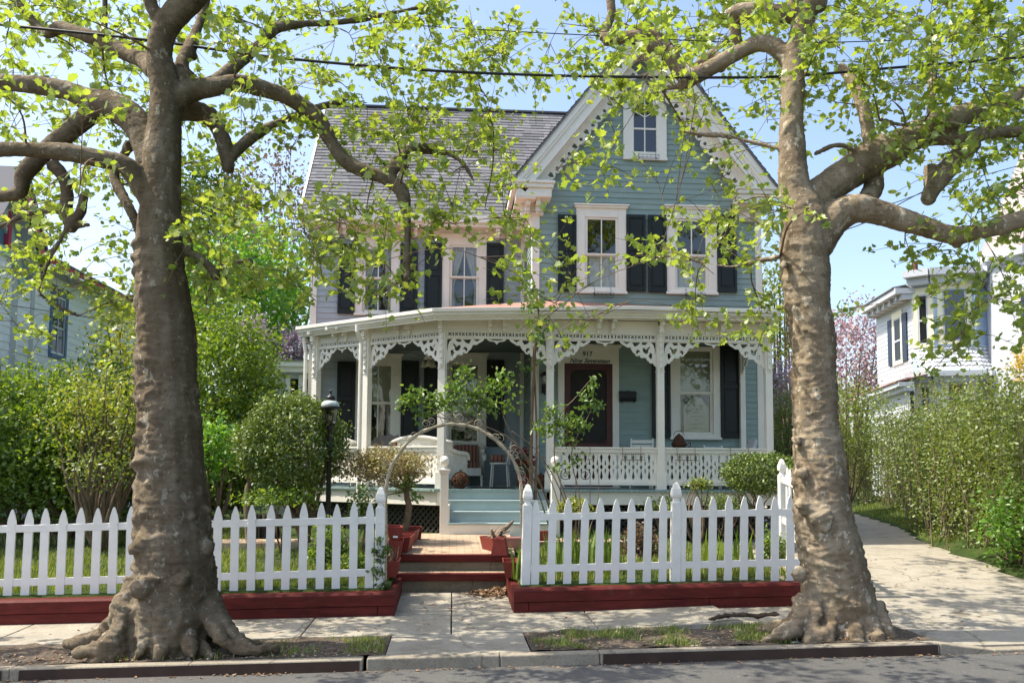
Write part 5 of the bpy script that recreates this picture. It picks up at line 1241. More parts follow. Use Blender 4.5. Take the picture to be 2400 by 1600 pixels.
# big clipped shrub by the lamp post
c = at(685,1040,12.9); gz_ = .56
sh = bush('round_shrub', 'large rounded glossy green shrub beside the black lamp post', 'shrub', (c.x,c.y,c.z), (.80,.75,.74), 17000, .056, M['holly'], (c.x+.25,c.y,gz_), 14, 2, .12, .72, .3, None, .045)
tk = MB(); p = at(588,1235,12.9); q = at(582,1140,12.9)
tk.tube(catmull([V((p.x,p.y,gz_-.05)), V((p.x-.03,p.y,gz_+.25)), V((q.x,q.y,q.z)), V((q.x+.22,q.y,q.z+.3))],4), [.075,.07,.062,.06,.06,.065,.06,.055,.05,.045,.04,.03,.02], 9); tk.build('trunk', M['bark'], sh, True)
# yellowed, flat-topped shrub in a tilted trunk
c = at(905,1090,12.7); t = bush('ornamental_shrub', 'flat-topped yellowed shrub on a bare leaning trunk in front of the left porch rail', 'shrub', (c.x,c.y,c.z), (.66,.5,.27), 6000, .042, M['yellowdead'], (at(938,1235,12.7).x,12.7,.62), 0, 4, .3, .35, .4)
b = MB(); P = [V((at(940,1250,12.7).x,12.7,.60)), at(958,1195,12.7), at(953,1160,12.7), at(955,1120,12.7), at(940,1085,12.7)]
b.tube(catmull(P,4), [lerp(.055,.03,i/16) for i in range(17)], 8)
for e in ((905,1160),(890,1110),(850,1110),(980,1090),(1000,1110),(920,1075)):
    b.tube(catmull([at(955,1150 if e[0] < 950 else 1125,12.7), at((e[0]+955)/2,(e[1]+1150)/2,12.6), at(e[0],e[1],12.7)],3), [lerp(.02,.005,i/6) for i in range(7)], 5)
b.build('trunk', M['stem'], t, True)
gl = []
for px, py in ((940,1140),(955,1125),(965,1150),(880,1085),(895,1090),(975,1165)): gl += foliage(at(px,py,12.55), (.10,.1,.10), 26, .2, px)
leaves('green_leaves', gl, .07, M['rose'], t, .4)
# shrubs by the right porch corner
c = at(1785,1108,13.55); bush('round_shrub', 'low rounded glossy green shrub at the right porch corner beside the short fence', 'shrub', (c.x,c.y,c.z), (.64,.5,.33), 7500, .05, M['holly'], (c.x,c.y,.6), 8, 6, .14, .62, .35)
c = at(1640,1135,13.2); t = bush('small_shrub', 'small light green wispy shrub just above the pickets right of the middle post', 'shrub', (c.x,c.y,c.z), (.20,.15,.10), 500, .05, M['hedge'], (c.x-.02,c.y,.6), 7, 7, .5, .2)
for k, (px, py, Y, rx, rz_, mt, n, lb) in enumerate((
    (1345,1190,13.2,.28,.16,'limeleaf',900,'small yellow-green spirea bush behind the right fence, beside the newel post'),
    (1560,1190,13.7,.34,.18,'holly',900,'low dark green bush against the porch lattice, left of the round shrub'),
    (1500,1285,11.6,.30,.34,'bronzeleaf',1500,'twiggy brown-green bush standing in the grass behind the right fence'),
    (1700,1180,13.8,.40,.17,'holly',1000,'spreading low bush under the porch skirt, right of the middle fence post'),
    (1810,1300,11.0,.22,.34,'midleaf',700,'leafy green clump at the fence end beside the driveway tree'),
    (770,1300,11.3,.26,.42,'midleaf',1300,'leafy green clump growing up the foot of the lamp post'),
    (845,1190,12.4,.22,.34,'rose',520,'loose bright green plant left of the arch, above the pickets'),
    (660,1165,12.4,.62,.16,'midleaf',1100,'trailing green leaves hanging below the big round shrub'),
    (830,1330,10.6,.20,.22,'midleaf',450,'low green plant just behind the last pickets left of the arch'))):
    c = at(px,py,Y); bush('garden_plant', lb, 'plant', (c.x,c.y,c.z), (rx,rx*.8,rz_), n, .055 if mt != 'holly' else .045, M[mt], (c.x,c.y,lawn(c.x,c.y)), 8, 10+k, .35, .25, .35, lawn(c.x,c.y), .012)
# irises: sword leaves in clumps
def irises(name, label, spots, hmin, hmax, n):
    t = thing(name, label, 'plant', (spots[0][0],spots[0][1],lawn(spots[0][0],spots[0][1]))); b = MB()
    for x, y in spots:
        for _ in range(n):
            a = random.uniform(0,2*math.pi); h = random.uniform(hmin,hmax); l = random.uniform(.05,.28)*h; w = random.uniform(.012,.02)
            p = V((x+random.gauss(0,.07),y+random.gauss(0,.06),lawn(x,y)-.01)); d = V((math.cos(a),math.sin(a),0)); s_ = V((-d.y,d.x,0))*w
            q = p+d*l*.3+Z3*h*.55; r_ = p+d*l+Z3*h; b.add([p-s_*.8,p+s_*.8,q+s_,q-s_,r_],[(0,1,2,3),(3,2,4)])
    b.build('blades', M['midleaf'], t); return t
irises('iris_clump', 'broad sword-leaved irises crowding behind the right fence near the arch', [(ax(px,1330,10.5),10.5+random.uniform(-.2,.2)) for px in (1300,1325,1350,1385,1410,1440)], .38, .62, 14)
irises('iris_clump', 'few tall green iris blades at the foot of the right arch pole', [(ax(1212,1340,10.2),10.25),(ax(1206,1340,10.2),10.30),(ax(1217,1340,10.2),10.22)], .3, .48, 4)
irises('iris_clump', 'thin upright leaves among the grass left of the arch, behind the pickets', [(ax(px,1300,11.4),11.4) for px in (815,835,800,790)], .3, .5, 9)
irises('iris_clump', 'tall loose grass-like clump behind the far right pickets', [(ax(px,1300,11.2),11.2+random.uniform(-.3,.3)) for px in (1650,1690,1730,1770)], .25, .5, 9)
# climbing rose over the arch and the bare canes beside the steps
def climber(name, label, cat, canes, tufts, mat, lsz, cane_mat='cane', nleaf=26):
    p0 = at(*canes[0][0][0]); t = thing(name, label, cat, (p0.x,p0.y,lawn(p0.x,p0.y))); b = MB(); k = 0
    for pts, r0, r1 in canes:
        P = catmull([at(x,y,Y) for x,y,Y in pts], 5); b.tube(P, [lerp(r0,r1,i/(len(P)-1)) for i in range(len(P))], 5)
    b.build('canes', M[cane_mat], t, True); out = []
    for px, py, Y, r_, n in tufts:
        out += foliage(at(px,py,Y), (r_,r_*.8,r_*.8), n, .5, px*.01, .1)
    leaves('foliage', out, NR.uniform(.6,1.25,len(out))*lsz, M[mat], t, .3); return t
climber('climbing_rose', 'climbing rose arching over the metal arch with loose green leaves', 'rose',
    [([(1305,1320,12.6),(1290,1200,12.2),(1255,1110,11.8),(1210,1040,11.6),(1140,1000,11.5),(1060,985,11.4),(990,965,11.4)],.018,.006), ([(1260,1120,11.8),(1200,1020,11.6),(1175,950,11.6),(1190,880,11.6)],.009,.004), ([(1140,1000,11.5),(1100,930,11.5),(1085,850,11.5)],.008,.003),
     ([(1310,1320,12.6),(1270,1180,12.4),(1230,1090,12),(1130,1000,11.7),(1040,940,11.6)],.014,.004), ([(1060,985,11.4),(1000,950,11.4),(950,945,11.4)],.006,.003), ([(1315,1320,12.7),(1330,1200,12.5),(1270,1070,12.2),(1200,1010,12)],.012,.005)],
    [(1085,870,11.5,.16,60),(1075,905,11.5,.22,110),(1110,930,11.5,.30,170),(1165,905,11.5,.26,110),(1180,880,11.6,.16,50),(1010,935,11.4,.24,120),(960,930,11.4,.20,90),(950,945,11.4,.18,50),(1050,945,11.5,.28,150),(1130,950,11.5,.22,90),(1190,950,11.6,.2,50),(990,975,11.4,.14,40)], 'rose', .075)
climber('climbing_rose', 'tall thin rose bush in front of the door rail with sparse leaves and bare canes', 'rose',
    [([(1340,1320,12.5),(1335,1200,12.5),(1300,1080,12.5),(1310,980,12.5),(1350,930,12.5),(1392,880,12.5)],.014,.004), ([(1345,1320,12.5),(1360,1180,12.5),(1340,1060,12.5),(1385,960,12.5),(1390,895,12.5)],.012,.003), ([(1350,1320,12.4),(1300,1150,12.4),(1260,1040,12.4),(1280,960,12.4)],.010,.003), ([(1350,1320,12.6),(1400,1180,12.6),(1400,1060,12.6)],.009,.003), ([(1340,1320,12.5),(1290,1230,12.3),(1240,1170,12.2),(1220,1080,12.1)],.008,.003)],
    [(1390,880,12.5,.07,12),(1390,905,12.5,.12,30),(1375,940,12.5,.18,70),(1400,950,12.5,.14,40),(1310,985,12.5,.22,110),(1290,960,12.5,.16,60),(1345,990,12.5,.22,100),(1290,1010,12.5,.2,70),(1330,1030,12.5,.22,70),(1270,1000,12.4,.16,40),(1350,1080,12.5,.2,40),(1300,1100,12.4,.16,24),(1370,1000,12.5,.14,40)], 'rose', .07)
climber('porch_vine', 'dark woody vine climbing the house corner past the porch roof', 'vine',
    [([(1243,1230,14.45),(1246,1000,14.5),(1250,900,14.4),(1256,800,14.2),(1262,720,14.0),(1245,640,13.9)],.035,.008), ([(1252,1230,14.5),(1258,1050,14.5),(1254,900,14.45),(1250,830,14.3),(1266,740,14.0)],.026,.006), ([(1262,720,14.0),(1230,700,13.9),(1222,660,13.9)],.006,.003)],
    [(1256,790,14.1,.18,34),(1262,755,14.0,.18,30),(1240,720,13.9,.20,46),(1250,680,13.9,.2,40),(1232,640,13.9,.18,30),(1230,860,14.4,.14,12),(1262,845,14.4,.12,10),(1280,770,14.0,.12,12)], 'rose', .10, 'stem')
climber('ivy', 'dark ivy creeping up the pointed fence post left of the arch', 'ivy',
    [([(905,1385,9.78),(895,1340,9.78),(890,1300,9.78),(882,1262,9.78)],.005,.002)],
    [(898,1375,9.76,.10,60),(884,1340,9.77,.09,50),(892,1310,9.77,.07,40),(905,1290,9.77,.08,50),(880,1290,9.77,.06,30),(886,1265,9.77,.05,16)], 'darkleaf', .05, 'stem')
# dry leaves swept into the step corner, and a fallen branch at the kerb
pl = []
for _ in range(420):
    px, py = random.gauss(1150,26), random.gauss(1404,9); p = at(px,py,10.55)
    x, y = p.x, 10.84-abs(random.gauss(0,.16)); x = min(x, WXR-.03)
    if x > .10: pl.append((x, y, .165+.045*(y-WY)*.6+random.random()**2*.07*clamp((x-.2)*2.2,0.1,1)))
for _ in range(60): pl.append((random.uniform(-.5,.7), random.uniform(9.7,10.8), .150+random.uniform(0,.005)))
tag(leaves('dry_leaves', pl, NR.uniform(.03,.075,len(pl)), M['deadleaf'], None, .75), 'brown dry leaves swept into the corner of the garden steps', 'leaves', None, 'stuff')
b = MB()
for dy, dz, r_ in ((0,0,.022),(.03,.006,.016),(-.022,-.004,.014)):
    P = catmull([at(1668+dy*300,1449,8.62+dy)+Z3*dz, at(1700,1443,8.66+dy)+Z3*dz, at(1735,1440,8.64+dy*.6)+Z3*dz, at(1775,1442,8.65+dy*.8)+Z3*dz, at(1822-dy*200,1437,8.6+dy)+Z3*dz],5)
    b.tube([p+V((0,random.gauss(0,.004),random.gauss(0,.005))) for p in P], [r_*random.uniform(.6,1.25) for _ in P], 7)
tag(b.build('fallen_branch', M['deadwood'], None, False), 'dark split branch lying on the verge left of the driveway tree roots', 'branch')

# ---------------------------------------------------------------- lamp post, arch, planters
LX, LY = ax(771,1100,12.5), 12.5; lz = lambda py: az(771,py,12.5)
t = thing('lamp_post', 'black garden lamp post with a pale ribbed hood and glass lantern', 'lamp post', (LX,LY,.55))
b = MB(); b.lathe((LX,LY,.5), [(.085,0),(.085,.10),(.06,.14),(.05,.3),(.042,.32),(.036,.36),(.036,lz(1050)-.5),(.046,lz(1048)-.5),(.046,lz(1042)-.5),(.034,lz(1040)-.5),(.034,lz(1008)-.5),(.055,lz(1003)-.5),(.04,lz(999)-.5),(.075,lz(994)-.5),(.085,lz(992)-.5)], 16); b.build('post', M['iron'], t, True)
b = MB(); b.lathe((LX,LY,lz(992)), [(.080,0),(.118,lz(957)-lz(992))], 6); b.build('lantern_glass', M['lampglass'], t)
b = MB()
for k in range(6):
    a = k*math.pi/3; b.bar((LX+.081*math.cos(a),LY+.081*math.sin(a),lz(992)),(LX+.12*math.cos(a),LY+.12*math.sin(a),lz(957)),.01,.01)
b.lathe((LX,LY,lz(957)), [(.128,-.012),(.150,0),(.150,.02),(.12,.035)], 16); b.build('lantern_frame', M['iron'], t)
b = MB(); b.ball((LX,LY,lz(980)), .035, 10, 1.3); b.build('bulb', M['blind'], t, True)
b = MB(); n = 32; hz = lz(938)-lz(953)
vs = []; pr = [(.118,0),(.125,.02),(.118,.05),(.09,.08),(.05,hz)]
for r_, z in pr:
    for j in range(n): k = r_*(1+.05*(1 if j%2 else -1)); vs.append((LX+k*math.cos(2*math.pi*j/n),LY+k*math.sin(2*math.pi*j/n),lz(953)+z))
b.add(vs, [(i*n+j,i*n+(j+1)%n,(i+1)*n+(j+1)%n,(i+1)*n+j) for i in range(len(pr)-1) for j in range(n)]); b.build('hood', M['verdigris'], t, True)
b = MB(); b.lathe((LX,LY,lz(939)), [(.03,0),(.055,.01),(.068,.035),(.06,.06),(.03,.08),(.014,.095),(.012,.12),(.02,.13),(.02,.145),(.004,.16)], 14); b.build('finial', M['iron'], t, True)

AY = 9.98
t = thing('garden_arch', 'weathered metal garden arch with wire scrolls framing the front steps', 'arch', (.02,AY,.45))
ap = [(903,1300),(903,1240),(905.5,1139),(910,1117),(917,1092),(931,1070),(949,1044),(974,1020),(1010,1003),(1046,994),(1071,994),(1107,1000),(1143,1017),(1170,1039),(1196,1067),(1211,1096),(1219,1122),(1222,1150),(1224,1240),(1227,1368)]
P = [at(x,y,AY) for x,y in ap]; P[0].z = .40; P[-1].z = .40; P = catmull(P,4)
b = MB(); b.tube(P, [.020+.005*math.sin(i*1.7) for i in range(len(P))], 8); b.tube([p+V((.006*math.sin(i*.9),.045+.008*math.sin(i*.7),.004*math.sin(i*1.3))) for i,p in enumerate(P)], .016, 6); b.build('hoop', M['oldmetal'], t, True)
def spiral(b, c, r0, a0, turns, ux, uy, r=.0045, tail=None):
    P = []
    for i in range(16):
        k = i/15; a = a0+turns*2*math.pi*k; rr = r0*(1-.8*k); P.append(V(c)+V(ux)*math.cos(a)*rr+V(uy)*math.sin(a)*rr)
    if tail: P = [V(tail)]+P
    b.tube(P, r, 5)
b = MB()
for px, py, r_, a0, tr in ((899,1120,.055,-.5,1.3),(901,1088,.05,2.2,-1.3),(958,1030,.045,.5,1.2),(972,1021,.05,3,-1.2),(998,993,.05,0,1.4),(1012,988,.05,3,-1.4),(1055,980,.06,-.6,1.4),(1078,980,.06,3.6,-1.4),(1122,992,.055,3.4,-1.4),(1160,1025,.05,0,1.4),(1172,1028,.06,2.6,-1.3),(1204,1052,.05,.3,1.5),(1209,1064,.05,-.5,-1.4),(1218,1103,.05,0,1.3),(1223,1113,.05,2,-1.4),(1228,1128,.055,1,-1.2)):
    c = at(px,py,AY); q = min(P, key=lambda p: (p-c).length); spiral(b, c, r_, a0, tr, X3, Z3, .0045, q)
for a, c in (((1040,994),(1060,968)),((1082,996),(1062,968)),((1040,994),(1022,962)),((1085,996),(1108,985))): b.tube([at(*a,AY),at(*c,AY)], .004, 4)
b.build('scrollwork', M['oldmetal'], t, True)
# small wire trellis by the right newel
t = thing('wire_trellis', 'small black wire trellis with two spiral tops beside the right newel post', 'trellis', (ax(1350,1180,13.2),13.2,.66)); b = MB()
for sg, px in ((1,1327),(-1,1371)): spiral(b, at(px,1112,13.2), .10, math.pi*(.5 if sg > 0 else .5), 1.6*sg, X3, Z3, .006)
for px in (1314,1349,1383): b.tube([V((ax(px,1200,13.2),13.2,.6)), at(px,1115,13.2)], .006, 5)
b.build('frame', M['iron'], t, True)

def planter(Lg, w, h, label, loc, rz=0, rx=0, ry=0, soil=True, mat=None, name='planter_box'):
    t = thing(name, label, 'planter', loc, 'dark red planter boxes by the walk', True, rz); t.rotation_euler = (rx, ry, rz)
    b = MB(); a, c = w/2, w/2*.62; La, Lc = Lg/2, Lg/2*.93; tk = .014
    O = [(-c,-Lc,0),(c,-Lc,0),(c,Lc,0),(-c,Lc,0),(-a,-La,h),(a,-La,h),(a,La,h),(-a,La,h)]
    I = [(-c+tk,-Lc+tk,tk),(c-tk,-Lc+tk,tk),(c-tk,Lc-tk,tk),(-c+tk,Lc-tk,tk),(-a+tk,-La+tk,h),(a-tk,-La+tk,h),(a-tk,La-tk,h),(-a+tk,La-tk,h)]
    b.add(O+I, [(0,3,2,1),(0,1,5,4),(1,2,6,5),(2,3,7,6),(3,0,4,7),(8,9,10,11),(8,12,13,9),(9,13,14,10),(10,14,15,11),(11,15,12,8),(4,5,13,12),(5,6,14,13),(6,7,15,14),(7,4,12,15)])
    b.build('box', mat or M['planter'], t, False, .003)
    if soil:
        s_ = MB(); k = .8; m_ = lambda u, v: (lerp(-1,1,u)*lerp(c,a,k)*.9, lerp(-1,1,v)*lerp(Lc,La,k)*.94, h*k-.03+.012*mnoise.noise(V((u*6,v*6,Lg)))); s_.sheet(m_, 8, 8); s_.build('soil', M['soil'], t, True)
    return t
def onp(px, py, Y, dz=0): p = at(px,py,Y); return V((p.x,Y,p.z+dz))
pa = planter(.50, .185, .19, 'red trough planter with dry stalks on the left wall end', onp(919,1347,10.45), .0)
planter(.50, .185, .19, 'red trough planter resting on the right wall end by the iris blades', onp(1195,1348,10.5), -.05)
planter(.62, .20, .20, 'long red trough lying along the left edge of the brick walk', (ax(950,1285,11.75),11.75,PZ(11.75)+.002), -.06)
planter(.62, .20, .19, 'red trough at the left of the walk, nearest the porch lattice', (ax(962,1255,12.6),12.6,PZ(12.6)+.002), -.08)
planter(.46, .20, .19, 'red trough turned crosswise at the far left under the yellowed shrub', (ax(953,1240,13.1),13.1,PZ(13.1)+.004), math.pi/2+.1)
planter(.44, .19, .20, 'red trough under the tilted open box left of the walk', (ax(928,1300,11.2),11.25,PZ(11.2)+.004), .03)
bx = planter(.34, .205, .165, 'square-cornered red box tilted on top of the other left planters', (ax(923,1275,11.2),11.22,PZ(11.2)+.214), .15, .02, .03, False)
b = MB(); b.box(-.03,.03,-.1825,-.1755,.03,.055); b.build('price_tag', M['fence'], bx)
pd = planter(.46, .21, .18, 'red trough with a dead grey plant right of the walk', (ax(1155,1284,11.7),11.75,PZ(11.7)+.003), .35)
b = MB()
for k in range(26):
    a = random.uniform(-.7,.7); q = V((random.uniform(-.05,.25), random.uniform(-.1,.2), random.uniform(.16,.30)))
    b.tube([V((random.uniform(-.05,.05),random.uniform(-.15,.15),.12)), q*.6+V((0,0,.08)), q], [.012,.016,.006], 5)
b.tube(catmull([V((.0,0,.14)),V((.12,.05,.24)),V((.24,.08,.30)),V((.36,.10,.39))],3), [.03,.035,.04,.045,.042,.04,.035,.03,.02,.012][:10], 7)
b.build('dead_plant', M['cane'], pd, True)
up = planter(.40, .22, .215, 'red trough turned upside down on the right end of the top step', (ax(1172,1300,11.3),11.32,PZ(11.3)+.218), -.12, math.pi, 0, False)
planter(.5, .20, .17, 'faded pink trough right of the walk behind the upturned one', (ax(1203,1272,12.1),12.1,PZ(12.1)-.03), math.pi/2-.1, 0, 0, True, M['trimpink'])
planter(.5, .20, .17, 'terracotta-red trough standing behind the first pickets right of the arch', (ax(1262,1240,12.9),12.9,PZ(12.9)-.02), math.pi/2, 0, 0, True)
b = MB()
for k in range(8): b.tube([V((random.uniform(-.05,.05),random.uniform(-.2,.2),.13)), V((random.uniform(-.07,.07),random.uniform(-.2,.2),random.uniform(.2,.34)))], [.006,.003], 4)
b.build('dry_stalks', M['cane'], pa, True)
# slatted tub behind the left shrub
x, y = ax(628,1200,13.7), 13.7; t = thing('slatted_tub', 'weathered grey slatted wooden tub under the big round shrub', 'tub', (x,y,.6))
for k in range(12):
    a = 2*math.pi*k/12; b = MB(); b.bar((x+.15*math.cos(a),y+.15*math.sin(a),.58),(x+.17*math.cos(a),y+.17*math.sin(a),1.0),.016,.07,(math.cos(a),math.sin(a),0)); b.build('slat', M['lattice'], t)
b = MB(); b.lathe((x,y,.58), [(.14,0),(.155,.36)], 12); b.build('liner', M['soil'], t)

# litter on the verge and along the gutter
pl = [(random.uniform(-4,4.4), KY+.16+abs(random.gauss(0,.35)), 0) for _ in range(900)]
pl = [(x, y, vz(x,y)+.012+random.uniform(0,.012)) for x, y, _ in pl if y < SWY-.02 and not -.6 < x < .76]
pl += [(x, KY-.01-abs(random.gauss(0,.05)), tilt(x)+.008) for x in [random.uniform(-4,6) for _ in range(260)]]
pl += [(x, random.uniform(SWY,WY), zt(x,9)+.01) for x in [random.uniform(-4.5,4.2) for _ in range(160)]]
pl += [(random.uniform(4.6,8), y, 0) for y in [random.uniform(7.8,13) for _ in range(120)]]
pl = [(x, y, z if z else drz(x,y)+.008) for x, y, z in pl]
tag(leaves('leaf_litter', pl, NR.uniform(.012,.05,len(pl)), M['deadleaf'], None, .8), 'scattered brown leaf litter and bits along the verge and gutter', 'leaves', None, 'stuff')
b = MB()
for _ in range(420):
    x = random.uniform(-4,4.4); y = KY+.17+abs(random.gauss(0,.3))
    if y > SWY-.02 or -.6 < x < .76: continue
    r_ = random.uniform(.006,.02); b.ball((x,y,vz(x,y)+.006), r_, 5, .6)
tag(b.build('pebbles', M['kerb'], None, False), 'small stones in the bare soil of the kerbside verge', 'stones', None, 'stuff')

# ---------------------------------------------------------------- things on the porch and the house front
def rotp(c, a):
    ca_, sa_ = math.cos(a), math.sin(a); c = V(c)
    return lambda x, y, z: V((c.x+x*ca_-y*sa_, c.y+x*sa_+y*ca_, c.z+z))
def wicker_seat(name, label, c, a, w, stripes_=True):
    # y+ is the front of the seat, the back stands at y-
    t = thing(name, label, 'sofa' if w > 1 else 'armchair', c); F = rotp(c, a); d = .62; h = w/2
    def lbox(b, x0,x1,y0,y1,z0,z1): b.hexa([F(x0,y0,z0),F(x1,y0,z0),F(x1,y1,z0),F(x0,y1,z0)],[F(x0,y0,z1),F(x1,y0,z1),F(x1,y1,z1),F(x0,y1,z1)])
    b = MB(); lbox(b, -h+.06,h-.06,-d/2,d/2,.20,.36); b.build('seat', M['wicker'], t, False, .02)
    b = MB(); n = 16
    def bk(u, v):
        x = lerp(-h,h,u); top = .78+.12*math.cos((u-.5)*math.pi*.95); e = (abs(u-.5)*2)**3*.16
        return F(x*(1+.04*v), -d/2-.05*v+e, lerp(.2,top,v))
    b.sheet(bk, n, 5); b.tube([bk(i/n,1)+V((0,0,.0)) for i in range(n+1)], .035, 8); b.build('backrest', M['wicker'], t, True)
    for sg in (-1,1):
        b = MB(); P = [F(sg*h,-d/2+.1,.66),F(sg*(h+.02),0,.62),F(sg*(h+.01),d/2-.05,.60),F(sg*h,d/2,.50)]; b.tube(catmull(P,4), .04, 8)
        b.sheet(lambda u,v: F(sg*h, lerp(-d/2,d/2-.02,u), lerp(.15,.60,v)), 6, 4); b.build('armrest', M['wicker'], t, True)
        for yy in (-d/2+.04,d/2-.04):
            b = MB(); b.tube([F(sg*(h-.05),yy,0),F(sg*(h-.05),yy,.22)], .025, 7); b.build('leg', M['wicker'], t)
    k = max(1, round((w-.2)/.55)); cw = (w-.16)/k
    for i in range(k):
        x0 = -h+.08+cw*i
        b = MB(); lbox(b, x0+.01,x0+cw-.01,-d/2+.14,d/2-.01,.36,.47); b.build('seat_cushion', M['stripes'], t, False, .03)
        b = MB(); b.hexa([F(x0+.01,-d/2+.04,.46),F(x0+cw-.01,-d/2+.04,.46),F(x0+cw-.01,-d/2+.17,.46),F(x0+.01,-d/2+.17,.46)],[F(x0+.02,-d/2-.01,.84),F(x0+cw-.02,-d/2-.01,.84),F(x0+cw-.02,-d/2+.10,.84),F(x0+.02,-d/2+.10,.84)]); b.build('back_cushion', M['stripes'], t, False, .03)
    return t
inn = V((.585,.81,0))
mid = (P0*.36+P1*.64); wicker_seat('wicker_sofa', 'white wicker sofa with its rounded back against the angled porch railing', (mid.x+.24,mid.y+.40,ZF), ca, 1.35)
mid = (PM*.55+P0*.45); wicker_seat('wicker_armchair', 'white wicker armchair behind the far left porch railing', (mid.x+.25,mid.y+.33,ZF), ca, .62)
wicker_seat('wicker_loveseat', 'wicker loveseat with red and tan striped cushions against the house wall', (ax(1062,1080,17.3),17.45,ZF), math.pi, 1.25)
c = V((ax(912,1050,16.9),16.9,ZF)); t = thing('papasan_chair', 'round papasan chair with a tufted taupe cushion below the left window', 'armchair', tuple(c))
b = MB(); b.lathe(c, [(.24,0),(.25,.03),(.16,.22),(.15,.25),(.30,.42)], 20); b.build('base', M['wicker'], t, True)
b = MB()
def dish(u, v):
    a = 2*math.pi*u; r_ = .40*v*(1+.02*math.cos(16*a)); z = .42+.26*v*v+.02*math.cos(16*a)*v; p = V((r_*math.cos(a), r_*math.sin(a), z)); q = Matrix.Rotation(R(38),3,'X')@(p-V((0,0,.45)))
    return c+q+V((0,0,.58))
b.sheet(dish, 64, 8); b.build('cushion', M['cushion'], t, True)
c = V((ax(1074,1110,15.7),15.7,ZF)); t = thing('wicker_table', 'small white wicker side table beside the sofa end', 'table', tuple(c)); b = MB(); b.box(c.x-.17,c.x+.17,c.y-.15,c.y+.15,ZF+.42,ZF+.46); b.build('table_top', M['wicker'], t, False, .01)
b = MB(); b.box(c.x-.14,c.x+.14,c.y-.12,c.y+.12,ZF+.16,ZF+.18); b.build('shelf', M['wicker'], t)
for sx in (-1,1):
    for sy in (-1,1): b = MB(); b.tube([(c.x+sx*.145,c.y+sy*.125,ZF),(c.x+sx*.145,c.y+sy*.125,ZF+.42)], .016, 6); b.build('leg', M['wicker'], t)
def twigball(px, py, Y, r_, label):
    c = V((ax(px,py,Y),Y,ZF+r_*1.02)); t = thing('twig_nest', label, 'ornament', (c.x,c.y,ZF)); b = MB()
    for k in range(60):
        n = V((random.gauss(0,1),random.gauss(0,1),random.gauss(0,1))).normalized(); u = n.orthogonal().normalized(); w = n.cross(u); rr = r_*random.uniform(.78,1.0); o = n*math.sqrt(max(0,r_*r_-rr*rr))
        a0 = random.uniform(0,6.28); b.tube([c+o+(u*math.cos(a0+i*.45)+w*math.sin(a0+i*.45))*rr for i in range(9)], .006, 4)
    for k in range(6): a = random.uniform(0,6.28); b.tube([c+V((0,0,r_*.9)),c+V((.05*math.cos(a),.05*math.sin(a),r_*1.3))],[.006,.002],4)
    b.build('twigs', M['rust'], t, True); b = MB(); b.ball(c, r_*.72, 12); b.build('core', M['soil'], t, True)
    return t
twigball(1079,1125,14.72,.145,'rusty twig nest ball on the porch floor by the left newel post'); twigball(1268,1118,14.95,.125,'rusty twig ball on the porch floor by the right step post')
# rattan bistro chair with a round bolster, and red flowers
c = V((ax(1172,1100,16.3),16.3,ZF)); F = rotp(c, R(80)); t = thing('bistro_chair', 'small white bentwood chair holding a striped bolster near the inner corner', 'chair', tuple(c))
b = MB(); b.lathe(c+V((0,0,.43)), [(.19,0),(.2,.02),(.19,.035)], 18); b.build('seat', M['wicker'], t)
b = MB(); b.tube(catmull([F(-.17,-.15,.44),F(-.17,-.19,.7),F(0,-.22,.86),F(.17,-.19,.7),F(.17,-.15,.44)],5), .014, 7); b.tube([F(-.17,-.16,.6),F(.17,-.16,.6)],.01,6); b.tube([F(0,-.17,.45),F(0,-.21,.84)],.009,6); b.build('backrest', M['wicker'], t, True)
for x, y in ((-.14,-.14),(.14,-.14),(-.14,.14),(.14,.14)): b = MB(); b.tube([F(x*1.2,y*1.2,0),F(x,y,.43)],.014,6); b.build('leg', M['wicker'], t)
q = F(0,.05,.54); b = MB(); b.tube([q-V((.14,0,0)),q-V((.13,0,0)),q+V((.13,0,0)),q+V((.14,0,0))], [.05,.075,.075,.05], 14); o = b.build('bolster', M['stripes'], None, True); tag(o, 'round red and tan striped bolster lying on the small white chair', 'cushion')
c = V((ax(1226,1095,15.7),15.7,ZF)); t = thing('flower_pot', 'pot of bright red flowers standing beside the porch corner', 'flowers', tuple(c)); b = MB(); b.lathe(c, [(.09,0),(.13,.24),(.14,.26),(.12,.26),(.11,.22)], 14); b.build('pot', M['planter'], t)
fp = []
for px, py, k in ((1208,1052,30),(1228,1060,30),(1215,1082,20),(1230,1085,30),(1250,1088,22),(1236,1110,20),(1245,1065,12)): fp += foliage(at(px,py,15.7), (.07,.07,.07), k, .2, px*.1, .2)
leaves('flowers', fp, .07, M['redflower'], t, .3); leaves('foliage', foliage((c.x,c.y,ZF+.42),(.16,.14,.2),120,.3,3,.2), .08, M['darkleaf'], t, .3); stems(tuple(c+V((0,0,.2))), random.sample(fp,14), .006, .003, .03).build('stem', M['stem'], t)
b = MB(); x0, x1 = ax(1102,1130,15.2), ax(1206,1130,15.2); b.box(x0,x1,14.95,15.75,ZF+.003,ZF+.014); tag(b.build('door_mat', M['screen'], None, False, .003), 'dark flat mat on the blue porch floor above the steps', 'mat')
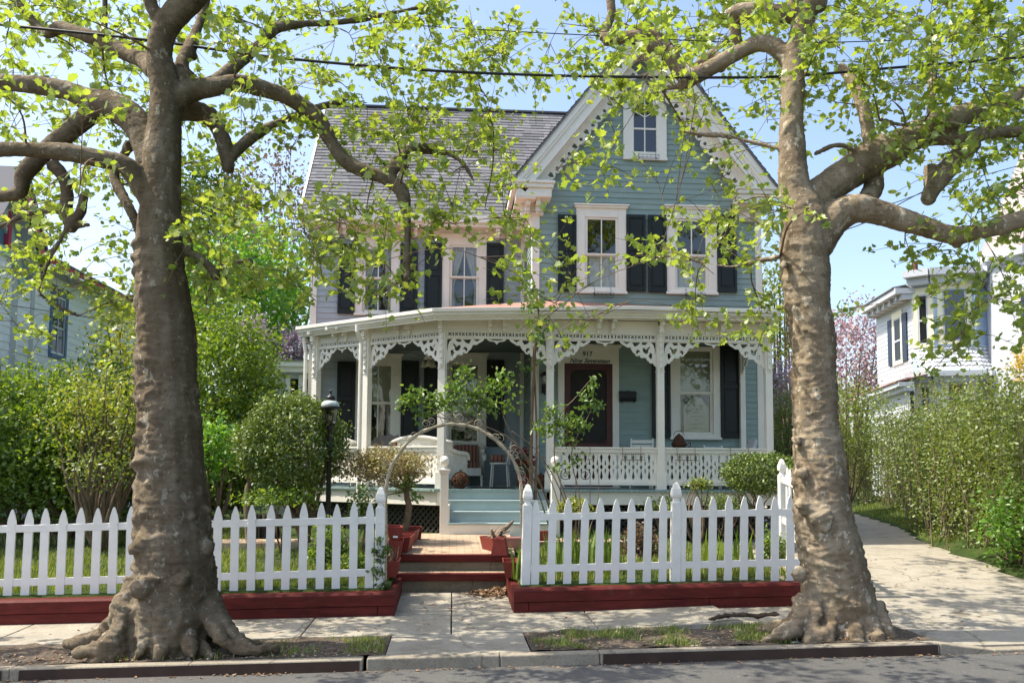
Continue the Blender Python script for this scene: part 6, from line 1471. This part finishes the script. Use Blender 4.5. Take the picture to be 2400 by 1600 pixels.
# right end of the porch: chairs, ornate lantern on a table
def slat_chair(label, px, Y, a, tint='trim', hgt=.92):
    c = V((ax(px,1100,Y),Y,ZF)); F = rotp(c, a); t = thing('folding_chair', label, 'chair', tuple(c), 'white slatted chairs on the porch')
    for k in range(4): b = MB(); b.bar(F(-.2,-.17+.11*k,.42),F(.2,-.17+.11*k,.42),.09,.02,(0,0,1)); b.build('seat_slat', M[tint], t)
    for k in range(3): z = hgt-.05-.09*k; b = MB(); b.bar(F(-.2,-.23-.0*k,z),F(.2,-.23,z),.018,.06,(0,0,1)); b.build('back_slat', M[tint], t)
    for sx in (-1,1):
        b = MB(); b.bar(F(sx*.2,.24,0),F(sx*.2,-.25,hgt),.025,.04,(0,0,1)); b.build('frame', M[tint], t); b = MB(); b.bar(F(sx*.17,-.24,0),F(sx*.17,.2,.44),.025,.04,(0,0,1)); b.build('leg', M[tint], t)
    return t
slat_chair('white slatted folding chair right of the front door', 1504, 15.55, R(165)); slat_chair('white slatted chair behind the right porch rail, under the shuttered window', 1560, 15.6, R(140), 'trim', .80)
slat_chair('low white slatted chair next to the right corner post of the porch', 1690, 15.5, R(200), 'trim', .80)
c = V((ax(1605,1100,15.5),15.5,ZF)); t = thing('porch_table', 'dark low table behind the right porch rail', 'table', tuple(c)); b = MB(); b.box(c.x-.3,c.x+.3,c.y-.2,c.y+.2,ZF+.70,ZF+.725); b.build('table_top', M['iron'], t, False, .004)
for sx in (-1,1):
    for sy in (-1,1): b = MB(); b.tube([(c.x+sx*.27,c.y+sy*.17,ZF),(c.x+sx*.27,c.y+sy*.17,ZF+.70)], .014, 6); b.build('leg', M['iron'], t)
q = V((ax(1592,1100,15.45),15.45,ZF+.726)); t = thing('metal_lantern', 'ornate dark openwork metal lantern on the porch table', 'lantern', tuple(q)); b = MB()
b.lathe(q, [(.09,0),(.10,.02),(.13,.05),(.15,.09),(.13,.13),(.10,.145),(.10,.20),(.085,.21),(.07,.24),(.03,.27),(.012,.29)], 12); b.build('body', M['rust'], t, True)
b = MB(); b.tube([q+V((.10*math.cos(a),0,.25+.09*math.sin(a))) for a in np.linspace(0,math.pi,9)], .006, 5); b.build('handle', M['rust'], t)
b = MB(); b.tube(catmull([q+V((.14,0,.07)),q+V((.20,0,.13)),q+V((.21,0,.07)),q+V((.17,0,.04))],4), .008, 5); b.build('spout', M['rust'], t)
c = V((ax(1745,1030,15.35),15.35,ZF)); F = rotp(c, 0); t = thing('lounge_chair', 'tilted lounge chair with dark cloth and a pale head pad at the right porch end', 'chair', tuple(c))
b = MB(); b.hexa([F(-.25,-.2,.42),F(.12,-.2,.66),F(.12,.25,.66),F(-.25,.25,.42)],[F(-.25,-.2,.44),F(.11,-.2,.69),F(.11,.25,.69),F(-.25,.25,.44)]); b.build('sling', M['screen'], t)
b = MB(); b.hexa([F(.06,-.2,.70),F(.14,-.2,.70),F(.14,.2,.70),F(.06,.2,.70)],[F(.14,-.2,.92),F(.19,-.2,.90),F(.19,.2,.90),F(.14,.2,.92)]); b.build('head_pad', M['white'], t, False, .02)
b = MB()
for yy in (-.21,.26): b.tube([F(-.28,yy,.0),F(.15,yy,.70)],.014,6); b.tube([F(.15,yy,.0),F(-.2,yy,.46)],.014,6); b.tube([F(-.2,yy,.62),F(.0,yy,.64)],.012,5)
b.build('frame', M['white'], t)
# mailbox, wall lantern, ceiling fan, plaque
x0, x1 = ax(1450,928,YG), ax(1488,928,YG); z0, z1 = az(1469,941,YG), az(1469,916,YG)
t = thing('mailbox', 'black curved wall mailbox right of the front door', 'mailbox', ((x0+x1)/2,YG-.02,z0)); b = MB()
pr = [(-.02,0),(-.10,.01),(-.125,.07),(-.12,.14),(-.10,z1-z0-.02),(-.02,z1-z0)]
b.add([(x,YG+y,z0+z) for x in (x0,x1) for y,z in pr], [(i,i+1,i+7,i+6) for i in range(5)]+[(0,1,2,3,4,5),(11,10,9,8,7,6),(5,0,6,11)]); b.build('box', M['iron'], t, False, .006)
b = MB(); b.cut([[(0,0),(x1-x0+.02,0),(x1-x0+.02,.03),((x1-x0)*.65,.05),((x1-x0)/2+.01,.065),((x1-x0)*.35,.05),(0,.03)]], (x0-.01,YG-.128,z0+.14), X3, Z3, .012); b.build('flap', M['iron'], t)
b = MB(); [b.tube([(x,YG-.06,z0),(x,YG-.11,z0-.03),(x,YG-.13,z0+.01)],.007,5) for x in (x0+.04,x1-.04)]; b.build('paper_hook', M['iron'], t)
x = ax(1275,890,YG); zt_, zb_ = az(1275,872,YG), az(1275,927,YG); t = thing('wall_lantern', 'black wall lantern on the narrow siding left of the front door', 'wall lamp', (x,YG,zb_)); H = zt_-zb_
b = MB(); b.lathe((x,YG-.14,zb_), [(.015,0),(.03,.08),(.02,.12),(.055,H*.42),(.06,H*.44)], 6); b.lathe((x,YG-.14,zb_+H*.80), [(.095,0),(.10,.015),(.06,.06),(.02,.085),(.012,H*.2)], 6); b.bar((x,YG,zb_+H*.3),(x,YG-.10,zb_+H*.3),.02,.03); b.box(x-.05,x+.05,YG-.045,YG-.02,zb_+H*.1,zb_+H*.5); b.build('bracket', M['iron'], t)
b = MB(); b.lathe((x,YG-.14,zb_+H*.44), [(.058,0),(.085,H*.36)], 6); b.build('glass', M['lampglass'], t)
q = V((ax(1004,840,16.4),16.4,az(1004,843,16.4))); t = thing('ceiling_fan', 'white ceiling fan with lamp shades under the porch ceiling', 'fan', tuple(q)); b = MB(); b.tube([q+V((0,0,zTop-.14-q.z)),q+V((0,0,.08))],.015,8); b.lathe(q+V((0,0,.0)), [(.05,0),(.09,.02),(.09,.08),(.04,.11)], 14); b.build('motor', M['trim'], t)
for k in range(5):
    a = 2*math.pi*k/5+2.75; d = V((math.cos(a),math.sin(a),0)); s_ = V((-d.y,d.x,.25)).normalized(); b = MB(); P_ = [q+d*.10-s_*.03,q+d*.10+s_*.03,q+d*.55+s_*.065,q+d*.55-s_*.065]; b.hexa([p+Z3*.05 for p in P_],[p+Z3*.058 for p in P_]); b.build('blade', M['ceiling'], t)
for k in range(3):
    a = 2*math.pi*k/3+.6; c_ = q+V((.10*math.cos(a),.10*math.sin(a),-.09)); b = MB(); b.lathe(c_, [(.07,-.05),(.06,0),(.03,.06),(.012,.09)], 12); b.build('lamp_shade', M['lampglass'] if False else M['blind'], t, True)
x0, x1, z0, z1 = rectX(1602,928,1661,1012,YG+.09); t = thing('window_plaque', 'ornate cream scroll-topped plaque standing inside the lower right window', 'plaque', ((x0+x1)/2,YG+.09,z0)); W_ = x1-x0; H = z1-z0
top = [(0,0),(W_,0),(W_,H*.62),(W_*.97,H*.72),(W_*.86,H*.78),(W_*.72,H*.93),(W_*.5,H),(W_*.28,H*.93),(W_*.14,H*.78),(W_*.03,H*.72),(0,H*.62)]
b = MB(); b.cut([top], (x0,YG+.075,z0), X3, Z3, .02); b.build('board', M['plaque'], t)
b = MB(); b.cut([[(p[0]*.70+W_*.15,p[1]*.80) for p in top]], (x0,YG+.068,z0), X3, Z3, .006); b.build('panel', paint('plaque_panel',(.42,.41,.33),.06), t)
b = MB()
for zf, wf in ((.62,.50),(.53,.30),(.41,.58),(.32,.18),(.20,.58),(.09,.56)):
    n = int(wf*14)
    for k in range(n): xx = W_*.5+(k-(n-1)/2)*W_*.062; hh = random.uniform(.03,.055)*H; b.box(x0+xx-.006*W_*2.6,x0+xx+.006*W_*2.2,YG+.062,YG+.0675,z0+zf*H,z0+zf*H+hh)
b.build('worn_lettering', paint('worn_letters',(.14,.12,.08),.1), t)
# brass planter racks on the railing, iron racks under the upper windows
def rack(label, px0, px1, Y, zrail, mat, grp, drop=.16, hgt=.12, hook=.10):
    x0, x1 = px0, px1; t = thing('planter_rack', label, 'planter rack', ((x0+x1)/2,Y-.1,zrail-drop), grp); b = MB(); r_ = .0055 if mat == 'bronze' else .004
    for x in (x0+.03,x1-.03): b.tube([(x,Y,zrail+.01),(x,Y-.02,zrail+.012),(x,Y-.03,zrail-drop),(x,Y-.16,zrail-drop-.0)], r_, 5)
    b.build('hanger', M[mat], t); b = MB()
    for z in (zrail-drop-hgt+.06, zrail-drop+.04):
        b.tube([(x0,Y-.03,z),(x1,Y-.03,z),(x1,Y-.17,z),(x0,Y-.17,z),(x0,Y-.03,z)], r_, 5)
    n = 5
    for k in range(n+1): x = lerp(x0,x1,k/n); b.tube([(x,Y-.17,zrail-drop+.04),(x,Y-.17,zrail-drop-hgt+.06)], r_*.8, 4)
    b.build('basket', M[mat], t)
zr_ = ZF+.735
for px, lb in ((1361,'brass wire planter rack on the porch rail behind the rose canes'),(1480,'brass wire planter rack hanging between the door and the middle porch post'),(1607,'brass wire planter rack on the rail just right of the middle porch post'),(1732,'brass wire planter rack on the rail beside the right corner post')):
    xx = ax(px,1050,14.70); rack(lb, xx-.19, xx+.19, 14.70, zr_, 'bronze', 'brass racks on the porch rail')
for px, py, Y, hw, lb in ((1411,676,YG,.19,'black iron window-box rack under the left upper gable window'),(1624,678,YG,.19,'black iron window-box rack under the right upper gable window'),(1515,358,YG-.03,.20,'black iron window-box rack under the pointed attic window'),(883,728,YL,.19,'black iron window-box rack under the far left upper window')):
    p = at(px,py,Y); rack(lb, p.x-hw, p.x+hw, Y-.05, p.z, 'iron', 'iron racks under the windows', .16, .10)

# ---------------------------------------------------------------- overhead wires
def wire(label, pts, r_, name='power_line'):
    P = catmull([at(x,y,Y) for x,y,Y in pts], 6); b = MB(); b.tube(P, r_, 6)
    return tag(b.build(name, M['iron'], None, True), label, 'wire', 'overhead wires')
wire('thick black overhead cable sagging across the whole view between the trees', [(-300,25,8.4),(0,58,8.4),(345,94,8.4),(630,133,8.38),(970,163,8.37),(1255,176,8.36),(1530,181,8.35),(1826,180,8.37),(2108,158,8.4),(2400,134,8.4),(2700,105,8.4)], .014)
wire('thin grey wire high across the gap between the two crowns', [(900,55,9.5),(1130,70,9.5),(1400,84,9.5),(1750,100,9.5),(2100,95,9.5),(2500,70,9.5)], .006)
wire('thin black service wire rising to the right behind the driveway tree', [(1840,560,12),(1935,548,12),(2027,522,12.2),(2164,449,12.6),(2300,395,13),(2500,300,13.5)], .008)
wire('second thin service wire just above the other behind the driveway tree', [(1840,580,12),(1960,500,12.2),(2080,480,12.4),(2200,440,12.8),(2420,380,13.2)], .007)
wire('thin dark wire crossing low in front of the blue-white neighbour house', [(-150,690,12.5),(0,711,12.5),(160,736,12.6),(316,759,12.8),(500,770,13.2)], .007)

# ---------------------------------------------------------------- neighbouring houses
NX = -9.5
nb = thing('neighbour_house', 'blue-white clapboard house with raspberry and mint gable trim beyond the left bushes', 'house', (-10, 20, .6))
def nY(px, X): return X*2000/((px-1060)) if False else None
def onX(px, py, X): d = ray(px,py); return CAM+d*(X/d.x)
w0, w1 = onX(119,760,NX), onX(151,760,NX); wz0, wz1 = onX(135,832,NX).z, onX(135,693,NX).z; YC = onX(72,800,NX+.25).y
b = MB(); siding(b, (NX,YC,0), (0,1,0), (1,0,0), 9, .5, 6.3, [(w0.y-YC,w1.y-YC,wz0,wz1)], .165); b.build('wall', M['whiteblue'], nb)
b = MB(); siding(b, (NX+.25,YC-7,0), (0,1,0), (1,0,0), 7, .5, 6.4, (), .165); b.build('wall', M['whiteblue'], nb)
b = MB(); b.box(NX+.2,NX+.29,YC-.12,YC+.02,.5,6.4); b.build('corner_board', M['white'], nb); b = MB(); yy = onX(27,800,NX+.25).y; b.box(NX+.2,NX+.29,yy-.1,yy+.1,.5,6.2); b.build('corner_board', M['white'], nb)
b = MB(); e = .10; b.box(NX-.03,NX+.04,w0.y-e,w0.y,wz0-e,wz1+.22); b.box(NX-.03,NX+.04,w1.y,w1.y+e,wz0-e,wz1+.22); b.box(NX-.03,NX+.041,w0.y,w1.y,wz1,wz1+.22); b.box(NX-.03,NX+.05,w0.y,w1.y,wz0-e,wz0); wn = b.build('window', paint('slate_blue_trim',(.08,.16,.28),.1), nb)
b = MB(); zm = lerp(wz0,wz1,.46); b.box(NX-.01,NX+.02,w0.y,w1.y,zm-.03,zm+.03); b.box(NX-.01,NX+.02,w0.y,w0.y+.04,wz0,wz1); b.box(NX-.01,NX+.02,w1.y-.04,w1.y,wz0,wz1); b.box(NX-.01,NX+.018,(w0.y+w1.y)/2-.015,(w0.y+w1.y)/2+.015,wz0,wz1); b.build('sash', M['white'], wn)
b = MB(); b.add([(NX+.0,w0.y,wz0),(NX,w1.y,wz0),(NX,w1.y,wz1),(NX,w0.y,wz1)],[(0,1,2,3)]); b.build('pane', M['glass'], wn); b = MB(); b.box(NX-.7,NX-.6,YC-7,YC+9,.5,6.2); b.build('interior', M['dark'], nb)
# gable with coloured rake boards
ra, rb_ = onX(112,617,NX+.75), onX(72,450,NX+.75); sl_ = (rb_.z-ra.z)/(ra.y-rb_.y); yA = ra.y-1.15; zA = ra.z+sl_*1.15
def rk(off, X): return V((X,ra.y,ra.z-off)), V((X,yA,zA-off))
for off, h, X, mt, nm in ((.0,.06,NX+.78,'navy','roof_edge'),(.14,.22,NX+.75,'pink','rake_board'),(.31,.10,NX+.72,'navy','rake_board'),(.62,.20,NX+.30,'mint','frieze')):
    p, q = rk(off, X); b = MB(); b.bar(p, q, .06, h*1.6); b.build(nm, M[mt], nb)
p, q = rk(.36, NX+.5); b = MB(); b.bar(p, q, .5, .04); b.build('soffit', paint('grey_soffit',(.40,.43,.45),.05), nb)
b = MB(); b.add([(NX+.27,ra.y-.35,6.2),(NX+.27,yA-.8,6.2),(NX+.27,yA,zA-.5)],[(0,1,2)]); b.build('gable_shingles', paint('teal_shingles',(.10,.20,.28),.2,8), nb)
b = MB(); b.box(NX+.2,NX+.34,YC-7,YC+.1,6.05,6.22); b.build('belt_board', M['mint'], nb)
b = MB(); yy = onX(20,560,NX+.3).y; b.box(NX+.2,NX+.36,yy-.12,yy+.0,6.2,7.2); b.build('gable_post', M['pink'], nb)
b = MB(); q0 = onX(112,617,NX+.75); b.hexa([(NX+.8,ra.y,ra.z),(NX-4,ra.y,ra.z),(NX-4,yA,zA),(NX+.8,yA,zA)],[(NX+.8,ra.y,ra.z+.06),(NX-4,ra.y,ra.z+.06),(NX-4,yA,zA+.06),(NX+.8,yA,zA+.06)]); b.hexa([(NX+.8,yA,zA),(NX-4,yA,zA),(NX-4,yA-1.2,zA-sl_*1.2),(NX+.8,yA-1.2,zA-sl_*1.2)],[(NX+.8,yA,zA+.06),(NX-4,yA,zA+.06),(NX-4,yA-1.2,zA-sl_*1.2+.06),(NX+.8,yA-1.2,zA-sl_*1.2+.06)]); b.build('roof', M['shingle'], nb)
b = MB(); b.box(NX-.1,NX+.42,YC,YC+9.2,6.25,6.30); b.build('eaves', M['white'], nb); b = MB(); b.box(NX+.40,NX+.46,YC+.4,YC+9.2,6.32,6.42); b.build('eaves_board', M['pink'], nb)
b = MB(); b.hexa([(NX+.5,YC+.4,6.42),(NX+.5,YC+9.2,6.42),(NX-4,YC+9.2,8.6),(NX-4,YC+.4,8.6)],[(NX+.5,YC+.4,6.46),(NX+.5,YC+9.2,6.46),(NX-4,YC+9.2,8.64),(NX-4,YC+.4,8.64)]); b.build('roof', M['shingle'], nb)

# white house beyond the hedge on the right
wh = thing('neighbour_house', 'white clapboard house with sky-blue and yellow bay window trim beyond the driveway hedge', 'house', (16, 27, .6))
def gp(px, Y): return V((ax(px,900,Y), Y))
A_, B_, C_, D_, E_, G_ = gp(2058,30), gp(2143,26.5), gp(2186,26.1), gp(2291,25.7), gp(2335,26.0), gp(2560,21.0)
def wall2(nm, p, q, z0, z1, holes=(), step=.15, mat='white', parent=wh):
    d = (q-p); Ls = d.length; d = d/Ls; b = MB(); siding(b, (p.x,p.y,0), (d.x,d.y,0), (d.y,-d.x,0), Ls, z0, z1, holes, step); return b.build(nm, M[mat], parent)
def win2(p, q, px0, py0, px1, py1, shut=False, frame='white', casing='butter', cz=.16):
    d = (q-p); Ls = d.length; d = d/Ls; n = V((d.y,-d.x,0)); ux = V((d.x,d.y,0)); o = V((p.x,p.y,0))
    def s_of(px):
        r_ = ray(px,(py0+py1)/2); # intersect plan ray with the wall line
        den = r_.x*(-d.y)+r_.y*d.x; t_ = ((p.x)*(-d.y)+(p.y)*d.x)/den; hit = V((r_.x*t_, r_.y*t_)); return (hit-p).dot(d), t_
    s0, t0 = s_of(px0); s1, t1 = s_of(px1); tm = (t0+t1)/2; pm = (px0+px1)/2
    z0 = CAMZ+ray(pm,py1).z*tm; z1 = CAMZ+ray(pm,py0).z*tm
    b = MB()
    for a, c, e0, e1 in ((s0-cz,s0,z0-cz*.6,z1+cz*1.4),(s1,s1+cz,z0-cz*.6,z1+cz*1.4),(s0,s1,z1,z1+cz*1.4),(s0,s1,z0-cz*.6,z0)): b.frame_box(o, ux, n, a, c, -.02, .05, e0, e1)
    w = b.build('window', M[casing], wh); b = MB(); f = .05; zm = lerp(z0,z1,.48)
    for a, c, e0, e1 in ((s0,s0+f,z0,z1),(s1-f,s1,z0,z1),(s0+f,s1-f,zm-.03,zm+.03),(s0+f,s1-f,z1-f,z1),(s0+f,s1-f,z0,z0+f)): b.frame_box(o, ux, n, a, c, .02, .04, e0, e1)
    b.build('sash', M[frame], w); b = MB(); P = lambda a, z: o+ux*a+n*.025+Z3*z; b.add([P(s0,z0),P(s1,z0),P(s1,z1),P(s0,z1)],[(0,1,2,3)]); b.build('pane', M['glass'], w)
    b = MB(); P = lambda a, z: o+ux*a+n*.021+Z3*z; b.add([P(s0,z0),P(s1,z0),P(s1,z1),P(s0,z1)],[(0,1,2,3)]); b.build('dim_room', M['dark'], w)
    if shut:
        for a, c in ((s0-cz-.42,s0-cz),(s1+cz,s1+cz+.42)): b = MB(); b.frame_box(o, ux, n, a, c, .02, .06, z0-.05, z1+.05); b.build('shutter', M['navy'], wh)
def zat(px, py, P): return CAMZ+(ray(px,py)*(P.y/ray(px,py).y)).z
zEv = zat(2058,735,A_); wall2('wall', A_, B_, .5, zEv); win2(A_, B_, 2098, 745, 2114, 848, True)
wall2('wall', E_, G_, .5, 7.6); win2(E_, G_, 2372, 700, 2392, 800, True)
zb0, zb1 = zat(2186,812,C_), zat(2186,655,C_)
for p, q in ((B_,C_),(C_,D_),(D_,E_)):
    wall2('bay_wall', p, q, zb0, zb1, (), .5, 'skytrim'); wall2('bay_wall', p, q, .5, zat(2186,880,C_), (), .5, 'skytrim')
win2(B_, C_, 2152, 690, 2176, 808); win2(C_, D_, 2209, 675, 2265, 800); win2(B_, C_, 2158, 905, 2182, 960); win2(C_, D_, 2220, 897, 2270, 960)
# scalloped skirt roof between the storeys
b = MB(); ring = [B_,C_,D_,E_]; outw = V((-.25,-.97))*.55
zs0, zs1 = zat(2186,872,C_), zb0
rows_ = 6
for r_ in range(rows_):
    t0, t1 = r_/rows_, (r_+1.25)/rows_
    for p, q in zip(ring[:-1], ring[1:]):
        n = max(2, int((q-p).length/.17))
        for k in range(n):
            a, c = p.lerp(q, k/n), p.lerp(q, (k+1)/n); o0, o1 = outw*(1-t0), outw*max(0,1-t1); z0_, z1_ = lerp(zs0,zs1,t0), lerp(zs0,zs1,min(1,t1)); dy = -.02*(r_%2)
            m_ = (a+c)/2
            b.add([(a.x+o0.x*.98,a.y+o0.y*.98,z0_+.05),(m_.x+o0.x,m_.y+o0.y-.02,z0_),(c.x+o0.x*.98,c.y+o0.y*.98,z0_+.05),(c.x+o1.x,c.y+o1.y+.02,z1_),(a.x+o1.x,a.y+o1.y+.02,z1_)],[(0,1,2,3,4)])
b.build('skirt_roof', M['white'], wh)
def cornice(nm, ps, z, out, hh, mat='white'):
    b = MB()
    for p, q in zip(ps[:-1], ps[1:]):
        d = (q-p).normalized(); n = V((d.y,-d.x,0)); b.frame_box((p.x,p.y,0), (d.x,d.y,0), n, -out*.2, (q-p).length+out*.2, -.1, out, z, z+hh); b.frame_box((p.x,p.y,0), (d.x,d.y,0), n, -out*.1, (q-p).length+out*.1, -.1, out*.6, z-hh, z-.004)
    return b.build(nm, M[mat], wh)
cornice('cornice', [B_,C_,D_,E_], zb1+.05, .55, .22); cornice('cornice', [B_,C_,D_,E_], zs0-.18, .60, .16); cornice('eaves', [A_,B_], zEv, .55, .18)
dA = (B_-A_).normalized(); nA = V((dA.y,-dA.x))
b = MB(); p, q = A_+nA*.6, B_+nA*.6; b.hexa([(p.x,p.y,zEv+.19),(q.x,q.y,zEv+.19),(q.x+4,q.y+1,zEv+1.2),(p.x+4,p.y+1,zEv+1.2)],[(p.x,p.y,zEv+.23),(q.x,q.y,zEv+.23),(q.x+4,q.y+1,zEv+1.24),(p.x+4,p.y+1,zEv+1.24)]); b.build('roof', M['shingle'], wh)
for k in range(6): p = A_.lerp(B_,(k+.5)/6); b = MB(); b.frame_box((p.x,p.y,0),(dA.x,dA.y,0),(nA.x,nA.y,0),-.05,.05,0,.42,zEv-.18,zEv-.01); b.build('modillion', M['white'], wh)
pc = A_.lerp(B_,.45); zc_ = zat(2072,660,A_); b = MB(); b.lathe((pc.x+.9,pc.y,zEv), [(.10,0),(.10,zc_-zEv+.35),(.12,zc_-zEv+.37)], 10); b.build('chimney_pipe', paint('rusty_pipe',(.16,.07,.05),.2), wh)
# low rear wing with red roof
L0, L1 = gp(2040,30.5), gp(2133,25.6); zl0 = zat(2133,905,L1)
wall2('wall', L0, L1, .5, zl0); cornice('eaves', [L0,L1], zl0, .35, .14)
b = MB(); p, q = L0+nA*.4, L1+nA*.4; b.hexa([(p.x,p.y,zl0+.15),(q.x,q.y,zl0+.15),(q.x+1.2,q.y,zl0+.42),(p.x+1.2,p.y,zl0+.42)],[(p.x,p.y,zl0+.18),(q.x,q.y,zl0+.18),(q.x+1.2,q.y,zl0+.46),(p.x+1.2,p.y,zl0+.46)]); b.build('roof', M['salmon'], wh)
# steep turret roof with a white cornice
tc_ = V((ax(2420,600,25.2),25.2)); zt0 = zat(2285,605,D_); b = MB(); r_ = tc_.x-ax(2305,600,25.2)
b.lathe((tc_.x,tc_.y,zt0), [(r_,0),(r_*.93,.25),(.05,r_*2.3)], 8); b.build('turret_roof', paint('pink_shingle',(.33,.28,.265),.12,6), wh); b = MB(); b.lathe((tc_.x,tc_.y,zt0-.45), [(r_*.9,0),(r_*.95,.12),(r_*1.02,.2),(r_*1.02,.44)], 8); b.build('turret_cornice', M['white'], wh); b = MB(); b.lathe((tc_.x,tc_.y,.5), [(r_*.88,0),(r_*.88,zt0-.95)], 8); b.build('turret_wall', M['white'], wh)

# ---------------------------------------------------------------- hedge, bushes and trees behind
hp = [V((7.75,10.2)),V((8.3,12.6)),V((9.0,15)),V((10.6,18.6)),V((12.0,23.5)),V((12.6,30))]
hc = catmull([V((p.x,p.y,0)) for p in hp], 8); t = thing('hedge', 'tall loose privet hedge with bare grey stems along the driveway', 'hedge', (9,15,.5)); b = MB(); lf_ = []
def hh(i): return 2.3+.35*math.sin(i*.9)+.28*math.sin(i*2.3+1)
for k in range(560):
    u = random.random()*(len(hc)-1.001); i = int(u); c = hc[i].lerp(hc[i+1], u-i); c += V((random.gauss(0,.30)+.3, random.gauss(0,.25), 0)); z0 = terrain(c.x,c.y)-.02; h = hh(u)*random.uniform(.75,1.08); tip = c+V((random.gauss(0,.22),random.gauss(0,.22),0)); tip.z = z0+h; c.z = z0
    P = [c, c.lerp(tip,.5)+V((random.gauss(0,.07),random.gauss(0,.07),0)), tip]; b.tube(P, [random.uniform(.009,.015),.008,.003], 4, False)
    for _ in range(170 if u < 16 else 100):
        s_ = random.random()**.75; q = P[0].lerp(P[1], s_*2) if s_ < .5 else P[1].lerp(P[2], s_*2-1); w_ = .11+.15*s_; lf_.append(q+V((random.gauss(0,w_),random.gauss(0,w_),random.gauss(0,.08))))
b.build('stems', M['cane'], t, True); leaves('foliage', lf_, NR.uniform(.04,.08,len(lf_)), M['hedge'], t, .4)
c = V((7.75,11.2,1.05)); bush('hedge_bush', 'bright green low bush spilling out from the hedge foot over the driveway edge', 'bush', tuple(c), (.55,.6,.60), 1900, .07, M['brightleaf'], (7.9,11.3,.45), 14, 31, .45, .2, .5)
bush('hedge_bush', 'dark low bush under the hedge near the right edge of the photo', 'bush', (8.0,10.2,.75), (.45,.5,.35), 900, .06, M['midleaf'], (8.1,10.3,.4), 8, 32, .4, .3)
for k, (nm, lb, ct, px, py, Y, rx, ry, rz_, n, sz, mt, nst, lump) in enumerate((
  ('dense_bush','dense viburnum bush filling the left edge behind the fence','bush',50,1030,14.5,1.6,1.2,1.3,14000,.085,'midleaf',12,.22),
  ('dense_bush','leafy bush between the left edge bush and the twiggy shrub','bush',160,1060,14.0,1.1,.9,1.1,9000,.08,'midleaf',12,.25),
  ('dense_bush','dark green bush standing left of the thick tree, behind the twiggy shrub','bush',240,1030,15.2,1.4,1.0,1.4,11000,.085,'darkleaf',12,.25),
  ('twiggy_shrub','loose arching light green shrub spraying out left of the thick trunk','bush',255,965,13.2,.85,.7,.75,2600,.065,'limeleaf',26,.5),
  ('twiggy_shrub','light green sprays of shrub low beside the left trunk above the pickets','bush',240,1095,12.6,.55,.5,.32,800,.06,'hedge',16,.6),
  ('vine_mound','tall vine-covered green mound right of the thick trunk','bush',520,940,17.5,1.15,1.1,2.1,11000,.10,'midleaf',10,.22),
  ('vine_mound','dark clipped-looking vine mass beside the white rear wing','bush',590,990,18.5,.75,.8,1.6,7000,.08,'darkleaf',8,.16),
  ('lime_shrub','fresh lime-green shrub between the thick trunk and the round shrub','bush',500,1050,14.5,.5,.5,.55,1400,.09,'brightleaf',10,.4),
  ('lime_tree','yellow-green young tree rising behind the left bushes','tree',340,830,19.5,1.3,1.2,1.2,3400,.10,'limeleaf',16,.4),
  ('maple_tree','bright green maple standing between the left trunk and the house','tree',560,700,24.0,2.2,2.0,2.0,8500,.17,'brightleaf',14,.3),
  ('evergreen_tree','dark evergreen tree showing behind the leaves left of the roof','tree',500,520,34.0,1.9,1.9,2.9,3800,.20,'darkleaf',6,.3),
  ('bronze_tree','thin bronze-leaved tree against the sky left of the grey roof','tree',640,520,32.0,2.1,1.8,3.0,2600,.15,'bronzeleaf',20,.4),
  ('lilac_bush','pale purple lilac in flower beside the porch roof end','lilac',585,785,21.5,.55,.5,.45,1500,.09,'lilac',8,.4),
  ('lilac_bush','purple lilac blossom against the corner of the house','lilac',690,810,22.5,.5,.5,.5,1300,.09,'lilac',8,.4),
  ('cherry_tree','pink flowering cherry tree behind the hedge beside the white house','tree',2010,840,36.0,2.3,2.2,2.6,6500,.15,'cherry',16,.35),
  ('lilac_bush','lilac and grey twigs just right of the porch corner post','lilac',1845,905,20.0,.55,.5,.75,1100,.08,'lilac',14,.4),
  ('dense_bush','light green bush behind the short driveway fence','bush',1850,1020,19.0,.75,.6,1.05,3200,.07,'hedge',14,.3),
  ('young_tree','light airy green tree behind the right corner of the house','tree',1830,720,26.0,1.1,1.0,2.3,2200,.13,'hedge',14,.5),
  ('forsythia_bush','yellow flowering bush at the right edge beside the white house','bush',2425,860,21.5,.65,.6,.75,1500,.08,'forsythia',8,.3),
  ('dense_bush','bushy green growth behind the hedge below the cherry tree','bush',1985,985,24.0,1.6,1.0,1.3,4200,.09,'hedge',10,.3))):
    c = at(px,py,Y); gz2 = terrain(c.x, c.y)
    bush(nm, lb, ct, (c.x,c.y,c.z), (rx,ry,rz_), n, sz, M[mt], (c.x,c.y,gz2), nst, 40+k, lump, .4, .35, gz2, .05 if ct != 'tree' else .11)
pts = []
for k in range(150):
    a = random.uniform(-1.35,1.45); d = random.uniform(55,85); x, y = d*math.sin(a), d*math.cos(a); s_ = random.uniform(2.2,4.2)
    pts += foliage((x,y,s_*.9), (s_,s_,s_*random.uniform(.8,1.35)), 170, .3, k, .5)
tag(leaves('distant_trees', pts, .75, M['midleaf'], None, .3), 'far green line of trees beyond the houses', 'trees', None, 'stuff')
